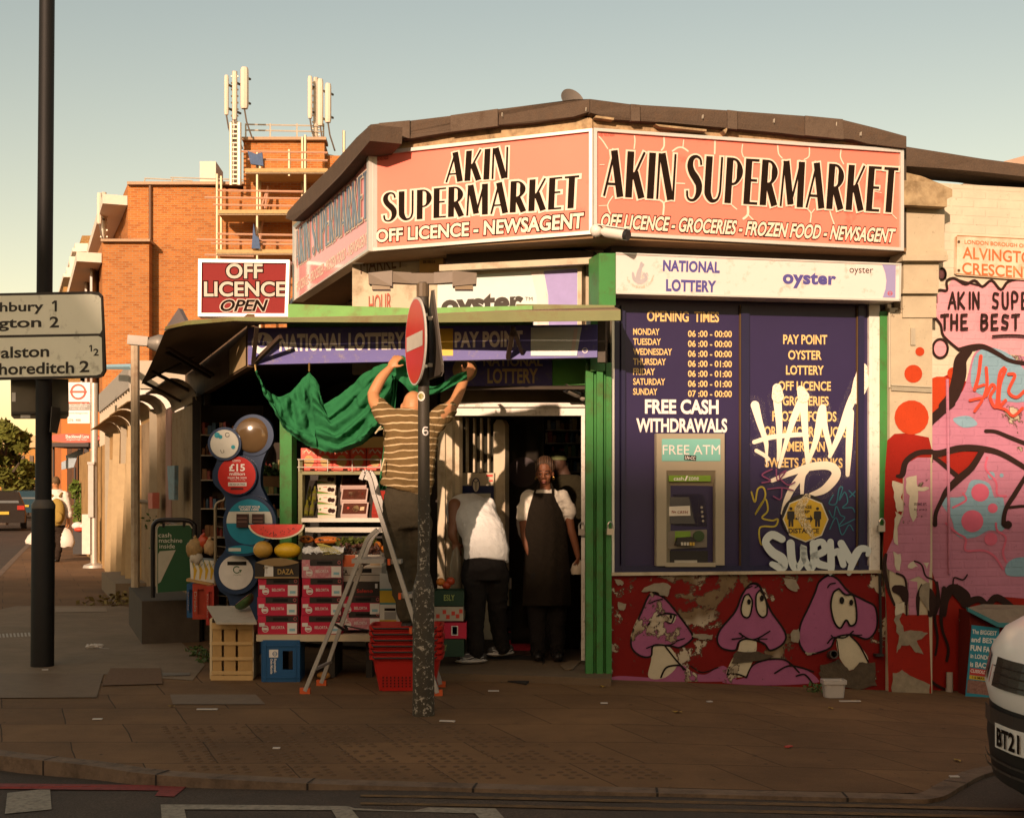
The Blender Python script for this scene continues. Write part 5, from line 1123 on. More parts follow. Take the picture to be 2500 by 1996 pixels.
# half watermelon
t=T('watermelon','large halved watermelon with red flesh tipped toward the street','watermelon',P(680,1320,YT+.12));c=P(680,1287,YT+.17)
wq=lambda a,k,y:c+V((.222*k*math.cos(a),y,.022+.112*k*(math.sin(a)if math.sin(a)<0 else 0)))
ar=[math.pi+math.pi*i/22 for i in range(23)]
mb=MB();mb.loft([[wq(a,k,y)for a in ar]for k,y in((1,-.10),(1.0,-.06),(.93,.02),(.75,.10),(.4,.16))],cap=False,closed=False);B('rind',mb,M('rind_pale',(.38,.40,.13),.45,var=.4,sc=14),t,smooth=60)
mb=MB();mb.poly([wq(a,.995,-.1005)for a in ar]);mb.poly([wq(math.pi,.99,-.10),wq(0,.99,-.10),wq(0,.92,.02),wq(0,.74,.10),wq(0,.4,.16),wq(math.pi,.4,.16),wq(math.pi,.74,.10),wq(math.pi,.92,.02)]);B('pith',mb,M('pith',(.62,.55,.40),.5),t)
mb=MB();mb.poly([wq(a,.93,-.1025)+V((0,0,.004))for a in ar]);mb.poly([p+V((0,0,.0025))for p in(wq(math.pi,.93,-.102),wq(0,.93,-.102),wq(0,.86,.02),wq(0,.66,.10),wq(math.pi,.66,.10),wq(math.pi,.86,.02))]);B('flesh',mb,M('melon_flesh_red',(.58,.045,.03),.35,var=.35,sc=30),t)
mb=MB()
for i in range(30):
 a=R.uniform(3.3,6.1);mb.ell(wq(a,R.uniform(.45,.8),-.1035),.0035,.002,.005,n=6,m=4)
B('seeds',mb,M('seed',(.12,.01,.01),.4),t)
# paper and net bag on second stack, papayas, lettuce and grapes
z4t=tz+4*H_
plainbox('dark_tray','dark cardboard tray on the faded carton under white paper',(gx2+.012,YT-.005,z4t),(.325,.42,.055),M('tray_dark',(.05,.038,.028),.7))
mb=MB();rows=[]
for j in range(9):
 rows.append([V((gx2+.012-.165+.33*i/14+R.uniform(-.006,.006),YT-.012+.25*j/8,z4t+.062+.03*math.sin(j*.5)+R.uniform(-.012,.014)-(.012 if j==0 else 0)))for i in range(15)])
mb.grid(rows);B('paper_sheet',mb,M('tissue_white',(.62,.62,.60),.7),label='crumpled white paper lining spilling over the second stack',cat='paper')
net=M('net_yellow',(.50,.44,.10),.5);t=T('net_bag','empty yellow net fruit bag lying on the white paper','net bag',P(790,1350,YT+.04))
mb=MB();g0=[(780,1322),(800,1326),(845,1350),(812,1358),(795,1344)]
for k in range(8):
 a=V((772+2.2*k,1324+.6*k));b2=V((790+6.5*k,1354-.5*k));mb.tube([P(a.x,a.y,YT+.1)+V((0,-.03,.004)),P((a.x+b2.x)/2+1,(a.y+b2.y)/2-1,YT+.04)+V((0,-.02,.012)),P(b2.x,b2.y,YT-.005)],.0022,4)
for k in range(6):mb.tube([P(776+3.5*k,1329+4.4*k,YT+.06-.012*k)+V((0,-.03,0)),P(792+9*k,1326+4.6*k,YT+.05-.012*k)+V((0,-.03,0))],.002,4)
B('mesh',mb,net,t);mb=MB();mb.ell(P(775,1322,YT+.06),.022,.02,.012);B('orange_tag',mb,M('tag_orange',(.60,.13,.03)),t,smooth=60)
pap=M('papaya_flesh',(.55,.15,.02),.45,var=.3,sc=15)
for(x,y,rx,lab)in((748,1316,.062,'orange papaya half behind the watermelon'),(800,1318,.11,'long cut papaya behind the white paper')):
 t=T('papaya',lab,'papaya',P(x,y+8,YT+.3));mb=MB();mb.ell(P(x,y,YT+.3),rx,.05,.032,n=16);B('flesh',mb,pap,t,smooth=60)
 mb=MB()
 for i in range(16):mb.ell(P(x,y,YT+.3)+V((R.uniform(-.6,.6)*rx,-.045,R.uniform(-.004,.014))),.006,.005,.005,n=6,m=4)
 B('seeds',mb,M('seed_black',(.02,.015,.012),.4),t)
mb=MB()
for k in range(7):foliage(mb,P(828+12*k,1322+4*math.sin(k*2),YT+.3),.07,.08,.035,60,.02)
B('lettuce',mb,M('lettuce',(.13,.15,.03),.5,var=.5,sc=20),label='frilly green lettuce heap behind the ladder',cat='lettuce')
gm=M('grape_brown',(.11,.045,.03),.35,var=.5,sc=30)
mb=MB()
for k in range(130):mb.ell(P(832+R.uniform(0,95),1333+R.uniform(-6,18),YT+R.uniform(.12,.28)),.0125,.0125,.0125,n=7,m=5)
B('grapes',mb,gm,label='heap of dark red grapes beside the white paper',cat='grapes',kind='stuff',smooth=80)
om=M('orange_fruit',(.55,.17,.02),.45,var=.15,bp=.1,bs=150)
for i,(x,y)in enumerate(((905,1338),(922,1330),(938,1340),(950,1352),(915,1346))):
 mb=MB();mb.ell(P(x,y,YT+.3),.032,.032,.030);B('orange',mb,om,label='orange in the heap behind the stepladder rails',cat='orange',group='oranges behind the ladder',smooth=80)
plainbox('black_box','black box with red script in the third stack',(gx3,YT+.05,tz+.03+1.8*H_),(.315,.4,.117),cblk,(('lettering',.40,.80,.25,.5,M('script_red',(.45,.03,.02)),'Saleno'),('white_mark',.86,.92,.55,.85,lbl,None)))
plainbox('grey_box','worn grey box with a hand hole in the third stack',(gx3+.002,YT+.045,tz+.03+1.8*H_+.118),(.325,.4,.11),M('grey_card',(.36,.32,.27),.7,var=.3,sc=12),(('hand_hole',.42,.76,.62,.92,MATS['hole_black'],None),('lettering',.03,.18,.52,.86,blk,'CA'),('stripe',0,1,.44,.48,blk,None)))
plainbox('white_box','white and orange box at the top of the third stack',(gx3+.008,YT+.04,tz+.03+1.8*H_+.229),(.315,.4,.10),M('white_card',(.62,.56,.47),.6),(('orange_print',.0,.34,.05,.98,M('print_orange',(.55,.11,.03)),None),('notice',.72,.96,.15,.7,M('notice_cream',(.60,.42,.25)),None)))
plainbox('banana_carton','white carton with yellow leaves and a barcode beside the ladder',(P(955,0,YT+.1).x,YT+.02,CZ-(1530-HY)/F*YT),(.165,.4,.42),M('banana_white',(.55,.53,.47),.6),(('yellow_print',.0,1,.45,.68,M('banana_yellow',(.50,.32,.02)),None),('teal_stripe',.0,1,.68,.71,M('teal_print',(.03,.20,.22)),None),('teal_stripe',0,1,.42,.45,MATS['teal_print'],None),('yellow_print',.0,.8,.02,.13,MATS['banana_yellow'],None),('black_label',.22,.75,.30,.35,blk,None),('barcode',.22,.78,.14,.28,M('barcode_grey',(.25,.24,.22)),None)))
# shopping baskets
bred=M('basket_red',(.40,.016,.012),.4,var=.08)
bc=G(990,1690);bkt=T('shopping_basket','red shopping basket at the bottom of the stack behind the pole','basket',bc,'stacked red shopping baskets')
def basket(full):
 m_=MB();w0,w1,d0,d1,h=.205,.262,.14,.18,.27
 def ring(w_,d_,z,n=6):
  r_=.05;pts=[]
  for sx,sy,a0 in((1,1,0),(-1,1,90),(-1,-1,180),(1,-1,270)):
   for k in range(n):a=rad(a0+90*k/(n-1));pts.append(bc+V((sx*(w_-r_)+r_*math.cos(a),.2+sy*(d_-r_)+r_*math.sin(a),z)))
  return pts
 m_.loft([ring(w0,d0,.004),ring(w1-.004,d1-.004,h)],cap=False);m_.loft([ring(w0-.004,d0-.004,.008),ring(w1-.008,d1-.008,h)],cap=False)
 m_.add(ring(w0,d0,.004),[tuple(range(24))]);B('body',m_,bred,bkt,smooth=40)
 m_=MB();m_.loft([ring(w1-.004,d1-.004,h-.035),ring(w1+.01,d1+.01,h-.03),ring(w1+.014,d1+.014,h),ring(w1-.004,d1-.004,h)],cap=False);B('rim',m_,bred,bkt,smooth=40)
 m_=MB()
 for j in range(4):
  z=.04+.022*j
  for i in range(13):m_.box(bc+V((-.17+.0285*i,.2-d0-(d1-d0)*z/h-.0015,z)),(.009,.004,.013))
 B('slots',m_,M('slot_dark',(.05,.004,.004),.8),bkt)
 m_=MB();m_.tube([bc+V((-w1+.02,.2-d1-.006,h-.005)),bc+V((-w1+.03,.2-d1-.014,h-.016)),bc+V((w1-.04,.2-d1-.014,h-.016)),bc+V((w1-.03,.2-d1-.006,h-.004))],.0075,6);B('handle',m_,M('handle_black',(.015,.012,.012),.5),bkt)
basket(True)
for k,nm in enumerate(('second','third','fourth','fifth','sixth')):dup(bkt,bc+V((R.uniform(-.006,.006),R.uniform(-.006,.006),.044*(k+1))),R.uniform(-.01,.01),'red shopping basket, %s up in the stack behind the pole'%nm if nm!='sixth' else 'red shopping basket at the top of the stack behind the pole')
# stepladder
ld=T('stepladder','aluminium stepladder with orange feet carrying the man in the striped shirt','stepladder',G(905,1690));al=M('ladder_alu',(.36,.34,.31),.5,.35,var=.12,sc=20)
def G2(x,y):return G(x,y)
apx=[P(921,1292,9.98),P(921,1292,10.36)];apx[1]=V((apx[0].x,10.36,apx[0].z))
fl0,fl1=G(745,1692),G(785,1672);fr0=G(1068,1697);fr1=fr0+V((0,.44,0));top0=P(893,1150,9.98);top1=V((top0.x+.0,10.34,top0.z))
for a,b2,cu in((apx[0],fl0,1),(apx[1],fl1,1)):
 mb=MB();mid=a+V((-.07,0,-.07));kn=a+V((-.125,0,-.20));pts=cat([tuple(a),tuple(mid),tuple(kn)],5);kn2=V(pts[-1])
 for p,q in zip(pts,pts[1:]):mb.bar(p,q,.028,.058,up=(0,1,0))
 mb.bar(kn2,b2+V((0,0,.02)),.028,.055,up=(0,1,0));B('rear_leg',mb,al,ld)
for a,b2 in((top0,fr0),(top1,fr1)):
 mb=MB();pts=cat([tuple(a+V((-.035,.0,-.06))),tuple(a+V((-.005,0,.0))),tuple(a+V((.03,0,-.05))),tuple(a+V((.06,0,-.17)))],4)
 for p,q in zip(pts,pts[1:]):mb.bar(p,q,.03,.062,up=(0,1,0))
 mb.bar(V(pts[-1]),b2+V((0,0,.02)),.03,.06,up=(0,1,0));B('front_rail',mb,al,ld)
for p in(fl0,fl1,fr0,fr1):mb=MB();mb.box(p+V((0,0,.02)),(.075,.04,.045));B('rubber_foot',mb,M('foot_orange',(.55,.09,.02),.5),ld)
def rail(k,z):p0=(top0 if k==0 else top1)+V((.06,0,-.17));p1=fr0 if k==0 else fr1;t_=(z-p0.z)/(p1.z-p0.z);return p0.lerp(p1,t_)
for z in(.24,.47,.72,.97):
 mb=MB();a,b2=rail(0,z),rail(1,z);mb.box((a+b2)/2,(.085,abs(b2.y-a.y),.03));B('step',mb,al,ld)
 for e in(a,b2):mb=MB();mb.box(e+V((-.045,0,.0)),(.02,.05,.045));B('step_end',mb,MATS['foot_orange'],ld)
mb=MB();mb.box((P(905,1366,10.15))+V((0,.0,0)),(.24,.4,.03));B('platform',mb,al,ld)
mb=MB();mb.bar(fl0.lerp(apx[0],.15),fl1.lerp(apx[1],.15),.02);mb.bar(fl0.lerp(apx[0],.78),fl1.lerp(apx[1],.78),.02);B('brace',mb,al,ld)
mb=MB();a=fl1.lerp(apx[1],.38);b2=rail(1,.45);mb.tube(cat([tuple(a),tuple(a.lerp(b2,.5)+V((0,0,-.04))),tuple(b2)],5),.006,5);mb.tube(cat([tuple(fl0.lerp(apx[0],.42)),tuple(a+V((.02,-.02,-.04))),tuple(a)],5),.012,5);B('webbing_strap',mb,M('strap_black',(.02,.018,.016)),ld)
# display rack
rk=T('display_rack','green and white tiered display rack of boxed groceries','display rack',P(830,1500,11.2));KR=Fr(830,11.2,-20000);olive=M('rack_olive',(.17,.16,.06),.5)
mb=MB();mb.rect(KR,728,1120,738,1420,.02,-.05);B('post',mb,olive,rk);mb=MB();mb.rect(KR,990,1120,998,1420,.02,-.05);B('post',mb,olive,rk)
mb=MB();mb.rect(KR,736,1150,995,1158,.04,-.35);B('upper_shelf',mb,olive,rk)
mb=MB();mb.rect(KR,736,1264,992,1274,.10,.02);mb.rect(KR,745,1287,992,1299,.14,.02);B('front_lip',mb,M('lip_white',(.58,.54,.46),.5),rk)
mb=MB();mb.rect(KR,738,1300,992,1420,-.3,-.33);mb.rect(KR,736,1064,992,1300,-.42,-.45);B('back_panel',mb,M('rack_dark',(.03,.024,.018)),rk)
mb=MB()
for y in(1121,1140):mb.tube([KR.w(726,y,.06),KR.w(992,y,.06)],.005,5)
for x in(730,800,860,930):mb.tube([KR.w(x,1121,.06),KR.w(x,1150,.06)],.004,5)
B('wire_guard',mb,M('wire_pale',(.60,.55,.46),.4,.4),rk)
mb=MB();mb.rect(KR,860,1066,945,1094,-.2,-.22);B('pale_board',mb,M('pine_board',(.50,.30,.08),.6,var=.2,sc=7),label='pale pine board behind the green cloth over the rack',cat='board')
fa,fb=KR.w(740,1266,.02),KR.w(740,1172,-.35)
inc=(fb-fa);
def ip(x,v,lift=0):a=KR.w(x,1266,.02);return a+V((0,inc.y,inc.z))*v+V((0,-.55,.83))*lift
mb=MB();mb.poly([ip(738,0),ip(992,0),ip(992,1),ip(738,1)],V((0,0,-.015)));B('sloping_shelf',mb,M('rack_dark',0),rk)
redb=M('pack_red',(.60,.055,.02),.45,var=.08)
rb0=None;bx=[734,774,814,854,895,936];lab_=('first from the left, in full sun','second from the left, in full sun','third from left, crossed by the cloth shadow','fourth from the left, in the shade','nearest the man, in the shade')
for i in range(5):
 p0=KR.at((bx[i]+bx[i+1])/2,KR.w(800,1150,0).z,-.02)
 if rb0 is None:
  rb0=T('snack_box','red snack box on the upper shelf, '+lab_[0],'box',p0,'red snack boxes on the rack');mb=MB();mb.box(p0+V((0,.04,.097)),(.133,.07,.194));B('carton',mb,redb,rb0)
  mb=MB();q=lambda x,z:p0+V((x,.0035,z));mb.poly([q(.042*math.cos(a),.085+.05*math.sin(a))for a in[k*math.pi/9 for k in range(18)]]);B('food_picture',mb,M('food_tan',(.40,.24,.06),.5,var=.5,sc=60),rb0)
  mb=MB();mb.stroke([(x_,z_)for x_,z_ in((-.04,.16),(-.02,.18),(0,.15),(.02,.175),(.045,.15))],.012,lambda x,z:p0+V((x,.003,z)));txt(mb,'pickles',[p0+V((-.055,.003,.19)),p0+V((-.035,.003,.19)),p0+V((-.035,.003,.13)),p0+V((-.055,.003,.13))]);B('print',mb,M('print_cream',(.62,.46,.30)),rb0)
  mb=MB();mb.poly([q(.01,.008),q(.05,.008),q(.05,.022),q(.01,.022)]);B('black_tag',mb,blk,rb0)
 else:dup(rb0,p0,R.uniform(-.04,.04),'red snack box on the upper shelf, '+lab_[i])
def lying(name,lab,x0,x1,v0,v1,h,mt,bits=(),group=None,cat_='box'):
 a=ip((x0+x1)/2,v0);t2=T(name,lab,cat_,a,group);m_=MB();c4=[ip(x0,v0,.003),ip(x1,v0,.003),ip(x1,v1,.003),ip(x0,v1,.003)];m_.hexa(c4+[p+V((0,-.55,.83))*h for p in c4]);B('carton',m_,mt,t2)
 top=[p+V((0,-.55,.83))*(h+.0015)for p in c4];
 def tp(a_,b_):return top[0]*(1-a_)*(1-b_)+top[1]*a_*(1-b_)+top[2]*a_*b_+top[3]*(1-a_)*b_
 for nm,m2,pts in bits:m_=MB();m_.poly([tp(*p)for p in pts]);B(nm,m_,m2,t2)
 return t2
ov=lambda cx,cy,rx,ry:[(cx+rx*math.cos(k*math.pi/8),cy+ry*math.sin(k*math.pi/8))for k in range(16)]
pb2=M('plum_box_white',(.66,.60,.48),.5);pgr=M('print_green',(.12,.24,.03));pdk=M('fruit_dark',(.04,.018,.015),.3);pr_=M('print_red',(.55,.05,.03))
nms=('nearest the shopper, lowest of four','second from the bottom of four','third from the bottom of four','topmost of four, half hidden')
for k in range(4):lying('plum_box','white plum box on the sloping shelf, '+nms[k],776-4*k,819-4*k,.24*k+.01,.24*k+.24,.03+.012*k,pb2,(('green_swoosh',pgr,[(0,.02),(1,.02),(.6,.1),(.25,.22),(0,.28)]),('red_line',pr_,[(0,.30),(.3,.22),(.6,.12),(.6,.15),(.3,.26),(0,.34)]),('plum',pdk,ov(.66,.5,.12,.26)),('plum',pdk,ov(.84,.45,.12,.24)),('red_text',pr_,[(.28,.74),(.5,.74),(.5,.8),(.28,.8)]),('green_leaf',pgr,ov(.1,.6,.06,.12))),'white plum boxes on the rack')
for k in range(3):lying('date_tray','clear tray of dark dates on the rack, '+('lowest','middle','upper')[k]+' of three',832-5*k,897-5*k,.34*k,.34*k+.32,.035+.01*k,M('tray_rim',(.52,.38,.33),.25),(('dates',M('dates',(.085,.028,.018),.25,var=.8,sc=70),[(.05,.08),(.95,.08),(.95,.92),(.05,.92)]),('round_label',M('label_tan',(.42,.30,.13)),ov(.55,.5,.13,.25)),('price_label',MATS['notice_cream'],[(.70,.35),(.86,.35),(.86,.65),(.70,.65)]if k!=1 else[(.28,.3),(.42,.3),(.42,.68),(.28,.68)]),('red_dot',pr_,ov(.8 if k==1 else.25,.55,.05,.1))),'date trays on the rack','tray')
for k in range(2):lying('fruit_punnet',('lower','upper')[k]+' red and green fruit punnet on the rack beside the ladder',908,935,.3*k,.3*k+.28,.05,M('punnet_red',(.30,.03,.02),.4,var=.6,sc=40),(('green_dot',M('lime_print',(.16,.35,.03)),ov(.5,.6,.15,.12)),),None,'punnet')
olv=M('olive_glass',(.13,.12,.015),.15,var=.3,sc=20)
for k in range(4):
 a=ip(747+13*(k%2),.05+.36*(k//2),.02);t=T('olive_bottle',('lower left','lower right','upper left','upper right')[k]+' green olive bottle of the four-pack on the rack','bottle',a,'olive bottles on the rack')
 mb=MB();mb.tube([a,a+V((0,.045,.07)),a+V((0,.055,.085)),a+V((0,.07,.12))],[.02,.02,.011,.009],10);B('glass',mb,olv,t,smooth=40);mb=MB();mb.tube([a+V((0,.015,.022)),a+V((0,.035,.054))],.0206,10,False);B('label',mb,M('olive_label',(.10,.08,.02)),t)
# lottery stand
LSF=Fr(600,11.35,-20000);sblue=M('stand_blue',(.016,.036,.085),.35,var=.05)
t=T('lottery_stand','dark blue freestanding lottery stand of overlapping discs','stand',LSF.at(590,.0))
def disc(m_,x,y,r,d1,d0,ry=None,n=32):m_.slab(LSF,[(x+r*math.cos(2*math.pi*i/n),y+(ry or r)*math.sin(2*math.pi*i/n))for i in range(n)],d1,d0)
mb=MB();body=cat([(520,1090),(530,1120),(520,1150),(522,1180),(545,1205),(552,1235),(545,1270),(548,1310),(550,1340),(530,1370),(522,1400),(535,1440),(560,1470),(560,1590),(640,1590),(640,1440),(640,1380),(668,1310),(674,1270),(650,1215),(636,1180),(640,1130),(655,1090),(660,1050),(600,1060)],4,True)
mb.slab(LSF,[(a,b2)for a,b2 in body],-.05,-.12);B('body',mb,sblue,t)
for(x,y,r,d,nm)in((617,1062,51,-.04,'ring'),(548,1083,41,.02,'ring'),(578,1160,49,-.01,'ring'),(609,1274,65,.01,'ring'),(577,1395,55,.0,'ring')):mb=MB();disc(mb,x,y,r,d,d-.06);B('disc_rim',mb,sblue,t)
mb=MB();mb.ell(LSF.w(617,1062,-.04),.150,.045,.150,n=24,m=14);B('dome',mb,M('dome_brown',(.12,.075,.035),.12,spec=.7),t,smooth=80)
mb=MB();disc(mb,548,1083,34.5,.028,.0205);B('white_face',mb,M('face_white',(.50,.50,.44),.4),t)
mb=MB();[mb.poly([LSF.w(x+r*math.cos(a),y+r*math.sin(a),.031)for a in[k*math.pi/8 for k in range(16)]])for x,y,r in((530,1062,7),(538,1066,5),(569,1091,5))];B('teal_dots',mb,M('print_teal',(.02,.26,.32)),t)
mb=MB();mb.stroke(ringpts(555,1061,5,12),1.2,lambda x,y:LSF.w(x,y,.031),rnd=False);mb.stroke([(538,1098),(541,1105),(547,1104),(546,1098)],1.2,lambda x,y:LSF.w(x,y,.031));B('small_marks',mb,blk,t)
mb=MB();disc(mb,578,1160,46,-.004,-.0095);B('red_face',mb,M('face_red',(.50,.025,.02),.3),t)
mb=MB()
for s_,q,o_ in(('£15',(559,1132,598,1150),.03),('million',(560,1152,598,1160),.02),('must be won',(556,1162,602,1168),.015),('Saturday 27th May',(562,1169,599,1173),.0),('LOTTO',(568,1122,587,1127),.02)):txt(mb,s_,Q(LSF,*q,d=-.001),o_)
B('lettering',mb,M('letter_bright',0),t)
mb=MB();mb.rect(LSF,557,1177,602,1186,-.001);B('white_pill',mb,M('print_white',0),t);mb=MB();txt(mb,'ARE YOU ON TRACK',Q(LSF,560,1179,599,1184,d=.001),.01);mb.rect(LSF,563,1190,594,1195,-.001);B('dark_pill',mb,M('dark_red',(.08,.008,.008)),t)
def chord(y0,y1,r=56,cx=609,cy=1274,n=10):
 pts=[];f1=lambda y:math.sqrt(max(0,r*r-(y-cy)**2))
 ysn=[y0+(y1-y0)*i/n for i in range(n+1)];return[(cx-f1(y),y)for y in ysn]+[(cx+f1(y),y)for y in ysn[::-1]]
mb=MB();mb.poly([LSF.w(x,y,.016)for x,y in chord(1218.2,1248)]);mb.poly([LSF.w(x,y,.016)for x,y in chord(1277,1329.8)]);B('teal_face',mb,M('face_teal',(.012,.20,.29),.35),t)
mb=MB();mb.poly([LSF.w(x,y,.016)for x,y in chord(1248.2,1276.8)]);B('white_face',mb,MATS['face_white'],t)
mb=MB();txt(mb,'CHOOSE YOUR',Q(LSF,583,1234,635,1240,d=.02),.02);txt(mb,'GAMES HERE',Q(LSF,586,1241,632,1246,d=.02),.02);B('lettering',mb,MATS['letter_bright'],t)
for x0,y0,x1,y1 in((577,1254,605,1287),(615,1254,643,1277)):
 mb=MB();mb.rect(LSF,x0,y0,x1,y1,.045,.017);B('slip_holder',mb,M('holder_dark',(.05,.025,.022),.3),t)
 mb=MB();mb.rect(LSF,x0+2,y0+9,x1-2,y0+11,.049,.0455);mb.rect(LSF,x0+2,y0+18,x1-2,y0+20,.049,.0455);B('slip_bar',mb,M('slip_brown',(.20,.11,.09)),t)
mb=MB();disc(mb,590,1343,38,.10,.0,14);B('tray',mb,M('tray_blue',(.012,.06,.13),.35),t);mb=MB();disc(mb,590,1341,34,.106,.1005,10);B('tray_face',mb,MATS['face_teal'],t)
mb=MB();mb.rect(LSF,558,1337,588,1345,.109,.1065);B('tray_label',mb,MATS['face_white'],t)
mb=MB();disc(mb,576,1397,42,.008,.0005);B('white_face',mb,M('face_bin',(.60,.58,.54),.35),t)
mb=MB();mb.rect(LSF,555,1370,601,1379,.012,.0085);B('slot',mb,MATS['hole_black'],t)
mb=MB();p=[(578+8*math.cos(a),1390+8*math.sin(a))for a in[.6+k*.45 for k in range(12)]];mb.stroke(p,2.4,lambda x,y:LSF.w(x,y,.011),rnd=False);mb.poly([LSF.w(x,y,.0115)for x,y in((583,1390),(591,1390),(587,1397))]);txt(mb,'recycle',Q(LSF,570,1401,589,1404,d=.011));B('recycle_arrow',mb,M('arrow_green',(.03,.10,.04)),t)
# cash machine A board
AF=Fr(425,13.0,60000);t=T('pavement_sign','dark green cash machine inside board in a black tube frame','sign',AF.at(425,.38))
mb=MB();mb.tube(cat([tuple(AF.w(373,1458)),tuple(AF.w(373,1400)),tuple(AF.w(373,1300)),tuple(AF.w(376,1280)),tuple(AF.w(390,1270)),tuple(AF.w(425,1269)),tuple(AF.w(458,1270)),tuple(AF.w(472,1280)),tuple(AF.w(476,1300)),tuple(AF.w(476,1458))],4),.022,8);B('tube_frame',mb,M('frame_black',(.012,.011,.012),.35),t,smooth=50)
mb=MB();mb.slab(AF,[(384,1290),(388,1283),(462,1281),(468,1288),(468,1440),(384,1446)],.01,-.02);B('panel',mb,M('board_green',(.012,.075,.028),.4,var=.06),t)
mb=MB();mb.stroke([(383,1446),(383,1290),(388,1282),(462,1280),(469,1288)],2.5,lambda x,y:AF.w(x,y,.013));mb.poly([AF.w(x,y,.013)for x,y in((386,1352),(390,1345),(429,1342),(392,1420),(386,1424))]);B('pale_flash',mb,M('pale_print',(.40,.38,.30),.45),t)
mb=MB()
for s_,q in(('cash',(387,1300,418,1311)),('machine',(388,1313,445,1324)),('inside',(389,1327,427,1338))):txt(mb,s_,Q(AF,*q,d=.013))
B('lettering',mb,M('letter_pale',(.62,.60,.50),.45),t)
mb=MB();mb.rect(AF,396,1276,402,1287,.02,-.01);mb.rect(AF,446,1274,452,1286,.02,-.01);B('hanger',mb,MATS['frame_black'],t)
# crates and bags at the left of the stand
for(x0,x1,y0,y1,Y,mt,lab)in((456,474,1425,1507,11.9,MATS['crate_blue'],'dark blue crate at the back left of the stall, beside two red ones'),(470,505,1424,1511,11.7,M('crate_orange',(.32,.035,.015),.45),'larger orange-red crate between the blue crate and the stand'),(503,522,1430,1525,11.5,M('crate_red_dark',(.36,.03,.02),.45),'narrow red crate beside the lottery stand foot')):
 f_=Fr(x0,Y,60000);t=T('drinks_crate',lab,'crate',f_.at((x0+x1)/2,f_.w(x0,y1).z));mb=MB()
 w_=x1-x0
 for c in((x0,y0,x1,y0+14),(x0,y1-12,x1,y1),(x0,y0+14,x0+w_*.35,y1-12),(x1-w_*.2,y0+14,x1,y1-12)):mb.rect(f_,*c,0,-.02)
 mb.rect(f_,x0,y0,x1,y1,-.03,-.3);B('body',mb,mt,t);mb=MB();txt(mb,'Drinks',Q(f_,(x0+w_*.30,y0+20),(x0+w_*.30,y1-18),(x0+w_*.1,y1-18),(x0+w_*.1,y0+20),d=.004));B('lettering',mb,M('letter_faint',(.35,.25,.2)),t)
f_=Fr(490,11.75,60000);t=T('banana_box','white box printed with yellow bananas by the left crates','box',f_.w(495,1428));mb=MB();mb.slab(f_,[(463,1364),(522,1368),(522,1432),(466,1414)],0,-.3);B('carton',mb,MATS['banana_white'],t)
mb=MB()
for x in(470,484,498,511):mb.stroke([(x,1372),(x+7,1392),(x+4,1412)],[4,8,4],lambda a,b2:f_.w(a,b2,.003))
B('yellow_print',mb,MATS['banana_yellow'],t)
mb=MB()
for x in(468,482,496,510):mb.stroke([(x,1366),(x+5,1385),(x+12,1376)],1.6,lambda a,b2:f_.w(a,b2,.005))
B('teal_print',mb,MATS['teal_print'],t)
mb=MB();mb.slab(f_,[(455,1412),(520,1424),(520,1430),(455,1418)],.06,-.3);B('plank',mb,cw,label='thin plank under the banana box',cat='plank')
for(x,y,r_,mt,lab)in((475,1338,.075,M('sack_brown',(.28,.18,.07),.6,var=.5,sc=50),'mesh sack of nuts on the left boxes'),(497,1322,.05,M('tomato_red',(.42,.06,.02),.35),'red tomatoes bag hanging by the left post'),(512,1335,.06,M('pack_tan',(.36,.24,.12),.5,var=.5,sc=40),'tan plastic produce pack beside the tomatoes'),(478,1356,.06,M('pack_white',(.5,.46,.38),.5,var=.3),'pale bag of produce in front of the mesh sack')):
 t=T('produce_bag',lab,'bag',f_.w(x,y+20));mb=MB();mb.ell(f_.w(x,y),r_,r_*.8,r_*1.2,n=16,m=12,f=lambda p:p*(1+.12*math.sin(p.x*90)*math.sin(p.z*80)));B('bag',mb,mt,t,smooth=60);mb=MB();mb.tube([f_.w(x,y)+V((0,0,r_*1.15)),f_.w(x,y)+V((.01,0,r_*1.5))],[.018,.008],8);B('knot',mb,mt,t,smooth=60)
mb=MB();mb.tube([f_.w(526,1240,.05),f_.w(526,1500,.05)],.014,8);mb.tube(cat([tuple(f_.w(526,1240,.05)),tuple(f_.w(530,1228,.05)),tuple(f_.w(545,1222,.05)),tuple(f_.w(556,1235,.05)),tuple(f_.w(556,1480,.05))],4),.012,8)
for y in range(1260,1480,24):mb.tube([f_.w(526,y,.05),f_.w(556,y+4,.05)],.005,5)
B('wire_rack',mb,M('wire_dull',(.22,.18,.12),.4,.5),label='bent wire rack behind the lottery stand',cat='rack',smooth=40)
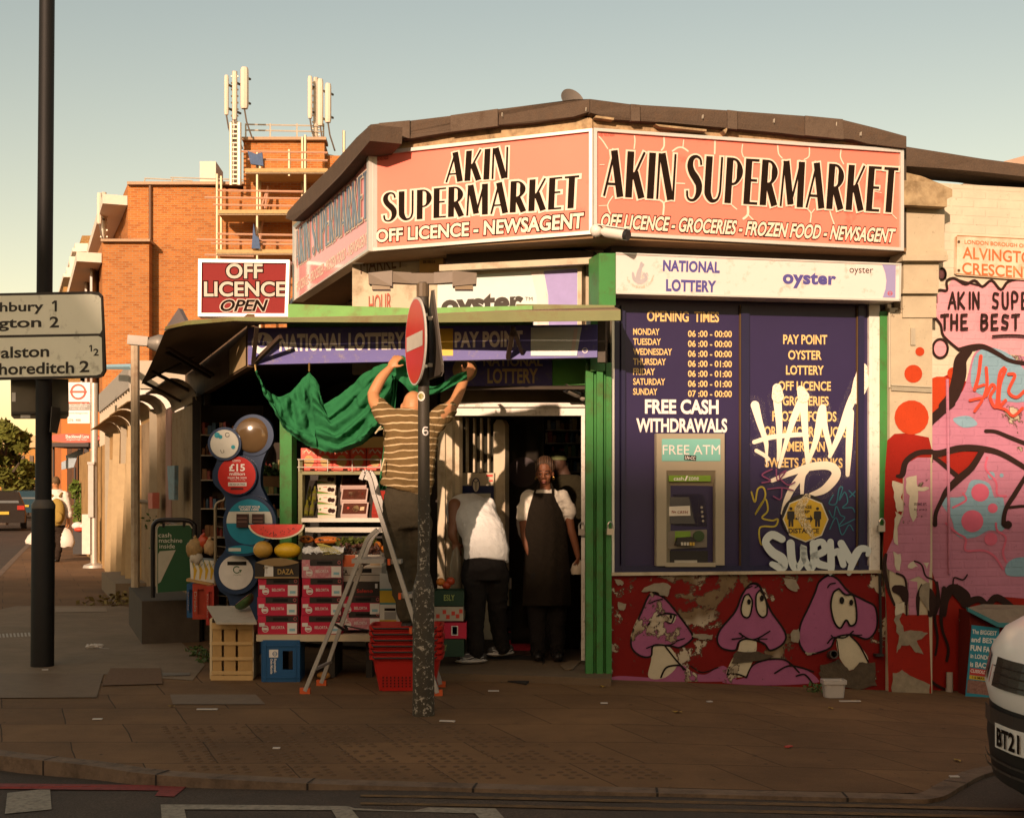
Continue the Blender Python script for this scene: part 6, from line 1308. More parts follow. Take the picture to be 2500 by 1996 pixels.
# dim shelving behind the stand and inside the shop
def shelves(lab,fr,x0,x1,ysh,d,cols,seed):
 rr=random.Random(seed);t2=T('shelf_unit',lab,'shelf unit',fr.at((x0+x1)/2,.05));m_=MB()
 for y in ysh:m_.rect(fr,x0,y,x1,y+3.0,0,-d)
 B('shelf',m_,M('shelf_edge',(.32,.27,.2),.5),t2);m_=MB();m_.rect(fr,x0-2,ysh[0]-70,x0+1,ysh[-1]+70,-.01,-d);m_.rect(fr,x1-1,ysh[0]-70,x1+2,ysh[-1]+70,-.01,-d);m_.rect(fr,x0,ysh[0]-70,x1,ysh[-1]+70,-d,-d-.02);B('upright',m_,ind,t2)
 for y in ysh:
  x=x0+3
  while x<x1-7:
   w_=rr.uniform(6,13);h=rr.uniform(14,30);mt=M('goods_%d'%rr.randrange(6),[(.22,.04,.03),(.05,.10,.16),(.25,.19,.06),(.06,.12,.04),(.3,.27,.22),(.18,.08,.03)][MATS.get('_',0)if 0 else rr.randrange(6)])if False else M0(rr.choice(cols));m_=MB()
   if rr.random()<.5:m_.rect(fr,x,y-h,x+w_-1,y,-.02,-.14)
   else:
    c=fr.w(x+w_/2,y,-.09);r_=w_/F*c.y/2.2;m_.lathe([(r_,0),(r_,h/F*c.y*.7),(r_*.5,h/F*c.y*.85),(r_*.45,h/F*c.y)],c,10)
   B('packet',m_,mt,t2,smooth=35);x+=w_
for i,c in enumerate(((.22,.04,.03),(.05,.10,.16),(.25,.19,.06),(.06,.12,.04),(.3,.27,.22),(.18,.08,.03))):M('goods_%d'%i,c,.5,var=.35,sc=30)
gl_=['goods_%d'%i for i in range(6)]
shelves('dim wall shelves of packets seen through the shop doorway',Fr(1380,12.8,-8500),1325,1424,[1048,1080,1114,1150,1190,1240,1300],.25,gl_,3)
shelves('dark shelving of produce behind the lottery stand',Fr(640,12.3,-20000),640,720,[1150,1205,1260],.3,['goods_0','goods_3','goods_5','goods_2'],5)
shelves('shadowed shelves under the far left end of the canopy',Fr(560,13.1,-20000),490,640,[1060,1110,1170,1240,1310],.3,['goods_0','goods_1','goods_5'],8)
mb=MB();ff=Fr(650,11.9,-20000);t=T('produce_crate','wooden crate of green vegetables on the shelf by the green post','crate',ff.w(655,1187));mb.rect(ff,634,1162,690,1187,0,-.3);B('crate',mb,M('crate_dim',(.20,.10,.035),.7),t);mb=MB();foliage(mb,ff.w(655,1152,-.1),.1,.1,.05,90,.03);B('vegetables',mb,leafm,t)
# stock in front of the doorway: cartons right of the pole
FX=Fr(1100,11.0,60000)
plainbox('cherry_box','white box printed with red cherries right of the pole',FX.w(1095,1515),(.24,.3,.115),M('box_pale',(.40,.36,.28)),[('cherry',pr_,*(lambda a,b2:(a,a+.12,b2,b2+.3))(a,b2),pr_,None)[0:1]+(a,a+.12,b2,b2+.28,pr_,None)for a,b2 in((.08,.2),(.3,.5),(.42,.15),(.6,.4),(.75,.2),(.86,.55))])
plainbox('green_box','dark green box lettered ESLY under the oranges right of the pole',FX.w(1095,1478),(.25,.3,.12),M('box_green',(.012,.045,.025),.5),(('lettering',.35,.70,.35,.75,M('letter_lime',(.30,.36,.10)),'ESLY'),))
plainbox('red_carton','crimson carton low beside the bending man, under the cherry box',FX.w(1098,1558),(.27,.3,.13),crim,(('emblem',.55,.75,.2,.8,lbl,None),('emblem_centre',.58,.72,.25,.75,crim,None)))
plainbox('green_box','green box on the floor under the crimson carton right of the pole',FX.w(1095,1602),(.25,.3,.14),MATS['box_green'],(('lettering',.2,.45,.35,.7,MATS['letter_lime'],'ESLY'),))
for(x,y,k)in((1076,1420,0),(1090,1428,1),(1100,1418,2)):mb=MB();mb.ell(FX.w(x,y,-.1),.037,.037,.034);B('tomato',mb,MATS['tomato_red']if k else om,label=('orange on the green box right of the pole','large tomato on the green box beside the orange','tomato nearest the bending man on the green box')[k],cat='fruit',smooth=80)
FI=Fr(1260,12.2,60000)
for i,(x,y,w_,h,mt,lab)in enumerate(((1262,1437,.17,.1,'white_card','pale carton on the boxes inside the doorway'),(1262,1480,.2,.14,'box_green','dark green carton stacked under the pale one inside'),(1265,1530,.2,.15,'carton_black','black carton in the doorway stack'),(1268,1592,.2,.19,'carton_crimson','crimson carton at the foot of the doorway stack'))):
 plainbox('stock_box',lab,FI.w(x,y),(w_,.3,h),MATS[mt],(('label',.3,.7,.3,.6,MATS['grey_card'],None),)if i<3 else(('black_band',.0,1,.6,.95,cblk,None),))
t=T('ice_cream_cabinet','white cabinet with blue panel behind the bending man','cabinet',D2.at(1160,.06));mb=MB();mb.rect(D2,1112,1154,1206,1560,.10,-.2);B('body',mb,M('cabinet_cream',(.45,.38,.26),.5),t)
mb=MB();mb.rect(D2,1118,1185,1205,1245,.115,.101);B('blue_panel',mb,M('panel_blue',(.014,.02,.075),.4),t);mb=MB();mb.poly([D2.w(1162+9*math.cos(a),1184+17*math.sin(a),.13)for a in[k*math.pi/10 for k in range(20)]],V((0,.01,0)));B('oval_badge',mb,M('badge_cream',(.55,.48,.35)),t);mb=MB();p_=[(1162+9*math.cos(a),1184+17*math.sin(a))for a in[k*math.pi/10 for k in range(22)]];mb.stroke(p_,2.6,lambda x,y:D2.w(x,y,.134),rnd=False);mb.stroke([(1162,1196),(1162,1178),(1157,1174)],1.8,lambda x,y:D2.w(x,y,.133));mb.stroke([(1162,1178),(1167,1173)],1.8,lambda x,y:D2.w(x,y,.1335));B('badge_palm',mb,MATS['panel_blue'],t)
mb=MB();mb.rect(D2,1187,1158,1203,1163,.103);mb.rect(D2,1194,1171,1203,1175,.103);B('red_sticker',mb,pr_,t);mb=MB();mb.rect(D2,1150,1204,1198,1240,.118);B('white_notice',mb,M('notice_grey',(.42,.40,.33)),t)
mb=MB();q=[G(1075,1595,.062),G(1330,1600,.062),G(1330,1615,.062),G(1285,1668,.012),G(1085,1636,.012)];mb.poly([p+V((0,0,.0))for p in q][::-1],V((0,0,-.01)))
B('door_mat',mb,M('mat_black',(.018,.015,.012),.95,bp=.6,bs=200),label='black ribbed door mat at the shop entrance',cat='mat')
mb=MB();mb.poly([G(x,y,.066)for x,y in((1368,1622),(1395,1610),(1418,1612),(1398,1632),(1380,1633))][::-1],V((0,0,-.008)));B('coir_mat',mb,M('coir',(.17,.12,.07),.95,var=.6,sc=80),label='scrap of worn coir mat by the green shutter post',cat='mat')
# ---------------- green cloth
gcl=None
def cloth_mat():
 m,t_,b=nodes('green_cloth');v=opos(t_);base=mix(t_,noise(t_,v,3),lin('#205f39'),lin('#2b7146'));t_.links.new(base,b.inputs['Base Color']);b.inputs['Roughness'].default_value=.85;b.inputs['Specular IOR Level'].default_value=.15
 mp_=N(t_,'ShaderNodeMapping');mp_.inputs['Scale'].default_value=(1,1,1);t_.links.new(v,mp_.inputs[0]);bump(t_,b,mix(t_,.3,noise(t_,mp_.outputs[0],9,4,.55,1.2),noise(t_,v,220,2)),.5,.02);return m
gcl=cloth_mat()
def curve_at(pts,u):
 c=cat(pts,10);L=[0]
 for a,b2 in zip(c,c[1:]):L.append(L[-1]+math.dist(a,b2))
 s_=u*L[-1]
 for i in range(len(L)-1):
  if s_<=L[i+1]+1e-9:k=(s_-L[i])/max(L[i+1]-L[i],1e-9);return tuple(a+(b2-a)*k for a,b2 in zip(c[i],c[i+1]))
 return c[-1]
t=T('green_cloth','green cloth awning sheet hung from hooks and held up by the man on the ladder','cloth',P(780,1095,10.7))
def cl3(x,y,f_):Y=10.95-.0006*(x-625)-(.0012*max(0,x-860));return P(x,y,Y-f_)
tops=[[(625,905),(640,935),(655,955),(668,964),(684,968),(705,958),(725,940),(742,920),(755,908)],[(755,908),(768,925),(780,955),(788,986),(796,985),(830,962),(870,930),(900,905),(930,890),(960,884)]]
bots=[[(625,905),(634,930),(650,965),(672,1008),(690,1040),(715,1064),(738,1080),(758,1090),(775,1095)],[(775,1095),(800,1103),(830,1104),(860,1096),(885,1084),(905,1068),(922,1052),(935,1045),(950,1030)]]
for k in range(2):
 rows=[];n_,m_=90,50
 for j in range(m_+1):
  v=j/m_;r_=[]
  for i in range(n_+1):
   u=i/n_;a=curve_at(tops[k],u);b2=curve_at(bots[k],u);x=a[0]+(b2[0]-a[0])*v;y=a[1]+(b2[1]-a[1])*v
   amp=min(1,4*v)*(.55 if v<.85 else.8)
   if k==0:ph=22*u+3.5*v;ph2=47*u*(1-.3*v)+1
   else:ph=26*v+7*u;ph2=13*v-15*u+30*u*u
   f_=.055*math.sin(ph)*amp+.03*math.sin(ph2)*amp+.06*math.sin(math.pi*v)+(.05*math.sin(v*30)if v>.82 else 0)
   if k==0:f_*=min(1,6*(1-u)+.35)
   y+=4*math.sin(ph*.7+2)*math.sin(math.pi*v);r_.append(cl3(x,y,f_))
  rows.append(r_)
 mb=MB();mb.grid(rows);wrinkle(mb,.016,6,8,k*5);wrinkle(mb,.006,18,20,2);B('cloth_panel',mb,gcl,t,smooth=75)
mb=MB();rows=[]
for j in range(13):
 v=j/12;rows.append([P(x,y+h*v,10.55-.0006*(x-960)+.02*math.sin(9*v+i*.5)+.015*math.sin(i*1.1))for i,(x,y,h)in enumerate(cat([(955,884,30),(985,868,70),(1005,905,55),(1030,930,32),(1055,943,20),(1080,935,20),(1110,915,24),(1140,905,20)],5))])
mb.grid(rows);B('cloth_end',mb,gcl,t,smooth=75)
mb=MB();rows=[]
for j in range(25):
 v=j/24;x0,x1=(948-25*v,975-32*v);rows.append([P(x0+(x1-x0)*i/12,1000+195*v,10.5+.02*math.sin(i*1.2+v*3))for i in range(13)])
mb.grid(rows);B('hanging_tail',mb,gcl,t,smooth=75)
mb=MB();rows=[]
for j in range(20):
 v=j/19;rows.append([P(958+14*i/8-10*v,915+110*v,10.6+.02*math.sin(i*1.4))for i in range(9)])
mb.grid(rows);B('inner_fold',mb,gcl,t,smooth=75)
for x,y,x2 in((622,886,625),(755,886,755)):
 mb=MB();mb.tube([NF.w(x,y,.015),cl3(x2,906,.0)],.008,6);B('hook',mb,M('hook_brass',(.42,.28,.10),.35,.6),t);
mb=MB()
for(a,b2)in(((930,1040),(916,1058)),((934,1046),(922,1050)),((938,1120),(930,1150))):mb.tube([P(*a,10.05),P(*b2,10.02)],.006,5)
B('drawstring',mb,M('string_cream',(.5,.42,.26)),t)

# ================================================================== CASH MACHINE, STICKER
t=T('cash_machine','grey cash machine set into the navy panel under a FREE ATM header','cash machine',RF.w(1686,1381,.06));ag=M('atm_grey',(.36,.31,.22),.4,var=.08,sc=5)
mb=MB()
for c in(((1603,1058),(1769,1058),(1769,1148),(1603,1148)),((1603,1148),(1627,1148),(1627,1381),(1603,1381)),((1747,1148),(1769,1148),(1769,1379),(1747,1379)),((1627,1373),(1747,1373),(1747,1383),(1627,1383))):mb.slab(RF,c,.075,.022)
B('surround',mb,ag,t)
AB=RF.off(-.17)
mb=MB();hw=lambda x,y,d:RF.w(x,y,d)
mb.add([hw(1627,1148,.07),hw(1747,1148,.07),hw(1735,1216,-.02),hw(1645,1214,-.02)],[(3,2,1,0)])
mb.add([hw(1747,1148,.07),hw(1747,1376,.07),hw(1735,1376,-.02),hw(1735,1216,-.02)],[(3,2,1,0)]);mb.add([hw(1627,1148,.07),hw(1645,1214,-.02),hw(1645,1376,-.02),hw(1627,1376,.07)],[(3,2,1,0)])
mb.add([hw(1645,1214,-.02),hw(1735,1216,-.02),hw(1735,1376,-.02),hw(1645,1376,-.02)],[(3,2,1,0)]);B('recess',mb,M('atm_inner',(.24,.20,.13),.45),t)
mb=MB();mb.slab(RF,[(1633,1160),(1735,1160),(1735,1175),(1633,1175)],.058,.02);B('green_strip',mb,M('atm_green',(.16,.28,.02),.4),t)
mb=MB();txt(mb,'cash',Q(RF,1645,1163,1669,1172,d=.0605),.01);txt(mb,'zone',Q(RF,1681,1164,1706,1172,d=.0605));mb.poly([RF.w(x,y,.0605)for x,y in((1671,1173),(1675,1173),(1680,1161),(1676,1161))]);B('lettering',mb,M('letter_bright',0),t)
mb=MB();mb.slab(RF,[(1644,1207),(1712,1205),(1724,1214),(1726,1285),(1716,1288),(1644,1282)],.02,-.02);mb.slab(RF,[(1627,1296),(1726,1292),(1726,1335),(1627,1340)],.05,-.02);B('console',mb,M('atm_mid',(.17,.145,.11),.4),t)
mb=MB();mb.slab(RF,[(1628,1213),(1682,1213),(1697,1278),(1628,1278)],.03,.0205);B('screen',mb,M('atm_screen',(.10,.095,.09),.12),t)
mb=MB();mb.slab(RF,[(1632,1236),(1684,1234),(1686,1258),(1633,1259)],.037,.034);B('note',mb,M('note_paper',(.72,.66,.55),.7),t,label='white paper note handwritten No CASH')
pn_=Paint(RF,.039)
for pts in([(548,868),(550,850),(560,868),(562,850)],[(570,866),(567,858),(574,858),(570,866)],[(600,854),(590,856),(590,868),(600,868)],[(606,870),(612,852),(618,870)],[(608,863),(616,863)],[(634,853),(625,856),(633,862),(624,868)],[(642,850),(642,870)],[(658,852),(655,872)],[(642,861),(656,861)]):pn_.st(pts,1.1,z4,4)
B('handwriting',pn_.mb,M('pen_red',(.25,.05,.03)),t)
for i in range(4):mb=MB();p=[(1713+1.2*i+3*math.cos(a),1238+11*i+3*math.sin(a))for a in[k*math.pi/6 for k in range(12)]];mb.poly([RF.w(x,y,.023)for x,y in p],RF.n*-.004);B('button',mb,M('button_grey',(.35,.31,.25),.4),t)
mb=MB();mb.rect(RF,1648,1296,1686,1320,.052);B('green_panel',mb,MATS['atm_green'],t)
mb=MB();p=ringpts(1707,1308,13);mb.poly([RF.w(x,y,.07)for x,y in p],RF.n*-.02);B('reader_ring',mb,M('reader_green',(.03,.06,.015),.3),t)
mb=MB();mb.slab(RF,[(1655,1312),(1690,1310),(1700,1318),(1692,1332),(1650,1330)],.09,.051);B('keypad_hood',mb,M('hood_black',(.02,.016,.012),.4),t)
for i in range(5):mb=MB();mb.slab(RF,[(1663+7*i,1323),(1668+7*i,1323),(1668+7*i,1331),(1663+7*i,1331)],.096,.0905);B('key',mb,M('key_white',(.5,.47,.38))if i<3 else M('key_yellow',(.55,.36,.05)),t)
mb=MB();mb.slab(RF,[(1633,1344),(1728,1344),(1728,1378),(1633,1378)],.03,-.018);B('cash_slot',mb,M('slot_black',(.018,.014,.01),.5),t)
mb=MB();mb.slab(RF,[(1647,1367),(1702,1367),(1702,1377),(1647,1377)],.036,.0305);B('slot_roller',mb,M('roller_grey',(.40,.37,.30),.4),t)
mb=MB();mb.slab(RF,[(1616,1071),(1759,1071),(1759,1125),(1616,1125)],.079,.0755);B('header',mb,M('header_teal',(.20,.50,.43),.4,var=.04),t)
mb=MB();txt(mb,'FREE ATM',Q(RF,1618,1086,1758,1109,d=.081),.0);B('header_lettering',mb,M('letter_bright',0),t)
mb=MB();mb.poly([RF.w(x,y,.082)for x,y in((1671,1110),(1700,1112),(1699,1124),(1670,1122))]);B('black_sticker',mb,blk,t);mb=MB();txt(mb,'LN-CC',Q(RF,(1673,1112),(1698,1114),(1697,1122),(1672,1120),d=.084),.03);B('sticker_lettering',mb,M('letter_bright',0),t)
t=T('warning_sticker','yellow octagonal PLEASE KEEP YOUR DISTANCE sticker crossed by white spray','sticker',RF.w(1966,1320,.03))
octa=lambda cx,cy,r:[(cx+r*math.cos(rad(22.5+45*i)+rad(67.5)),cy+r*math.sin(rad(22.5+45*i)+rad(67.5)))for i in range(8)]
mb=MB();p=ringpts(1965,1262,57);mb.poly([RF.w(x,y,.0355)for x,y in p]);B('black_disc',mb,M('sticker_black',(.02,.016,.016),.4),t)
mb=MB();mb.poly([RF.w(x,y,.037)for x,y in octa(1967,1267,56)]);B('pale_edge',mb,M('sticker_pale',(.66,.62,.5),.4),t)
mb=MB();mb.poly([RF.w(x,y,.0385)for x,y in octa(1967,1267,53)]);B('yellow_face',mb,M('sticker_yellow',(.66,.42,.03),.35),t)
mb=MB()
for s_,q in(('PLEASE',(1946,1233,1982,1241)),('KEEP',(1952,1245,1977,1252)),('YOUR',(1954,1279,1979,1286)),('DISTANCE',(1925,1289,2000,1301))):txt(mb,s_,Q(RF,*q,d=.040),.03)
for x in(1931,1996):
 mb.poly([RF.w(a,b2,.040)for a,b2 in ringpts(x,1241,4,12)]);mb.poly([RF.w(x+a,1247+b2,.040)for a,b2 in((-9,2),(-6,0),(6,0),(9,2),(9,20),(6,20),(6,38),(1,38),(0,22),(-1,38),(-6,38),(-6,20),(-9,20))])
mb.rect(RF,1942,1263,1980,1268,.040);mb.poly([RF.w(a,b2,.0402)for a,b2 in((1978,1256),(1985,1266),(1978,1276))]);B('print',mb,M('sticker_print',(.03,.022,.02),.45),t)
pt=Paint(RF,.0415);pt.st([(1500,750),(1440,850),(1490,950),(1540,1040)],[16,24,20,8],z4);B('spray_band',pt.mb,ghost('spray_thin','#e8d8b0',.5,70),t)

# ================================================================== WHITE WALL WITH THE MURAL, STREET NAME PLATE
WF=RF.off(-.10);wvp=WF.u
muralw=T('painted_wall','white painted brick wall with pink mushroom mural and mouldings beside the shop','wall',WF.at(2400,-.3))
ww=flaky('wall_white','#c7bca6',.14,'#9a8a72',sc=1.5,brick=wvp);ww2=flaky('pilaster_white','#b5a88e',.22,'#8d7a5c',sc=2.6)
mb=MB();mb.poly([WF.at(2180,-.6),WF.at(3400,-.6),WF.at(3400,4.1),WF.at(2180,4.1)],-WF.n*.3);B('brickwork',mb,ww,muralw)
mb=MB()
ft=[(2205,357),(2300,372),(2400,388),(2520,404),(2900,460),(3300,520),(3300,556),(2900,492),(2500,433),(2400,420),(2300,411),(2205,405)]
mb.poly([WF.w(x,y,.14+R.uniform(-.01,.01))for x,y in ft],-WF.n*.4);B('roof_felt_edge',mb,felt,muralw)
PLF=WF.off(.20)
mb=MB();mb.poly([PLF.at(2172,-.4),PLF.at(2276,-.4),PLF.at(2276,3.0),PLF.at(2172,3.0)],-WF.n*.2)
for x0,x1,y0,y1,d,b_ in((2206,2292,636,706,.235,0),(2204,2290,706,716,.26,0),(2204,2286,716,775,.215,0),(2204,2306,506,612,.25,0),(2204,2312,612,622,.28,0),(2204,2315,622,636,.30,0)):mb.rect(WF,x0,y0,x1,y1,d,b_)
B('pilaster',mb,ww2,muralw)
mb=MB();mb.slab(WF,[(2206,440),(2290,446),(2325,462),(2325,480),(2312,486),(2312,505),(2206,500)],.36,0);mb.slab(WF,[(2206,420),(2250,430),(2290,446),(2206,440)],.25,0);B('capital',mb,M('cornice_stone',(.36,.27,.15),.9,var=.4,sc=14,bp=.5,grime=.7,gcol='#5a4426',gsc=6),muralw)
def mp(nm,ps,mt):B(nm,ps.mb,mt,muralw)
z6=lambda a,b2:(2100+.3777*a,350+.3777*b2);z7=lambda a,b2:(2100+.3488*a,900+.3488*b2)
mred=flaky('mural_red','#8e1a0a',.28,'#8a7758',sc=1.9);mor=flaky('mural_orange','#b03a14',.2,'#a89474',sc=1.9);mpk=flaky('mural_pink_wall','#ae7389',.36,'#b3a890',sc=1.6,brick=wvp);mbl=flaky('mural_blue','#7b9bab',.2,'#a89a82',sc=1.9,brick=wvp);mbk=flaky('mural_black_wall','#2a1610',.16,'#8a7758',sc=1.9);mhot=M('mural_hot_pink',(.52,.10,.17),.7,var=.2)
# pilaster side
ps=Paint(PLF,.002);ps.fl([z7(a,b2)for a,b2 in((190,500),(240,455),(330,450),(480,480),(500,560),(500,620),(400,620),(300,700),(295,1000),(240,1150),(210,1250),(180,1300),(165,1400),(190,1500),(230,1650),(320,1720),(480,1720),(500,2300),(200,2300),(185,1700),(160,1300),(175,700))],None,1);mp('red_ground',ps,mred)
ps=Paint(PLF,.003);ps.dots([z7(372,35)+(22,),z6(386,1345)+(11,)]);ps.dots([z7(360,340)+(42,)]);mp('orange_dots',ps,mor)
ps=Paint(PLF,.004);ps.fl([(305,1000),(305,760),(330,660),(400,620),(492,622),(492,1330),(480,1500),(410,1450),(340,1480),(340,1720),(400,1720),(405,1600),(330,1480),(250,1430),(190,1400),(180,1300),(210,1230),(260,1120)],z7,1);ps.fl([(340,1480),(400,1490),(405,1720),(345,1720)],z7,1);mp('pink_mushroom',ps,mpk)
ps=Paint(PLF,.006)
for pts,w_ in(([(260,750),(295,740),(320,650),(400,590),(500,580)],[8,14,14,13,13]),([(255,1430),(310,1460),(325,1560),(325,1720)],5),([(380,1345),(430,1370),(460,1450),(520,1480),(545,1560)],4),([(180,1300),(170,1400),(200,1550),(240,1650)],[8,10,8,6]),([(405,1720),(405,1600),(430,1510)],[6,10,4]),([(250,1540),(300,1560),(320,1640)],[20,26,10]),([(430,1550),(480,1560),(500,1640),(490,1720)],[8,20,22,12])):ps.st(pts,w_,z7)
mp('black_outline',ps,mbk)
ps=Paint(PLF,.009)
for pg in([(325,760),(390,745),(405,830),(480,825),(480,845),(400,860),(400,1000),(375,1075),(345,1000),(345,880),(325,870)],[(220,780),(300,810),(290,900),(300,990),(260,1000),(240,900)],[(250,1000),(300,1030),(260,1100),(270,1240),(235,1220),(240,1080)],[(330,1380),(370,1345),(400,1380),(350,1400)],[(235,1280),(285,1300),(280,1420),(250,1410)],[(430,1350),(480,1355),(470,1400)],[(250,1650),(300,1630),(310,1700),(240,1720)]):ps.fl(rag(pg),z7,1)
mp('torn_paint_patch',ps,M('wall_bare',(.50,.45,.34),.9,var=.2,sc=20))
ps=Paint(PLF,.010)
z8=lambda a,b2:(2000+.3463*a,1400+.3463*b2)
for pg in([(720,80),(780,60),(775,260),(700,150)],[(560,200),(600,200),(590,260),(560,320),(600,400),(720,400),(770,420),(690,470),(730,560),(680,560),(640,500),(580,500),(540,560),(560,440),(530,330)],[(520,700),(590,680),(640,720),(780,780),(780,890),(510,850)]):ps.fl(rag(pg),z8,1)
mp('exposed_render',ps,M('lower_render',(.24,.20,.14),.95,var=.4,sc=18,bp=.4))
# brick wall side
ps=Paint(WF,.002);ps.fl([(2276,1240),(2500,1420),(2700,1440),(2900,1440),(2900,1820),(2270,1820),(2270,1400)],None,1);ps.fl([(2276,945),(2330,910),(2350,930),(2330,1000),(2290,1040),(2276,1060)],None,3);ps.fl([z7(a,b2)for a,b2 in((530,620),(700,580),(860,570),(700,760))],None,1);ps.fl([(2276,1020),(2330,930),(2380,930),(2310,1080),(2276,1090)],None,1);mp('red_ground',ps,mred)
ps=Paint(WF,.0025);ps.dots([z7(560,190)+(48,),z7(650,30)+(14,)]);mp('orange_dots',ps,mor)
ps=Paint(WF,.004)
cloud=[(520,870),(540,900),(510,960),(470,1010),(475,1100),(530,1180),(540,1240),(640,1320),(740,1330),(850,1330),(950,1370),(1100,1360),(1300,1330),(1500,1300),(1560,1150),(1500,1000),(1420,900),(1300,880),(1160,900),(1080,880),(990,890),(915,935),(840,890),(780,920),(700,890),(670,905),(600,880),(560,930)]
ps.fl(cloud[3:],z6,4);ps.dots([z6(518,1325)+(16,)],None,1.25);ps.dots([z6(528,845)+(8,)],None,1.3)
mp('speech_bubble',ps,flaky('bubble_pink','#d3939c',.16,'#b3a890',sc=1.6,brick=wvp))
ps=Paint(WF,.0055);ps.fl([(495,355),(590,280),(640,240),(720,150),(760,20),(800,-110),(900,-160),(1050,-100),(1400,-60),(1900,100),(2000,500),(1700,640),(1400,560),(1100,640),(900,560),(700,545),(560,575),(490,550),(475,440)],z7,3)
ps.fl([(500,620),(560,650),(690,750),(860,580),(1000,600),(1500,700),(1900,800),(1900,1600),(1200,1610),(960,1590),(900,1630),(760,1600),(680,1500),(600,1560),(580,1720),(520,1720),(545,1560),(500,1400),(500,900)],z7,1)
ps.fl([(500,700),(620,720),(700,800),(800,900),(500,830)],z8,2);mp('pink_mushroom',ps,mpk)
ps=Paint(WF,.0085);ps.fl([(800,-80),(900,-150),(1060,-90),(1200,100),(1150,230),(900,200),(780,120)],z7,4);ps.fl([(650,350),(760,330),(820,390),(720,410)],z7);ps.fl([(560,910),(720,890),(780,780),(900,800),(940,900),(1000,900),(1010,1120),(900,1130),(800,1180),(680,1170),(640,1050)],z7,4);ps.dots([z7(918,745)+(9,),z7(990,745)+(5,)]);ps.fl([(1020,1380),(1100,1320),(1300,1330),(1300,1430),(1050,1450)],z7);mp('blue_paint',ps,mbl)
ps=Paint(WF,.0105);ps.dots([z7(840,865)+(22,),z7(785,1065)+(27,),z7(928,975)+(12,),z7(915,1190)+(16,)])
for pts in([(890,620),(880,700),(950,790),(960,880),(1020,890)],[(720,870),(740,920),(650,970)],[(600,1080),(680,1150),(740,1190),(740,1270),(860,1270),(940,1310),(1000,1400)],[(950,1080),(960,1130),(1020,1180),(1000,1280),(1020,1350)]):ps.st(pts,5,z7)
mp('hot_pink_marks',ps,mhot)
ps=Paint(WF,.013)
ps.st([(600,870),(680,895),(780,920)],4,z6)
edge=[(640,1335),(540,1245),(520,1170),(470,1100),(465,1010),(505,950),(560,950),(560,890),(610,872),(680,910),(740,885),(790,925),(850,885),(910,945),(960,890),(1060,878),(1160,905),(1300,880)]
ps.st(edge,6.5,z6,4);ps.st(ringpts(0,0,1)[:1]and[z6(518+48*math.cos(a),1325+60*math.sin(a))for a in[k*.45 for k in range(16)]],6);ps.st([z6(528+26*math.cos(a),845+36*math.sin(a))for a in[-1.8+k*.45 for k in range(9)]],5)
ps.st([(640,1330),(720,1320),(800,1315),(900,1365),(960,1400),(1060,1420),(1300,1430)],[8,16,13,11,10,10,9],z6);ps.st([(700,1340),(650,1400),(640,1500),(600,1630),(540,1700)],[20,30,34,30,26],z6)
ps.st([(640,240),(540,320),(470,400),(445,520),(470,590)],[20,22,20,22,24],z7);ps.st([(470,590),(560,590),(700,555),(860,560),(1000,600),(1200,720)],[16,16,16,15,13,12],z7);ps.st([(880,435),(950,440),(1050,480),(1200,540)],[9,9,10,10],z7)
ps.st([(500,610),(560,650),(690,760)],[8,10,12],z7);ps.st([(850,580),(780,690),(690,770),(610,850),(570,920),(530,1010),(525,1090)],[14,16,18,15,11,10,11],z7);ps.st([(1160,750),(1080,880),(1020,980),(1005,1080),(1035,1090)],[10,12,11,12,20],z7);ps.st([(1040,970),(1150,960),(1250,970)],7,z7)
ps.st([(650,1510),(660,1460),(720,1475),(750,1440)],3.6,z7);ps.st([(590,1720),(600,1600),(650,1540),(720,1590),(740,1640)],[10,20,26,34,26],z7);ps.st([(740,1640),(830,1610),(890,1650),(960,1600),(1080,1680)],[20,16,16,18,14],z7);ps.st([(545,1560),(540,1640),(520,1720)],[8,14,10],z7)
ps.st([(620,100),(635,250),(625,380)],[6,6,5],z8);ps.st([(830,60),(840,170),(815,300),(835,450),(820,570)],[6,8,7,6,6],z8);ps.st([(880,100),(860,280),(870,400),(910,520),(900,610)],[10,9,7,7,8],z8);ps.st([(500,650),(560,590),(620,520)],[5,6,4],z8);ps.st([(700,470),(740,560),(780,740),(880,810)],[4,6,7,6],z8);ps.st([(610,700),(660,670),(720,740)],5,z8)
mp('black_outline',ps,mbk)
ps=Paint(WF,.024)
for pts,w_ in(([(780,1375),(765,1500),(740,1590)],9),([(740,1580),(800,1560)],7),([(815,1450),(820,1560),(800,1640)],8),([(815,1630),(850,1560),(870,1580),(840,1640),(880,1700),(900,1500),(930,1450)],8),([(940,1460),(905,1560),(900,1690),(940,1660)],8),([(960,1490),(1000,1500),(960,1600),(1010,1640),(1060,1600)],8),([(710,1660),(790,1650),(740,1730)],7),([(870,1700),(940,1720),(990,1760),(1050,1710)],7)):ps.st(pts,w_,z6)
mp('red_tag',ps,M('tag_red',(.55,.055,.025),.6))
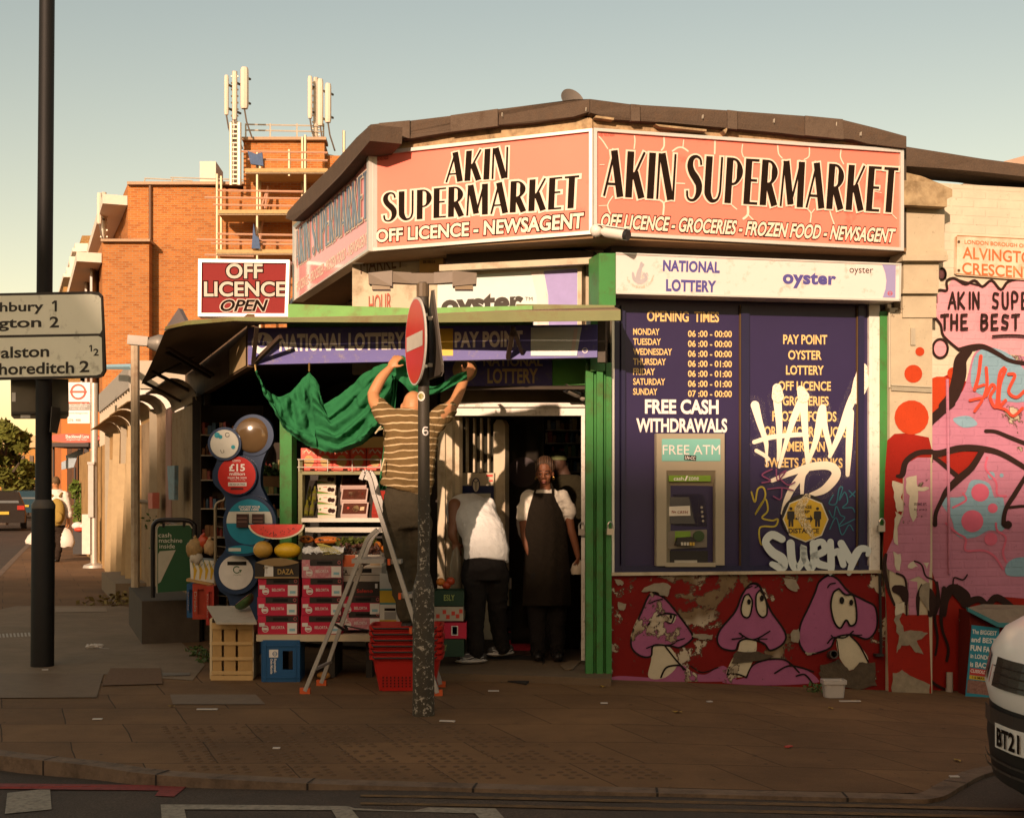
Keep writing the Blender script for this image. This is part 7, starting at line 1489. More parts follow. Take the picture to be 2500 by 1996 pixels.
def hand(ps,s_,x,y,h,w_,k=.5):
 gl2={'A':[[(0,1),(.5,0),(.9,1)],[(.15,.65),(.8,.6)]],'K':[[(0,0),(0,1)],[(.7,0),(.05,.55),(.75,1)]],'I':[[(.2,0),(.2,1)]],'N':[[(0,1),(0,0),(.7,1),(.7,0)]],'S':[[(.7,.1),(.2,.05),(.1,.4),(.6,.6),(.5,.95),(0,.9)]],'U':[[(0,0),(.05,.8),(.4,1),(.65,.8),(.65,0)]],'P':[[(0,1),(0,0),(.6,.1),(.55,.5),(0,.55)]],'E':[[(.6,0),(0,.02),(0,1),(.65,.98)],[(0,.5),(.5,.48)]],'T':[[(0,.05),(.8,0)],[(.4,0),(.4,1)]],'H':[[(0,0),(0,1)],[(.65,0),(.65,1)],[(0,.5),(.65,.5)]],'B':[[(0,0),(0,1),(.6,.85),(.5,.5),(0,.5),(.55,.35),(.5,.05),(0,0)]],'R':[[(0,1),(0,0),(.6,.1),(.5,.5),(0,.55),(.7,1)]],'M':[[(0,1),(.1,0),(.45,.6),(.8,0),(.9,1)]],' ':[]}
 for ch in s_:
  for p in gl2[ch]:
   if len(p)==2 or ch in 'AKNEHM':
    for a,b2 in zip(p,p[1:]):ps.st([(x+a[0]*h*k,y+a[1]*h),(x+b2[0]*h*k,y+b2[1]*h)],w_)
   else:ps.st([(x+a*h*k,y+b2*h)for a,b2 in p],w_)
  x+=h*(k*.82+.22)if ch!='I' else h*.32
ps=Paint(WF,.024);hand(ps,'AKIN SUPERMARKET',2316,714,38,5.6);hand(ps,'THE BEST IN',2298,768,34,6.2,.62);ps.st([(2424,820),(2480,818),(2560,826)],5);mp('black_writing',ps,mbk)
ps=Paint(PLF,.012)
for y,s_ in((1226,'street art'),(1240,'by me:)')):txt(ps.mb,s_,Q(PLF,2232,y,2262,y+7,d=.012))
mp('pen_note',ps,blk)
mb=MB();mb.slab(WF,[(2222,0+800),(2228,800),(2228,845),(2222,845)],.212,.2)if 0 else mb.rect(WF,2224,800,2235,842,.215,.2);B('metal_plate',mb,M('plate_metal',(.45,.40,.3),.5,.3),muralw)
mb=MB()
for o_ in(0,6,11):mb.tube([PLF.w(2176,940+o_,.012),PLF.w(2274,945+o_,.012)],.008,5)
mb.tube([PLF.w(2171,760,.012),PLF.w(2172,946,.012)],.008,5);B('cable_run',mb,M('cable_pale',(.42,.38,.28),.6),muralw)
mb=MB();mb.tube([WF.w(2318,1720,.07),WF.w(2317,1680,.07),WF.w(2318,1700,.04)],.03,8);mb.tube([WF.w(2318,1640,.05),WF.w(2318,1722,.08)],.028,8);B('drain_stub',mb,M('drain_pale',(.35,.31,.26),.6),muralw)
mb=MB();mb.tube([WF.w(2313,925,.018),WF.w(2318,1400,.018)],.013,6);B('painted_pipe',mb,mpk,muralw)
for x_,y_ in((2460,384),):
 mb=MB();rf_=Fr(2460,15,60000);mb.slab(rf_,[(2440,397),(2520,375),(2700,372),(2700,520),(2440,520)],0,-3);B('gable_roof',mb,M('far_roof',(.40,.28,.2),.8),label='far pale roof showing over the felted wall top at the right',cat='roof')
np_=WF.off(.03);t=T('street_name_plate','rusty white street name plate lettered in orange-red','street sign',np_.w(2420,675));rusty=M('plate_white',(.66,.57,.42),.5,var=.1,sc=3,grime=.75,gcol='#9a5a20',gsc=3.2)
mb=MB();mb.slab(np_,[(2334,578),(2340,575),(2640,590),(2640,694),(2336,671),(2332,668)],.0,-.02);B('plate',mb,rusty,t)
ored=M('letter_orange_red',(.50,.13,.035),.5,var=.15,grime=.35,gcol='#c9a06a',gsc=8)
mb=MB()
for s_,q in(('LONDON BOROUGH OF HACKNEY',((2355,585),(2570,600),(2570,609),(2355,595))),('ALVINGTON',((2350,602),(2545,617),(2545,646),(2350,631))),('CRESCENT',((2349,640),(2520,652),(2520,680),(2349,668)))):txt(mb,s_,Q(np_,*q,d=.004),.015)
B('lettering',mb,ored,t);mb=MB();[mb.stroke(p,2,lambda x,y:np_.w(x,y,.003))for p in([(2335,580),(2337,575),(2640,590)],[(2335,580),(2334,668),(2640,692)])];B('border',mb,M('border_rust',(.35,.14,.04),.6),t)
mb=MB();[mb.poly([np_.w(a,b2,.006)for a,b2 in ringpts(2341,y,3.5,10)])for y in(590,660)];B('screws',mb,M('screw_brown',(.08,.045,.02)),t)
# cabinet with fun fair poster
cbF=Fr(2365,11.22,25000);t=T('street_cabinet','painted box cabinet with a teal-edged sloping top by the wall','cabinet',cbF.at(2460,-.2));cabr=flaky('cabinet_red','#5c160c',.35,'#4a3a2a',sc=4)
mb=MB();mb.slab(cbF,[(2368,1490),(2440,1531),(2700,1545),(2700,1760),(2366,1730)],0,-.2);B('body',mb,cabr,t)
mb=MB();mb.poly([cbF.w(2364,1482,.03),cbF.w(2438,1520,.05),cbF.w(2700,1532,.05),cbF.w(2560,1478,-.2),cbF.w(2400,1474,-.2)],V((0,0,-.02)));B('lid',mb,M('lid_ply',(.19,.15,.11),.8,var=.3,sc=14,bp=.3),t)
mb=MB();mb.slab(cbF,[(2362,1482),(2438,1519),(2700,1531),(2700,1539),(2437,1530),(2364,1492)],.07,.045);B('teal_edge',mb,M('teal_edge',(.03,.16,.18),.5,var=.3),t)
mb=MB();mb.slab(cbF,[(2358,1700),(2400,1712),(2398,1745),(2360,1738)],.04,-.1);B('base_block',mb,M('base_dark',(.05,.04,.03)),t)
pfr=cbF.off(.012);t=T('poster','turquoise fun fair poster pasted on the painted cabinet','poster',pfr.w(2395,1708))
mb=MB();mb.slab(pfr,[(2373,1525),(2440,1532),(2428,1710),(2357,1701)],.003,-.004);B('sheet',mb,M('poster_teal',(.012,.20,.29),.5,var=.06),t)
mb=MB()
for s_,q,o_ in(('The BIGGEST',((2374,1535),(2434,1540),(2433,1551),(2373,1546)),.02),('and BEST',((2372,1553),(2432,1558),(2431,1571),(2371,1566)),.025),('FUN FAIR',((2370,1573),(2430,1580),(2429,1594),(2369,1587)),.035),('in LONDON',((2370,1594),(2427,1601),(2426,1612),(2369,1605)),.025),('is BACK!',((2369,1613),(2420,1619),(2419,1632),(2368,1626)),.025)):txt(mb,s_,Q(pfr,*q,d=.0045),o_)
B('lettering',mb,M('poster_white',(.66,.66,.62),.5),t)
mb=MB();mb.poly([pfr.w(x,y,.0045)for x,y in((2368,1629),(2433,1637),(2432,1654),(2367,1646))]);B('red_band',mb,M('poster_red',(.40,.03,.03)),t);mb=MB();txt(mb,'CLISSOLD PARK',Q(pfr,(2370,1632),(2432,1640),(2431,1648),(2369,1640),d=.006),.02);B('band_lettering',mb,MATS['poster_white'],t)
mb=MB();mb.poly([pfr.w(x,y,.005)for x,y in((2367,1647),(2432,1655),(2431,1664),(2366,1656))]);B('yellow_band',mb,M('poster_yellow',(.50,.36,.03)),t);mb=MB();txt(mb,'1-6 MAY',Q(pfr,(2373,1649),(2405,1653),(2405,1659),(2373,1655),d=.0065),.02);B('date_lettering',mb,blk,t)
mb=MB();mb.poly([pfr.w(x,y,.0045)for x,y in((2363,1658),(2430,1666),(2428,1698),(2360,1690))]);B('photo_strip',mb,M('poster_photo',(.20,.10,.08),.5,var=.9,sc=60),t)
# tub, stones
t=T('plastic_tub','empty translucent white plastic tub on the ground under the mural','tub',G(2040,1706,0));b0=G(2040,1704);tubm=M('tub_plastic',(.44,.41,.38),.35,var=.06)
def rr_(w_,d_,z,r_=.02,n=5):return[b0+V((sx*(w_-r_)+r_*math.cos(rad(a0+90*k/(n-1))),.07+sy*(d_-r_)+r_*math.sin(rad(a0+90*k/(n-1))),z))for sx,sy,a0 in((1,1,0),(-1,1,90),(-1,-1,180),(1,-1,270))for k in range(n)]
mb=MB();mb.loft([rr_(.073,.05,0),rr_(.085,.062,.135)],cap=False);mb.loft([rr_(.070,.047,.004),rr_(.082,.059,.135)],cap=False);mb.add(rr_(.073,.05,.001),[tuple(range(20))]);B('body',mb,tubm,t,smooth=40)
mb=MB();mb.loft([rr_(.084,.061,.105),rr_(.092,.069,.106),rr_(.092,.069,.136),rr_(.082,.059,.137)],cap=False);B('rim',mb,tubm,t,smooth=40)
mb=MB();foliage(mb,G(2000,1690)+V((0,.03,.03)),.12,.06,.05,70,.022);foliage(mb,G(2062,1680)+V((0,.05,.06)),.09,.05,.06,60,.022);B('wall_weeds',mb,leafm,kind='stuff',label='small weeds at the wall foot around the plastic tub',cat='weeds')
# litter
def leafpoly(c,r_,a0,star=5):return[c+V((r_*(1 if k%2==0 else.5)*math.cos(a0+k*math.pi/star),r_*(1 if k%2==0 else.5)*math.sin(a0+k*math.pi/star),.006+.008*((k*7)%3)/2))for k in range(2*star)]
yleaf=M('leaf_yellow',(.32,.20,.03),.6,var=.3);lw=M('litter_white',(.50,.46,.42),.6)
for(x,y,r_,lab)in((1472,1677,.035,'yellow leaf on the threshold by the green post'),(1655,1739,.045,'brown-yellow leaf in the middle of the pavement before the mural'),(2030,1730,.034,'leaf lying in front of the plastic tub'),(2085,1711,.03,'leaf beside the lid right of the plastic tub'),(2340,1858,.035,'bright yellow leaf near the white car'),(420,1725,.03,'curled brown leaf on the slabs left of the crate')):
 mb=MB();c=G(x,y);mb.poly(leafpoly(c,r_,R.uniform(0,6)));B('fallen_leaf',mb,yleaf,label=lab,cat='leaf',group='fallen leaves')
mb=MB();c=G(228,1582);[mb.ell(c+V((dx,dy,.02)),.04,.03,.022,n=8,m=6,f=lambda p:p*(1+.35*math.sin(p.x*160+p.z*210)))for dx,dy in((0,0),(.05,.0),(-.03,-.02),(.02,.03))];mb.poly([c+V((.02,-.02,.01)),c+V((.16,-.03,.004)),c+V((.16,-.045,.004)),c+V((.03,-.05,.01))]);B('crumpled_tissue',mb,lw,label='crumpled white tissue on the asphalt right of the signpost',cat='tissue',smooth=40)
for(x,y,l_,a,lab)in((1092,1762,.10,-.2,'white paper strip on the slabs right of the street pole foot'),(238,1757,.06,0,'white scrap on the left slabs in front of the signpost'),(110,1636,.05,.3,'pale scrap at the foot of the signpost'),(1205,1688,.08,0,'torn white scrap in front of the door mat'),(1475,1718,.05,0,'white scrap before the shop threshold'),(2075,1713,.16,.0,'flat white tub lid lying by the tub'),(1732,1714,.04,.4,'pinkish scrap before the mural'),(1925,1824,.05,.8,'red and white wrapper on the right pavement'),(675,1828,.04,0,'white scrap on the tactile paving'),(506,1733,.14,0,'pale worn strip on the slabs before the crate'),(2330,1898,.05,0,'white scrap at the kerb corner near the car')):
 mb=MB();c=G(x,y);Mz=Matrix.Rotation(a,3,'Z');mb.box(c+V((0,0,.008)),(l_,.03,.006),Mz);B('litter_scrap',mb,MATS['wrapper']if 'wrapper' in lab and 'wrapper' in MATS else(M('wrapper',(.40,.05,.04))if 'wrapper' in lab else lw),label=lab,cat='litter',group='litter scraps')

# ================================================================== POLES
pbk=M('pole_black',(.009,.008,.007),.6,var=.3,spec=.25)
def pole_mat():
 m,t_,b=nodes('pole_flaked');v=opos(t_);n_=noise(t_,v,34,8,.72);s_=N(t_,'ShaderNodeSeparateXYZ');t_.links.new(wpos(t_),s_.inputs[0])
 a=N(t_,'ShaderNodeMapRange');t_.links.new(s_.outputs[2],a.inputs[0]);a.inputs[1].default_value=2.0;a.inputs[2].default_value=1.3;a.inputs[3].default_value=-.25;a.inputs[4].default_value=.055
 c=N(t_,'ShaderNodeMath',operation='ADD');t_.links.new(n_,c.inputs[0]);t_.links.new(a.outputs[0],c.inputs[1])
 base=mix(t_,ramp(t_,c.outputs[0],.62,.635),mix(t_,noise(t_,v,8,5),(.022,.017,.010),(.045,.035,.02)),mix(t_,noise(t_,v,20),(.22,.19,.14),(.42,.38,.31)))
 t_.links.new(base,b.inputs['Base Color']);b.inputs['Roughness'].default_value=.6;bump(t_,b,c.outputs[0],.3,.01);return m
pfl=pole_mat()
pp0=G(1034,1745);YP=pp0.y;PPF=Fr(1034,YP,60000)
t=T('lamp_pole','flaking black street pole with a twin lamp head standing before the shop','lamp post',pp0)
mb=MB();zl=PPF.w(1034,1430).z;zn=PPF.w(1034,1395).z;zt=PPF.w(1034,690).z
mb.tube([pp0+V((0,0,-.05)),pp0+V((0,0,zl-.03-pp0.z)),V((pp0.x,YP,zl)),V((pp0.x,YP,zn)),V((pp0.x+.003,YP,zn+.2)),V((pp0.x,YP,2.7)),V((pp0.x-.003,YP,zt))],[.073,.072,.068,.042,.040,.037,.037],20);B('shaft',mb,pfl,t,smooth=50)
mb=MB();c=V((pp0.x-.005,YP,PPF.w(0,672).z));mb.tube([c+V((0,0,-.12)),c+V((0,0,-.03))],.042,12);mb.bar(c+V((-.075,0,.0)),c+V((.075,0,.0)),.055,.07);lampm=M('lamp_brown',(.12,.085,.05),.5,var=.2)
for s_ in(-1,1):mb.hexa([c+V((s_*a,y,z))for a,y,z in((.075,-.03,-.035),(.20,-.04,-.028),(.20,.04,-.028),(.075,.03,-.035),(.075,-.025,.04),(.20,-.03,.045),(.20,.03,.045),(.075,.025,.04))])
B('lamp_arm',mb,lampm,t)
for s_ in(-1,1):
 mb=MB();mb.hexa([c+V((s_*a,y,z))for a,y,z in((.20,-.05,-.055),(.355,-.05,-.04),(.355,.05,-.04),(.20,.05,-.055),(.20,-.04,.05),(.36,-.035,.035),(.36,.035,.035),(.20,.04,.05))]);B('lamp_head',mb,lampm,t)
 mb=MB();mb.box(c+V((s_*.275,0,-.06)),(.12,.08,.03));B('lamp_lens',mb,M('lens_amber',(.20,.14,.07),.25),t)
mb=MB()
for k,(rr2,m2)in enumerate(((15,0),)):
 p=[V((pp0.x+.0385*math.sin(a)*1,YP-.0388*math.cos(a),0))for a in(0,)]
def onpole(px,py,off=.0005):
 x=PPF.w(px,py).x-pp0.x;r_=.0392+off;x=max(-r_*.98,min(r_*.98,x));q=V((pp0.x+x,YP-math.sqrt(r_*r_-x*x),0));q.z=CZ-(py-HY)/F*q.y;return q
mb=MB();mb.add([onpole(1029,967)]+[onpole(1029+9.5*math.cos(a),967+12*math.sin(a))for a in[k*math.pi/10 for k in range(20)]],[(0,1+(k+1)%20,1+k)for k in range(20)]);B('round_sticker',mb,M('sticker_white',(.62,.58,.5),.45),t)
mb=MB();mb.add([onpole(1029,967,.002)]+[onpole(1029+6*math.cos(a),967+7.5*math.sin(a),.002)for a in[k*math.pi/8 for k in range(16)]],[(0,1+(k+1)%16,1+k)for k in range(16)]);B('sticker_centre',mb,M('sticker_globe',(.25,.22,.06),.45,var=.9,sc=120),t)
mb=MB();mb.stroke(cat([(1044,1043),(1037,1043),(1034,1049),(1034,1056),(1038,1061),(1043,1060),(1045,1055),(1042,1050),(1036,1052)],4),3.4,lambda x,y:onpole(x,y,.001));B('number',mb,M('letter_bright',0),t)
# no entry signs on the pole
def disc_sign(lab,c,nrm,r_,show):
 n_=V(nrm).normalized();ux=V((0,0,1)).cross(n_).normalized();uz=V((0,0,1));t2=T('no_entry_sign',lab,'sign',c-uz*r_)
 pt=lambda a,rr,d:c+ux*math.cos(a)*rr+uz*math.sin(a)*rr+n_*d
 m_=MB();m_.poly([pt(k*math.pi/20,r_,0)for k in range(40)],-n_*.012);B('rim',m_,M('sign_rim',(.50,.47,.42),.4),t2)
 m_=MB();m_.poly([pt(k*math.pi/20,r_*.955,.002)for k in range(40)]);B('red_face',m_,M('sign_red_face',(.52,.028,.018),.35,var=.08,sc=6),t2)
 m_=MB();m_.poly([c+ux*a+uz*b2+n_*.004 for a,b2 in((-r_*.80,-r_*.17),(r_*.80,-r_*.17),(r_*.80,r_*.17),(-r_*.80,r_*.17))]);B('white_bar',m_,M('sign_bar',(.55,.50,.42),.4),t2)
 m_=MB();
 for z in(.55,-.60):m_.bar(c-n_*.035+uz*r_*z-ux*r_*.5,c-n_*.035+uz*r_*z+ux*r_*.5,.03,.02)
 B('channel',m_,alu,t2)
sgn_c=V((P(1018,834,YP).x-.012,YP-.02,P(0,834,YP).z));disc_sign('round red no entry sign on the street pole, turned away from the viewer',sgn_c,(-.955,-.297,0),.292,True)
t=T('sign_back','grey back of a triangular sign on the right of the street pole','sign',P(1066,912,YP+.03));n_=V((.955,.297,0)).normalized();ux=V((0,0,1)).cross(n_).normalized();c=V((pp0.x+.062,YP,P(0,830,YP).z))
tri=[(-.02,.33),(.02,.33),(.26,-.19),(.25,-.235),(.22,-.25),(-.22,-.25),(-.25,-.235),(-.26,-.19)]
mb=MB();mb.poly([c+ux*a+V((0,0,b2))+n_*.004 for a,b2 in tri],-n_*.012);B('plate',mb,M('sign_back_grey',(.085,.07,.055),.6,.2),t)
mb=MB();p_=tri+tri[:2];mb.stroke(p_,.012,lambda a,b2:c+ux*a+V((0,0,b2))+n_*.006);B('pale_edge',mb,M('edge_pale',(.5,.46,.40),.5),t)
for z in(.14,-.17):mb=MB();mb.bar(c+V((-.03,-.03,z)),c+V((.0,-.03,z)),.03,.025);B('clip',mb,M('clip_steel',(.45,.42,.36),.4,.6),t)
# left column with direction sign
lp0=G(106,1626);YL=lp0.y;LPF=Fr(106,YL,60000)
t=T('lamp_column','tall black lamp column at the left edge of the pavement','lamp post',lp0)
mb=MB();zs=LPF.w(0,1235).z;zs2=LPF.w(0,1225).z;ztop=LPF.w(0,-500).z
mb.tube([lp0+V((-.01,0,-.05)),V((lp0.x,YL,zs)),V((lp0.x,YL,zs2)),V((lp0.x+.005,YL,2.6)),V((lp0.x+.045,YL,ztop))],[.096,.096,.068,.066,.062],20);B('shaft',mb,pbk,t,smooth=40)
mb=MB();mb.tube([V((lp0.x,YL,zs-.02)),V((lp0.x,YL,zs+.012)),V((lp0.x,YL,zs2+.02))],[.0975,.0975,.071],20);B('collar',mb,M('collar_grey',(.075,.065,.055),.5),t,smooth=40)
dsF=Fr(106,YL-.10,-9000);t=T('direction_sign','white black-edged direction sign on the left lamp column','road sign',dsF.w(100,925))
nv=[(-300,722),(222,711),(240,713),(249,722),(253,800),(257,905),(250,918),(240,922),(-300,934)]
mb=MB();mb.slab(dsF,nv,.0,-.02);B('plate',mb,M('sign_edge_black',(.03,.022,.015),.5),t)
sgw=M('sign_off_white',(.80,.80,.66),.45,var=.07,sc=4,grime=.25,gcol='#6d6a55',gsc=5)
mb=MB();mb.slab(dsF,[(-290,727),(222,718),(240,721),(246,728),(249,805),(244,814),(-290,823)],.002,.0005);mb.slab(dsF,[(-290,830),(240,820),(248,824),(250,905),(245,913),(235,916),(-290,927)],.002,.0005);B('white_panel',mb,sgw,t)
mb=MB()
for s_,q,o_ in(('Highbury',((-62,739),(106,735.5),(106,766),(-62,770)),.022),('Islington',((-92,778),(101,773.5),(101,806),(-92,811)),.022),('2',((121,772.5),(144,772),(144,799),(121,800)),.022),('Dalston',((-32,848),(120,842.5),(120,871),(-32,876)),.022),('Shoreditch',((-25,886),(181,882),(181,911),(-25,916)),.022),('2',((194,880.5),(218,880),(218,908),(194,909)),.022),('2',((228,851),(241,850.5),(241,868),(228,868.5)),.02)):txt(mb,s_,Q(dsF,*q,d=.004),o_)
for x,y,h_,w_ in((136,733.5,27,5.4),(223,842,16,3.2)):mb.stroke([(x,y),(x,y+h_)],w_,lambda a,b2:dsF.w(a,b2,.004),rnd=False);mb.stroke([(x-w_*1.6,y+h_*.27),(x-w_*.1,y+.6)],w_*.8,lambda a,b2:dsF.w(a,b2,.0043),rnd=False)
B('lettering',mb,M('sign_letter',(.022,.018,.012),.5,var=0),t)
for y in(740,905):mb=MB();mb.bar(dsF.w(60,y,-.02),dsF.w(150,y,-.02),.03,.03);B('clamp',mb,alu,t)
t=T('sign_back','grey back of another road sign behind the left column, below the direction sign','sign',P(95,1022,YL+.15));bF=Fr(95,YL+.12,60000)
mb=MB();mb.slab(bF,[(26,925),(166,925),(167,1015),(160,1022),(34,1022),(27,1015)],0,-.015);B('plate',mb,M('sign_back_olive',(.13,.115,.085),.55,.2),t)
mb=MB();mb.bar(bF.w(28,1008,.012),bF.w(166,1006,.012),.02);B('channel',mb,M('channel_dark',(.05,.045,.035),.5),t);mb=MB();mb.rect(bF,29,958,38,980,.003);mb.rect(bF,50,1012,74,1020,.003);B('white_sticker',mb,lbl,t)
t=T('tag_plate','small dark tilted plate strapped to the left lamp column','plate',P(130,1058,YL-.09));kF=Fr(130,YL-.09,900)
mb=MB();mb.slab(kF,[(125,992),(152,996),(138,1058),(121,1054)],0,-.006);B('plate',mb,M('tag_dark',(.05,.042,.03),.5),t);mb=MB();mb.stroke([(127,1030),(143,1033)],2,lambda x,y:kF.w(x,y,.002));mb.stroke([(130,997),(148,1000)],1.5,lambda x,y:kF.w(x,y,.002));B('tag_line',mb,M('tag_line',(.25,.22,.17)),t)

# ================================================================== WHITE CAR AT THE RIGHT EDGE
c0=V((1.98,6.66,-.06));Mc=Matrix.Rotation(-rad(73),3,'Z')
t=T('white_car','white car with a black lower bumper nosing in at the right edge','car',c0)
def cq(x,y,z):return c0+Mc@V((x,y,z))
wpaint=M('car_white',(.86,.84,.81),.22,var=.02,spec=.6);cplast=M('car_plastic',(.014,.013,.013),.55,var=.15)
Wd=1.78;tt=[-1+i/10 for i in range(21)]
def nose(z,yb,k=1.0,b=.45):return[cq(.89+.89*k*u,yb+b*u*u+.06*u**8,z)for u in tt]
def band(z,yb,k=1.0):return nose(z,yb,k)+[cq(.89+.89*k,4.2,z),cq(.89-.89*k,4.2,z)]
mb=MB();mb.loft([band(.19,.10,.96),band(.23,.03),band(.42,.0),band(.575,.016)]);B('lower_bumper',mb,cplast,t,smooth=35)
mb=MB();mb.loft([band(.578,.012),band(.66,-.012),band(.72,.005),band(.82,.03),band(.90,.09,.98),band(.96,.20,.94),band(1.02,.55,.86),band(1.08,1.1,.80)]);B('body',mb,wpaint,t,smooth=40)
mb=MB();mb.loft([band(1.081,1.15,.80),band(1.55,1.85,.66),band(1.62,2.1,.60)]);B('cabin',mb,M('screen_glass',(.03,.035,.04),.05),t,smooth=40)
def onnose(u0,u1,z0,z1,lift,n=8,y0=0,y1=0):
 m_=MB();us=[u0+(u1-u0)*i/n for i in range(n+1)];m_.grid([[cq(.89+.89*u,y_+.45*u*u+.06*u**8-lift,z)for u in us]for z,y_ in((z1,y1),(z0,y0))]);return m_
B('grille',onnose(-.40,.40,.67,.80,.016,8,-.004,.03),M('grille_dark',(.022,.018,.016),.25),t)
for z in(.69,.73,.765):B('grille_bar',onnose(-.36,.36,z,z+.006,.022,8,0,0),M('grille_bar',(.06,.055,.05),.3,.5),t)
for u0,u1 in((-.92,-.56),(.56,.92)):B('headlight',onnose(u0,u1,.68,.80,.012,6,0,.03),M('headlight_glass',(.10,.08,.07),.1,spec=.6),t)
B('marker_line',onnose(-.455,-.44,.68,.76,.02,2,0,.02),M('marker_red',(.35,.06,.03),.3),t)
B('lower_grille',onnose(-.6,.6,.49,.565,.012,8),M('slat_dark',(.04,.036,.034),.35),t)
for z in(.29,.33):B('bumper_slat',onnose(-.7,.7,z,z+.012,.01,8),M('slat_dark',0),t)
px0,px1=-.34,.25
B('number_plate',onnose(px0,px1,.40,.51,.02,3),M('plate_white_car',(.74,.72,.68),.35),t)
mb=MB();q=[cq(.89+.89*u,.45*u*u-.024,z)for u,z in((px0+.03,.495),(px1-.03,.495),(px1-.03,.415),(px0+.03,.415))];vs,fs=tmesh('BT21 OKL',.03);x0=min(v[0]for v in vs);x1=max(v[0]for v in vs);y1=max(v[1]for v in vs)
mb.add([(lambda u:cq(.89+.89*u,.45*u*u-.0235,.415+.08*b2/y1))(px0+.03+(px1-px0-.06)*(a-x0)/(x1-x0))for a,b2 in vs],fs);B('plate_lettering',mb,blk,t)
for x in(.12,Wd-.12):
 for y in(1.0,3.4):
  mb=MB();mb.lathe([(.19,-.1),(.31,-.1),(.33,-.06),(.33,.06),(.31,.1),(.19,.1)],cq(x,y,.33),20,Mc@Matrix.Rotation(rad(90),3,'Y'));B('wheel',mb,M('tyre',0),t,smooth=40)

# ================================================================== PEOPLE
skinA=M('skin_tan',(.46,.215,.095),.5,var=.12,sc=18,spec=.35);skinB=M('skin_deep',(.165,.064,.031),.55,var=.12,sc=18,spec=.25);skinC=M('skin_brown',(.20,.085,.04),.45,var=.12,sc=18)
def ring(c,sx,fy,rx,ry,n=18):return[V(c)+V(sx)*rx*math.cos(2*math.pi*k/n)+V(fy)*ry*math.sin(2*math.pi*k/n)for k in range(n)]
def body(mb,secs,side=(1,0,0)):
 rs=[]
 for i,(c,rx,ry)in enumerate(secs):
  a=V(secs[max(i-1,0)][0]);b2=V(secs[min(i+1,len(secs)-1)][0]);up=(b2-a).normalized();sx=(V(side)-up*V(side).dot(up)).normalized();rs.append(ring(c,sx,up.cross(sx),rx,ry))
 return mb.loft(rs)
def chain(mb,pts,rs,n=12):
 q=cat([tuple(p)+(r,)for p,r in zip(pts,rs)],5);mb.tube([V(p[:3])for p in q],[p[3]for p in q],n);mb.ell(pts[0],rs[0],rs[0],rs[0],n=10,m=7);mb.ell(pts[-1],rs[-1],rs[-1],rs[-1],n=10,m=7);return mb
def hand_(mb,w_,d,s_,n_,curl=.5,k=1.0,spread=.1):
 d,s_,n_=V(d).normalized(),V(s_),V(n_);s_=(s_-d*s_.dot(d)).normalized();n_=d.cross(s_)*(1 if d.cross(s_).dot(n_)>0 else-1);w_=V(w_)
 Mh=Matrix((s_,d,n_)).transposed();mb.ell(w_+d*.048*k,.043*k,.056*k,.019*k,Mh)
 for i,L in enumerate((.072,.080,.074,.058)):
  b2=w_+d*(.088-.004*abs(i-1.3))*k+s_*(.030-.0205*i)*k;pts=[b2];a=curl*.4;dd=d+s_*spread*(1.2-i)*.6
  for f_ in(.45,.32,.23):pts.append(pts[-1]+(dd.normalized()*math.cos(a)+n_*math.sin(a))*L*f_*k);a+=curl*.8
  mb.tube(pts,[.0095*k,.0092*k,.0085*k,.0068*k],8);mb.ell(pts[-1],.0068*k,.0068*k,.0068*k,n=8,m=6)
 b2=w_+d*.028*k+s_*.033*k;p1=b2+(d*.6+s_*.75+n_*.3*curl).normalized()*.038*k;p2=p1+(d*.85+s_*.35+n_*.5*curl).normalized()*.030*k;mb.tube([b2,p1,p2],[.0125*k,.0105*k,.0075*k],8);mb.ell(p2,.0075*k,.0075*k,.0075*k,n=8,m=6)
def stripe_mat():
 m,t_,b=nodes('striped_polo');s_=N(t_,'ShaderNodeSeparateXYZ');v=wpos(t_);nn=N(t_,'ShaderNodeTexNoise');nn.inputs['Scale'].default_value=5;t_.links.new(v,nn.inputs['Vector'])
 t_.links.new(v,s_.inputs[0]);a=N(t_,'ShaderNodeMath',operation='MULTIPLY_ADD');t_.links.new(nn.outputs[0],a.inputs[0]);a.inputs[1].default_value=.05;t_.links.new(s_.outputs[2],a.inputs[2])
 f_=N(t_,'ShaderNodeMath',operation='MULTIPLY');t_.links.new(a.outputs[0],f_.inputs[0]);f_.inputs[1].default_value=1/.052;g2=N(t_,'ShaderNodeMath',operation='FRACT');t_.links.new(f_.outputs[0],g2.inputs[0])
 r_=N(t_,'ShaderNodeValToRGB');r_.color_ramp.interpolation='CONSTANT';e=r_.color_ramp.elements;e[0].position=0;e[0].color=(.135,.085,.034,1);e[1].position=.72;e[1].color=(.50,.38,.22,1);x=e.new(.90);x.color=(.17,.105,.045,1)
 t_.links.new(g2.outputs[0],r_.inputs[0]);t_.links.new(r_.outputs[0],b.inputs['Base Color']);b.inputs['Roughness'].default_value=.9;b.inputs['Specular IOR Level'].default_value=.1;bump(t_,b,noise(t_,v,14,4,.6,1.5),.5,.03);return m
def fabric(n,c,bs=16,st=.5):
 if n in MATS:return MATS[n]
 m=M(n,c,.9,var=.15,sc=6,spec=.1);t_=m.node_tree;b=t_.nodes['Principled BSDF'];bump(t_,b,noise(t_,opos(t_),bs,4,.6,1.5),st,.03);return m
polo=stripe_mat()
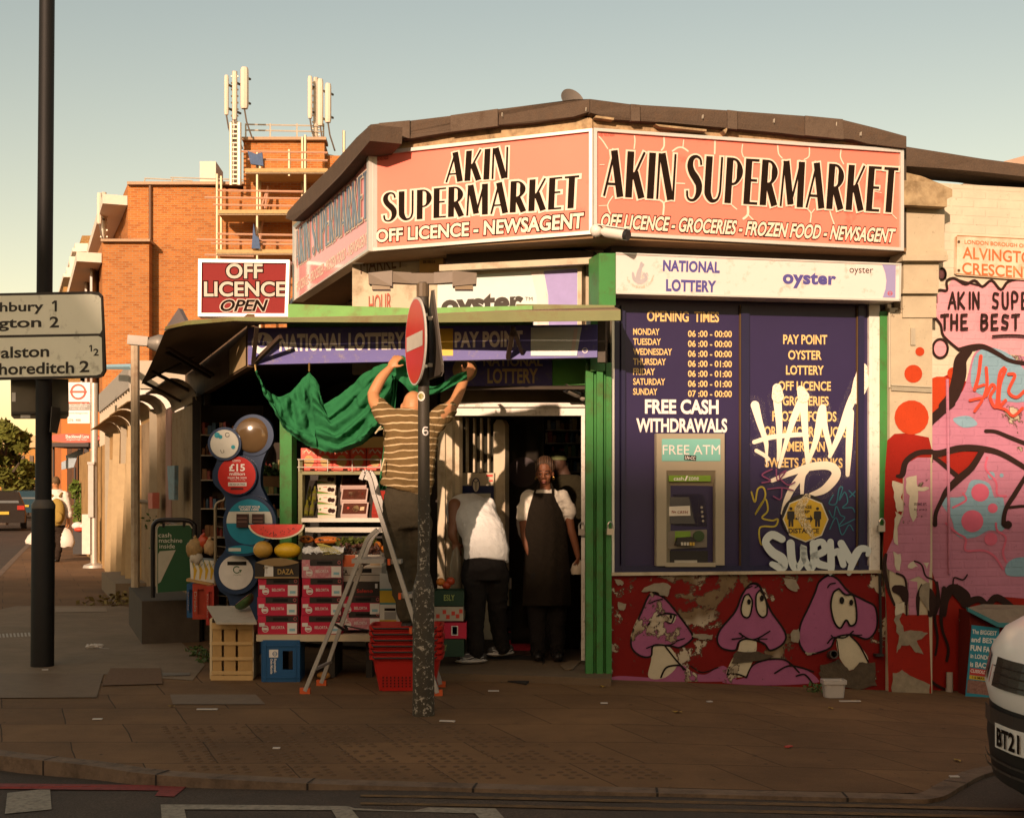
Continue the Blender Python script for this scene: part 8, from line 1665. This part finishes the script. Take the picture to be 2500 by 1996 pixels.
# ---- man on the ladder, seen from behind
YM=10.18;h=lambda x,y,dy=0:P(x,y,YM+dy)
man=T('person','bald man on the stepladder in striped polo shirt, both arms raised to hang the cloth','person',h(1000,1535))
mb=MB()
body(mb,[(h(998,1215),.155,.115),(h(1000,1150),.165,.12),(h(1003,1080),.18,.12),(h(1006,1035),.19,.115),(h(1008,1012),.14,.09),(h(1013,1003,.01),.065,.065)])
chain(mb,[h(1010,1015,.02),h(1009,990,.03)],[.064,.062])
mb.ell(h(1009,990,.05),.082,.098,.115,Matrix.Rotation(rad(-18),3,'X'));mb.ell(h(1009,1008,.12),.058,.06,.06)
for s_ in(-1,1):mb.ell(h(1009,994,.05)+V((s_*.086,.0,-.005)),.014,.024,.036,n=8,m=6)
chain(mb,[h(948,1022),h(918,985,.08),h(911,962,.14)],[.062,.052,.044]);chain(mb,[h(911,962,.14),h(930,925,.17),h(951,900,.2)],[.046,.042,.029]);hand_(mb,h(952,898,.2),h(972,868,.22)-h(952,898,.2),(.8,-.1,.5),(.3,.9,-.2),1.0)
chain(mb,[h(1068,1022),h(1098,996,.1),h(1113,975,.18)],[.062,.050,.042]);chain(mb,[h(1113,975,.18),h(1126,945,.27),h(1137,922,.34)],[.044,.040,.028]);hand_(mb,h(1138,921,.34),h(1156,888,.38)-h(1138,921,.34),(-.7,-.3,.3),(-.3,.9,.0),.9)
B('body',remesh(mb,.0075,3),skinA,man,smooth=80)
mb=MB();body(mb,[(h(990,1198),.205,.15),(h(995,1180),.20,.145),(h(999,1130),.195,.145),(h(1003,1075),.208,.145),(h(1006,1035),.215,.135),(h(1008,1015),.17,.11),(h(1013,1006,.01),.085,.082)])
chain(mb,[h(958,1030),h(938,1008,.05),h(926,990,.09)],[.088,.080,.070]);chain(mb,[h(1062,1030),h(1084,1010,.07),h(1097,999,.11)],[.085,.076,.066]);B('polo_shirt',wrinkle(remesh(mb,.011,3),.014,6,15),polo,man,smooth=80)
mb=MB();mb.tube([ring_ for ring_ in[h(1013,1010,.0)+V((.075*math.cos(a),.07*math.sin(a),.022+.012*math.sin(a)))for a in[k*math.pi/10 for k in range(20)]]],.016,6,closed=True);B('collar',mb,polo,man,smooth=60)
mb=MB();body(mb,[(h(995,1190),.165,.125),(h(993,1230),.18,.14),(h(993,1270),.185,.145),(h(994,1290),.17,.13)])
chain(mb,[h(965,1270,-.01),h(970,1350),h(978,1420,.02),h(992,1505)],[.115,.098,.083,.062]);chain(mb,[h(1020,1270,.03),h(1018,1350,.06),h(1016,1420,.09),h(1020,1500,.09)],[.115,.098,.083,.064]);B('trousers',wrinkle(remesh(mb,.012,3),.013,5,11,3),fabric('trouser_grey',(.062,.050,.032)),man,smooth=80)
for x,dy in((994,0),(1022,.09)):mb=MB();mb.ell(h(x,1524,dy+.06),.045,.125,.04,f=lambda p:V((p.x,p.y,max(p.z,-.028))));B('shoe',mb,M('shoe_dark',(.03,.022,.018),.5),man,smooth=50)
# ---- bending man
YB2=11.2;h=lambda x,y,dy=0:P(x,y,YB2+dy)
bm_=T('person','man in a white T-shirt and black trousers bending over the boxes, back to the viewer','person',h(1175,1612))
mb=MB();sp=[(h(1185,1380),.15,.12),(h(1184,1330,.06),.155,.12),(h(1172,1290,.18),.15,.115),(h(1154,1258,.32),.15,.10),(h(1134,1248,.5),.11,.08)]
body(mb,sp);chain(mb,[h(1134,1248,.5),h(1136,1252,.64)],[.06,.058]);mb.ell(h(1140,1262,.72),.078,.10,.095,Matrix.Rotation(rad(50),3,'X'))
chain(mb,[h(1110,1232,.24),h(1108,1262,.2),h(1107,1288,.18)],[.058,.05,.043]);chain(mb,[h(1107,1288,.18),h(1104,1305,.16),h(1112,1322,.16)],[.043,.038,.028]);hand_(mb,h(1112,1322,.16),(.15,0,-1),(.9,.2,0),(.2,.9,0),.9)
chain(mb,[h(1192,1240,.30),h(1196,1275,.42),h(1188,1310,.5)],[.055,.045,.04]);hand_(mb,h(1188,1310,.5),(0,.3,-1),(-.9,.2,0),(0,.9,0),.8)
B('body',remesh(mb,.0085,3),skinC,bm_,smooth=80)
mb=MB();body(mb,[(h(1187,1372,-.01),.185,.15),(h(1188,1342,.02),.19,.155),(h(1180,1302,.12),.185,.16),(h(1160,1262,.26),.195,.165),(h(1136,1240,.42),.19,.14),(h(1126,1234,.54),.12,.10)]);chain(mb,[h(1122,1242,.32),h(1110,1252,.26),h(1107,1264,.22)],[.080,.070,.063]);chain(mb,[h(1190,1236,.30),h(1197,1262,.38)],[.08,.07]);B('white_t_shirt',wrinkle(remesh(mb,.011,3),.007,5,11),fabric('t_shirt_white',(.66,.65,.62),12),bm_,smooth=80)
mb=MB();body(mb,[(h(1184,1352),.165,.13),(h(1184,1385),.185,.15),(h(1183,1415),.17,.14)]);chain(mb,[h(1158,1400),h(1160,1480,-.02),h(1158,1530),h(1162,1592)],[.115,.088,.08,.07]);chain(mb,[h(1212,1400,.02),h(1215,1480,.08),h(1218,1530,.16),h(1226,1580,.22)],[.11,.085,.075,.066]);B('trousers',wrinkle(remesh(mb,.012,3),.013,5,11,3),fabric('trouser_black',(.016,.014,.013)),bm_,smooth=80)
for(x,y,dy,a,lab)in((1150,1604,0,rad(14),0),(1222,1586,.25,rad(35),0)):
 Ms=Matrix.Rotation(a,3,'Z');c=h(x,y,dy);mb=MB();mb.ell(c+V((0,0,.005)),.135,.045,.05,Ms,n=18,m=10,f=lambda p:V((p.x,p.y,max(p.z,-.03)*(1.15 if p.x>0 else.8))));sh_=B('trainer',mb,M('trainer_dark',(.05,.045,.042),.6),bm_,smooth=60)
 mb=MB();mb.ell(c+V((0,0,-.028)),.142,.05,.02,Ms,n=18,m=6);B('sole',mb,M('sole_white',(.55,.52,.48),.5),sh_,smooth=60)
 mb=MB()
 for j in range(4):z=-.012+.014*j;mb.tube([c+Ms@V((x_,-.0455*math.sqrt(max(.05,1-(x_/.138)**2))-.004+.006*j,z+.006*math.sin(x_*60+j)))for x_ in[-.10+.02*i for i in range(11)]],.0028,5)
 B('stripes',mb,M('stripe_white',(.55,.53,.5),.4),sh_)
t=T('carrier_bag','thin clear plastic bag hanging from the bending man’s hand','bag',h(1112,1440,.16));mb=MB();mb.loft([ring(h(1113,y,.15),(1,0,0),(0,1,0),r_,r_*.5,14)for y,r_ in((1330,.012),(1345,.03),(1375,.05),(1410,.06),(1440,.05))]);B('bag',mb,M('clear_plastic',(.20,.17,.12),.25,spec=.6),t,smooth=60)
# ---- woman in the doorway
YW=11.42;h=lambda x,y,dy=0:P(x,y,YW+dy)
wm=T('person','young woman in white T-shirt and long black apron standing in the shop doorway','person',h(1335,1610))
hc=h(1330,1152);yaw=Matrix.Rotation(rad(-8),3,'Z')@Matrix.Rotation(rad(8),3,'X')
mb=MB()
body(mb,[(h(1335,1430),.155,.11),(h(1334,1380),.15,.105),(h(1332,1320),.125,.095),(h(1332,1260),.145,.10),(h(1332,1222),.165,.095),(h(1332,1205),.12,.075),(h(1332,1197),.055,.055)])
chain(mb,[h(1332,1204,.01),h(1331,1178,.012)],[.05,.047])
mb.ell(hc+yaw@V((0,.012,.022)),.070,.088,.092,yaw);mb.ell(hc+yaw@V((0,-.022,-.045)),.056,.060,.066,yaw);mb.ell(hc+yaw@V((0,-.038,-.094)),.030,.030,.026,yaw)
for s_ in(-1,1):mb.ell(hc+yaw@V((s_*.036,-.050,-.032)),.024,.024,.024,yaw);mb.ell(hc+yaw@V((s_*.070,.012,-.020)),.010,.020,.032,yaw,n=8,m=6)
mb.ell(hc+yaw@V((0,-.066,.012)),.050,.022,.020,yaw)
mb.tube([hc+yaw@V((0,-.082,.0)),hc+yaw@V((0,-.095,-.025)),hc+yaw@V((0,-.098,-.040))],[.010,.012,.016],8)
for s_ in(-1,1):mb.ell(hc+yaw@V((s_*.014,-.086,-.041)),.010,.012,.009,yaw,n=8,m=6)
mb.ell(hc+yaw@V((0,-.079,-.068)),.024,.014,.009,yaw);mb.ell(hc+yaw@V((0,-.077,-.080)),.020,.014,.008,yaw)
chain(mb,[h(1285,1222),h(1278,1262),h(1280,1300)],[.042,.038,.034]);chain(mb,[h(1279,1300),h(1286,1330,-.04),h(1294,1355,-.05)],[.034,.031,.022]);hand_(mb,h(1295,1357,-.05),(.25,.1,-1),(.3,-.9,0),(.9,0,.2),.7,.85)
chain(mb,[h(1379,1222),h(1389,1262),h(1396,1300)],[.042,.038,.034]);chain(mb,[h(1397,1300),h(1405,1330,.02),h(1411,1358,.03)],[.034,.031,.022]);hand_(mb,h(1411,1359,.03),(.05,.0,-1),(-.3,-.9,0),(-.9,0,.2),1.1,.85)
B('body',remesh(mb,.006,3),skinB,wm,smooth=80)
for s_ in(-1,1):
 e=hc+yaw@V((s_*.029,-.074,-.008));mb=MB();mb.ell(e+yaw@V((0,.004,0)),.0125,.008,.0048,yaw,n=12,m=8);ey=B('eye',mb,M('eye_white',(.20,.16,.13),.35),wm,smooth=80)
 mb=MB();mb.ell(e+yaw@V((-.003,-.0015,-.0008)),.0062,.004,.0050,yaw,n=10,m=6);B('iris',mb,M('iris_dark',(.012,.007,.005),.15),ey,smooth=80)
 mb=MB();mb.tube([e+yaw@V((x_,-.008+.004*abs(x_*s_+.01)*40*0,.0075-10*x_*x_))for x_ in(-.015,-.007,0,.007,.015)],.0026,6);B('eyelid',mb,skinB,wm,smooth=60)
 mb=MB();mb.tube([hc+yaw@V((s_*x_,-.084+9*(x_-.02)**2,.018+.004*math.sin((x_-.012)*80)))for x_ in(.012,.022,.034,.046)],[.003,.0042,.0038,.002],6);B('eyebrow',mb,M('brow_black',(.010,.006,.004),.8),wm)
mb=MB();mb.ell(hc+yaw@V((0,-.0895,-.0675)),.021,.006,.0052,yaw,n=12,m=6);mb.ell(hc+yaw@V((0,-.0885,-.0785)),.019,.0075,.0062,yaw,n=12,m=6);B('lips',mb,M('lips',(.19,.055,.042),.4),wm,smooth=80)
def hair_mat():
 m,t_,b=nodes('braided_hair');wv=N(t_,'ShaderNodeTexWave');wv.bands_direction='X';wv.inputs['Scale'].default_value=22;wv.inputs['Distortion'].default_value=3;t_.links.new(opos(t_),wv.inputs['Vector']);t_.links.new(mix(t_,wv.outputs[0],(.035,.018,.009),(.11,.055,.026)),b.inputs['Base Color']);b.inputs['Roughness'].default_value=.6;bump(t_,b,wv.outputs[0],.8,.01);return m
mb=MB();mb.ell(hc+yaw@V((0,.026,.040)),.086,.100,.098,yaw,n=24,m=16,f=lambda p:V((p.x,max(p.y,-.083+.9*max(0,-p.z)+abs(p.x)*.22),p.z if p.z>-.085 else-.085)));mb.ell(hc+yaw@V((0,.105,-.02)),.055,.05,.05,yaw);B('hair',mb,hair_mat(),wm,smooth=80)
for s_ in(-1,1):mb=MB();mb.tube([hc+yaw@V((s_*.074+.009*math.cos(a),.0,-.052+.011*math.sin(a)))for a in[k*math.pi/6 for k in range(12)]],.0018,5,closed=True);B('earring',mb,M('gold_ring',(.55,.35,.1),.25,.9),wm)
mb=MB();body(mb,[(h(1333,1330),.15,.118),(h(1332,1280),.158,.12),(h(1332,1240),.178,.118),(h(1332,1215),.182,.105),(h(1332,1203),.135,.088),(h(1332,1195,.005),.078,.068)]);chain(mb,[h(1291,1214),h(1279,1238),h(1276,1258)],[.066,.058,.057]);chain(mb,[h(1374,1214),h(1387,1238),h(1391,1258)],[.066,.058,.057]);B('t_shirt',wrinkle(remesh(mb,.010,3),.014,6,15),fabric('t_shirt_cream',(.62,.57,.48),12),wm,smooth=80)
apm=fabric('apron_black',(.016,.012,.008),8,.7)
mb=MB();rows=[]
for(y,xl,xr,d,bul)in((1203,1303,1351,-.13,.03),(1222,1297,1358,-.145,.04),(1246,1290,1371,-.155,.06),(1285,1283,1382,-.155,.09),(1330,1281,1386,-.155,.12),(1400,1278,1392,-.14,.13),(1450,1276,1394,-.15,.14),(1478,1275,1395,-.15,.14)):
 rows.append([h(xl+(xr-xl)*i/18,y,d+bul*(2*i/18-1)**2+.010*math.sin(i*1.3+y*.02)*(1 if y>1300 else.3))for i in range(19)])
mb.grid(rows);mb.grid([[p+V((0,.006,0))for p in r_]for r_ in rows]);ap=B('apron',mb,apm,wm,smooth=80)
mb=MB();mb.tube(cat([tuple(h(1304,1206,-.11)),tuple(h(1309,1192,-.07)),tuple(h(1318,1180,.01))],4),.010,6,flat=.5);mb.tube(cat([tuple(h(1350,1206,-.11)),tuple(h(1349,1192,-.07)),tuple(h(1345,1180,.01))],4),.010,6,flat=.5);mb.tube([h(1283,1292,-.04),h(1333,1288,-.135),h(1382,1292,-.04)],.009,6);B('apron_strap',mb,apm,ap,smooth=60)
mb=MB();body(mb,[(h(1335,1340),.15,.115),(h(1335,1400),.17,.125),(h(1335,1440),.165,.12)]);chain(mb,[h(1312,1430),h(1312,1510),h(1314,1595)],[.098,.078,.062]);chain(mb,[h(1358,1430,.02),h(1360,1510,.03),h(1360,1592,.03)],[.098,.078,.062]);B('trousers',wrinkle(remesh(mb,.012,3),.013,5,11,3),fabric('trouser_dark',(.014,.012,.011)),wm,smooth=80)
for x in(1313,1361):mb=MB();mb.ell(h(x,1600,-.05),.045,.115,.045,f=lambda p:V((p.x,p.y,max(p.z,-.03))));B('shoe',mb,M('shoe_black',(.014,.012,.011),.4),wm,smooth=60)
t=T('paper_bag','small pale bag held by the woman in the apron','bag',h(1410,1402,.03));mb=MB();mb.loft([ring(h(1411-.1*(y-1370),y,.03),(1,0,0),(0,1,0),r_,r_*.6,12)for y,r_ in((1366,.018),(1376,.045),(1390,.055),(1401,.045))]);B('bag',mb,M('bag_pale',(.40,.34,.25),.6),t,smooth=50)
# ---- person deeper inside the shop
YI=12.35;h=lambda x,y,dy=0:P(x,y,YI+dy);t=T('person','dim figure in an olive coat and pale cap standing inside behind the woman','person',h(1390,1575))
mb=MB();chain(mb,[h(1380,1165),h(1370,1142)],[.06,.06]);mb.ell(h(1362,1128),.08,.10,.115);mb.ell(h(1358,1136,-.07),.03,.04,.05);hand_(mb,h(1408,1365,-.12),(0,0,-1),(0,-1,0),(-1,0,0),.8);hand_(mb,h(1360,1365,-.12),(0,0,-1),(0,-1,0),(1,0,0),.8);B('body',remesh(mb,.009,3),M('skin_dim',(.05,.022,.011),.7),t,smooth=80)  # skin darkened to stand in for the shade inside the shop
mb=MB();body(mb,[(h(1388,1390),.20,.15),(h(1388,1300),.20,.15),(h(1388,1220),.22,.15),(h(1388,1175),.2,.12),(h(1388,1158),.1,.09)]);chain(mb,[h(1420,1185),h(1418,1260),h(1410,1360,-.12)],[.085,.075,.055]);chain(mb,[h(1350,1185),h(1350,1260),h(1358,1360,-.12)],[.085,.075,.055]);B('coat',wrinkle(remesh(mb,.014,3),.014,6,15),fabric('coat_olive',(.022,.018,.009)),t,smooth=80)  # coat colour carries the same painted shade
mb=MB();mb.ell(h(1362,1120),.088,.105,.085,f=lambda p:V((p.x,p.y,max(p.z,-.01))));B('cap',mb,M('cap_pale',(.10,.11,.04),.8),t,smooth=60)  # pale cap darkened likewise for the shade
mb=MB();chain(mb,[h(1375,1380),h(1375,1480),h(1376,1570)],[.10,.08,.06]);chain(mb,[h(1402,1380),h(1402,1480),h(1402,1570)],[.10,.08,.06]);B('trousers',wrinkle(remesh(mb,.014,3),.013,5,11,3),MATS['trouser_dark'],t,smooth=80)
# ---- walker with the rucksack down the street
pw0=G(145,1371);YK=pw0.y;h=lambda x,y,dy=0:P(x,y,YK+dy);t=T('person','person walking away in a white shirt with a tan rucksack and two carrier bags','person',pw0)
mb=MB();chain(mb,[h(136,1200),h(136,1188)],[.06,.06]);mb.ell(h(136,1178),.08,.1,.12);chain(mb,[h(163,1215),h(166,1245),h(167,1262)],[.05,.045,.04]);chain(mb,[h(167,1262),h(168,1275)],[.035,.03]);hand_(mb,h(168,1275),(0,0,-1),(0,1,0),(-1,0,0),1.1);chain(mb,[h(110,1215),h(106,1260),h(104,1285)],[.05,.045,.03]);hand_(mb,h(104,1285),(0,0,-1),(0,1,0),(1,0,0),1.1);B('body',remesh(mb,.011,2),skinA,t,smooth=80)
mb=MB();body(mb,[(h(140,1282),.19,.14),(h(138,1240),.2,.15),(h(136,1210),.23,.14),(h(136,1194),.12,.09)]);chain(mb,[h(158,1208),h(165,1240),h(169,1258)],[.085,.08,.07]);chain(mb,[h(114,1208),h(108,1240),h(106,1265)],[.085,.08,.07]);B('white_shirt',wrinkle(remesh(mb,.015,3),.014,6,15),fabric('shirt_white',(.68,.62,.54),9),t,smooth=80)
mb=MB();mb.ell(h(136,1174,-.01),.092,.105,.10,f=lambda p:p*(1+.1*math.sin(p.x*120)*math.sin(p.z*90)));B('hair',mb,M('hair_brown',(.12,.07,.03),.8,var=.4,sc=40),t,smooth=60)
mb=MB();mb.ell(h(139,1250,-.19),.175,.11,.29,f=lambda p:V((math.copysign(min(abs(p.x),.15),p.x),p.y,p.z)));rk_=B('rucksack',mb,fabric('rucksack_tan',(.30,.20,.05),14),t,smooth=60)
mb=MB();mb.ell(h(140,1262,-.28),.11,.05,.12);B('pocket',mb,MATS['rucksack_tan'],rk_,smooth=60);mb=MB();mb.tube([h(146,1212,-.14),h(152,1203,-.05)],.03,6);mb.tube([h(130,1212,-.14),h(124,1203,-.05)],.03,6);B('strap',mb,M('strap_tan',(.22,.14,.05)),rk_)
mb=MB();body(mb,[(h(139,1275),.17,.13),(h(139,1295),.175,.14)]);chain(mb,[h(146,1290),h(145,1330,-.06),h(139,1362,.0)],[.10,.08,.065]);chain(mb,[h(130,1290),h(128,1330,.1),h(126,1352,.3)],[.10,.08,.065]);B('trousers',wrinkle(remesh(mb,.015,3),.013,5,11,3),fabric('trouser_brown',(.03,.02,.014)),t,smooth=80)
for x,y,dy in((139,1367,0),(126,1360,.3)):mb=MB();mb.ell(h(x,y,dy+.04),.05,.12,.045);B('shoe',mb,MATS['shoe_black'],t,smooth=60)
bagm=M('carrier_white',(.62,.55,.47),.5,var=.12,sc=8)
for x,y0,y1,w_,lab in((160,1285,1334,.20,'white carrier bag in the walking person’s right hand'),(82,1290,1327,.20,'white carrier bag just left of the black lamp column')):
 t=T('carrier_bag',lab,'bag',h(x,y1));mb=MB();rs_=[]
 for k,(f_,r_)in enumerate(((0,.05),(.2,.45),(.5,.85),(.8,1.0),(1,.8))):rs_.append([p+V((0,0,.015*math.sin(i*2.2+k)))for i,p in enumerate(ring(h(x+(104-x)*.5*(1-f_)*(x<100),y0+(y1-y0)*f_),(1,0,0),(0,1,0),w_*r_,w_*.7*r_,12))])
 mb.loft(rs_);B('bag',mb,bagm,t,smooth=50)
 mb=MB();mb.tube([h(x+(8 if x>100 else 22),y0-9),h(x+(104-x)*.5*(x<100),y0+3)],.012,5);B('handle',mb,bagm,t)

# ================================================================== prints and fittings belong to the part they sit on
HOST=('panel','plate','carton','sheet','window_panel','surround','body','board')
ON={'lettering','name_lettering','name_outline','strapline','strapline_outline','maker_mark','crack_pattern','letter_outline','small_lettering','ring_lettering','crossed_fingers_logo','lilac_panel','white_band','roundel','pay_point_logo','poster_lettering','label','blue_stamp','barcode','round_emblem','corner_mark','black_band','dark_edge','hand_hole','print','food_picture','black_tag','red_band','band_lettering','yellow_band','date_lettering','photo_strip','border','screws','pale_flash','white_badge','badge_emblem','rib','header','header_lettering','black_sticker','sticker_lettering','green_strip','yellow_lettering','white_lettering','white_spray_tag','spray_mist','yellow_tag','purple_tag','blue_tag','panel_mullion','brass_strip','grille','headlight','marker_line','white_sticker','channel','number_plate','plum','green_swoosh','red_line','red_text','green_leaf','dates','round_label','price_label','red_dot','yellow_print','teal_print','white_panel'}
ON2={'mural_pink_paint':'stall_riser','mural_white_paint':'stall_riser','mural_black_lines':'stall_riser','torn_plaster_patch':'stall_riser','exposed_render':'stall_riser','waste_pipe':'stall_riser','old_lettering':'upper_front_wall','notice_lettering':'notice_board','corner_bracket_panel':'shutter_guide','window_bar':'glass_pane','sticker_rim':'round_sticker','lamp_lens':'lamp_arm','lamp_head':'lamp_arm','sticker_centre':'round_sticker','white_bar':'red_face','slip_bar':'slip_holder','tray_face':'tray','tray_label':'tray','pith':'rind','flesh':'rind','handwriting':'note','cash_slot':'recess','slot_roller':'recess','screen':'console','button':'console','keypad_hood':'console','key':'console','reader_ring':'console','handle':'rim','speech_bubble':'brickwork','pink_mushroom':'brickwork','red_tag':'brickwork','black_writing':'brickwork','hot_pink_marks':'brickwork','blue_paint':'brickwork','metal_plate':'pilaster','pen_note':'pilaster','cable_run':'pilaster','capital':'pilaster','rubber_foot':'front_rail','step_end':'step','sun_shield':'body','lens_hood':'body','roof_railing':'coping','bracket':'mast'}
def stem(n):return n.rsplit('.',1)[0]if n[-3:].isdigit()else n
for root in[o for o in S.objects if o.type=='EMPTY' and o.parent is None]:
 kids=list(root.children);by={}
 for k in kids:by.setdefault(stem(k.name),k)
 if stem(root.name)in('lamp_column','person'):continue
 host=next((by[n]for n in HOST if n in by),None)
 for k in kids:
  n=stem(k.name);h_=by.get(ON2[n])if n in ON2 else host if n in ON else None
  if h_ is not None and h_ is not k and h_.parent is root and not k.children:k.parent=h_
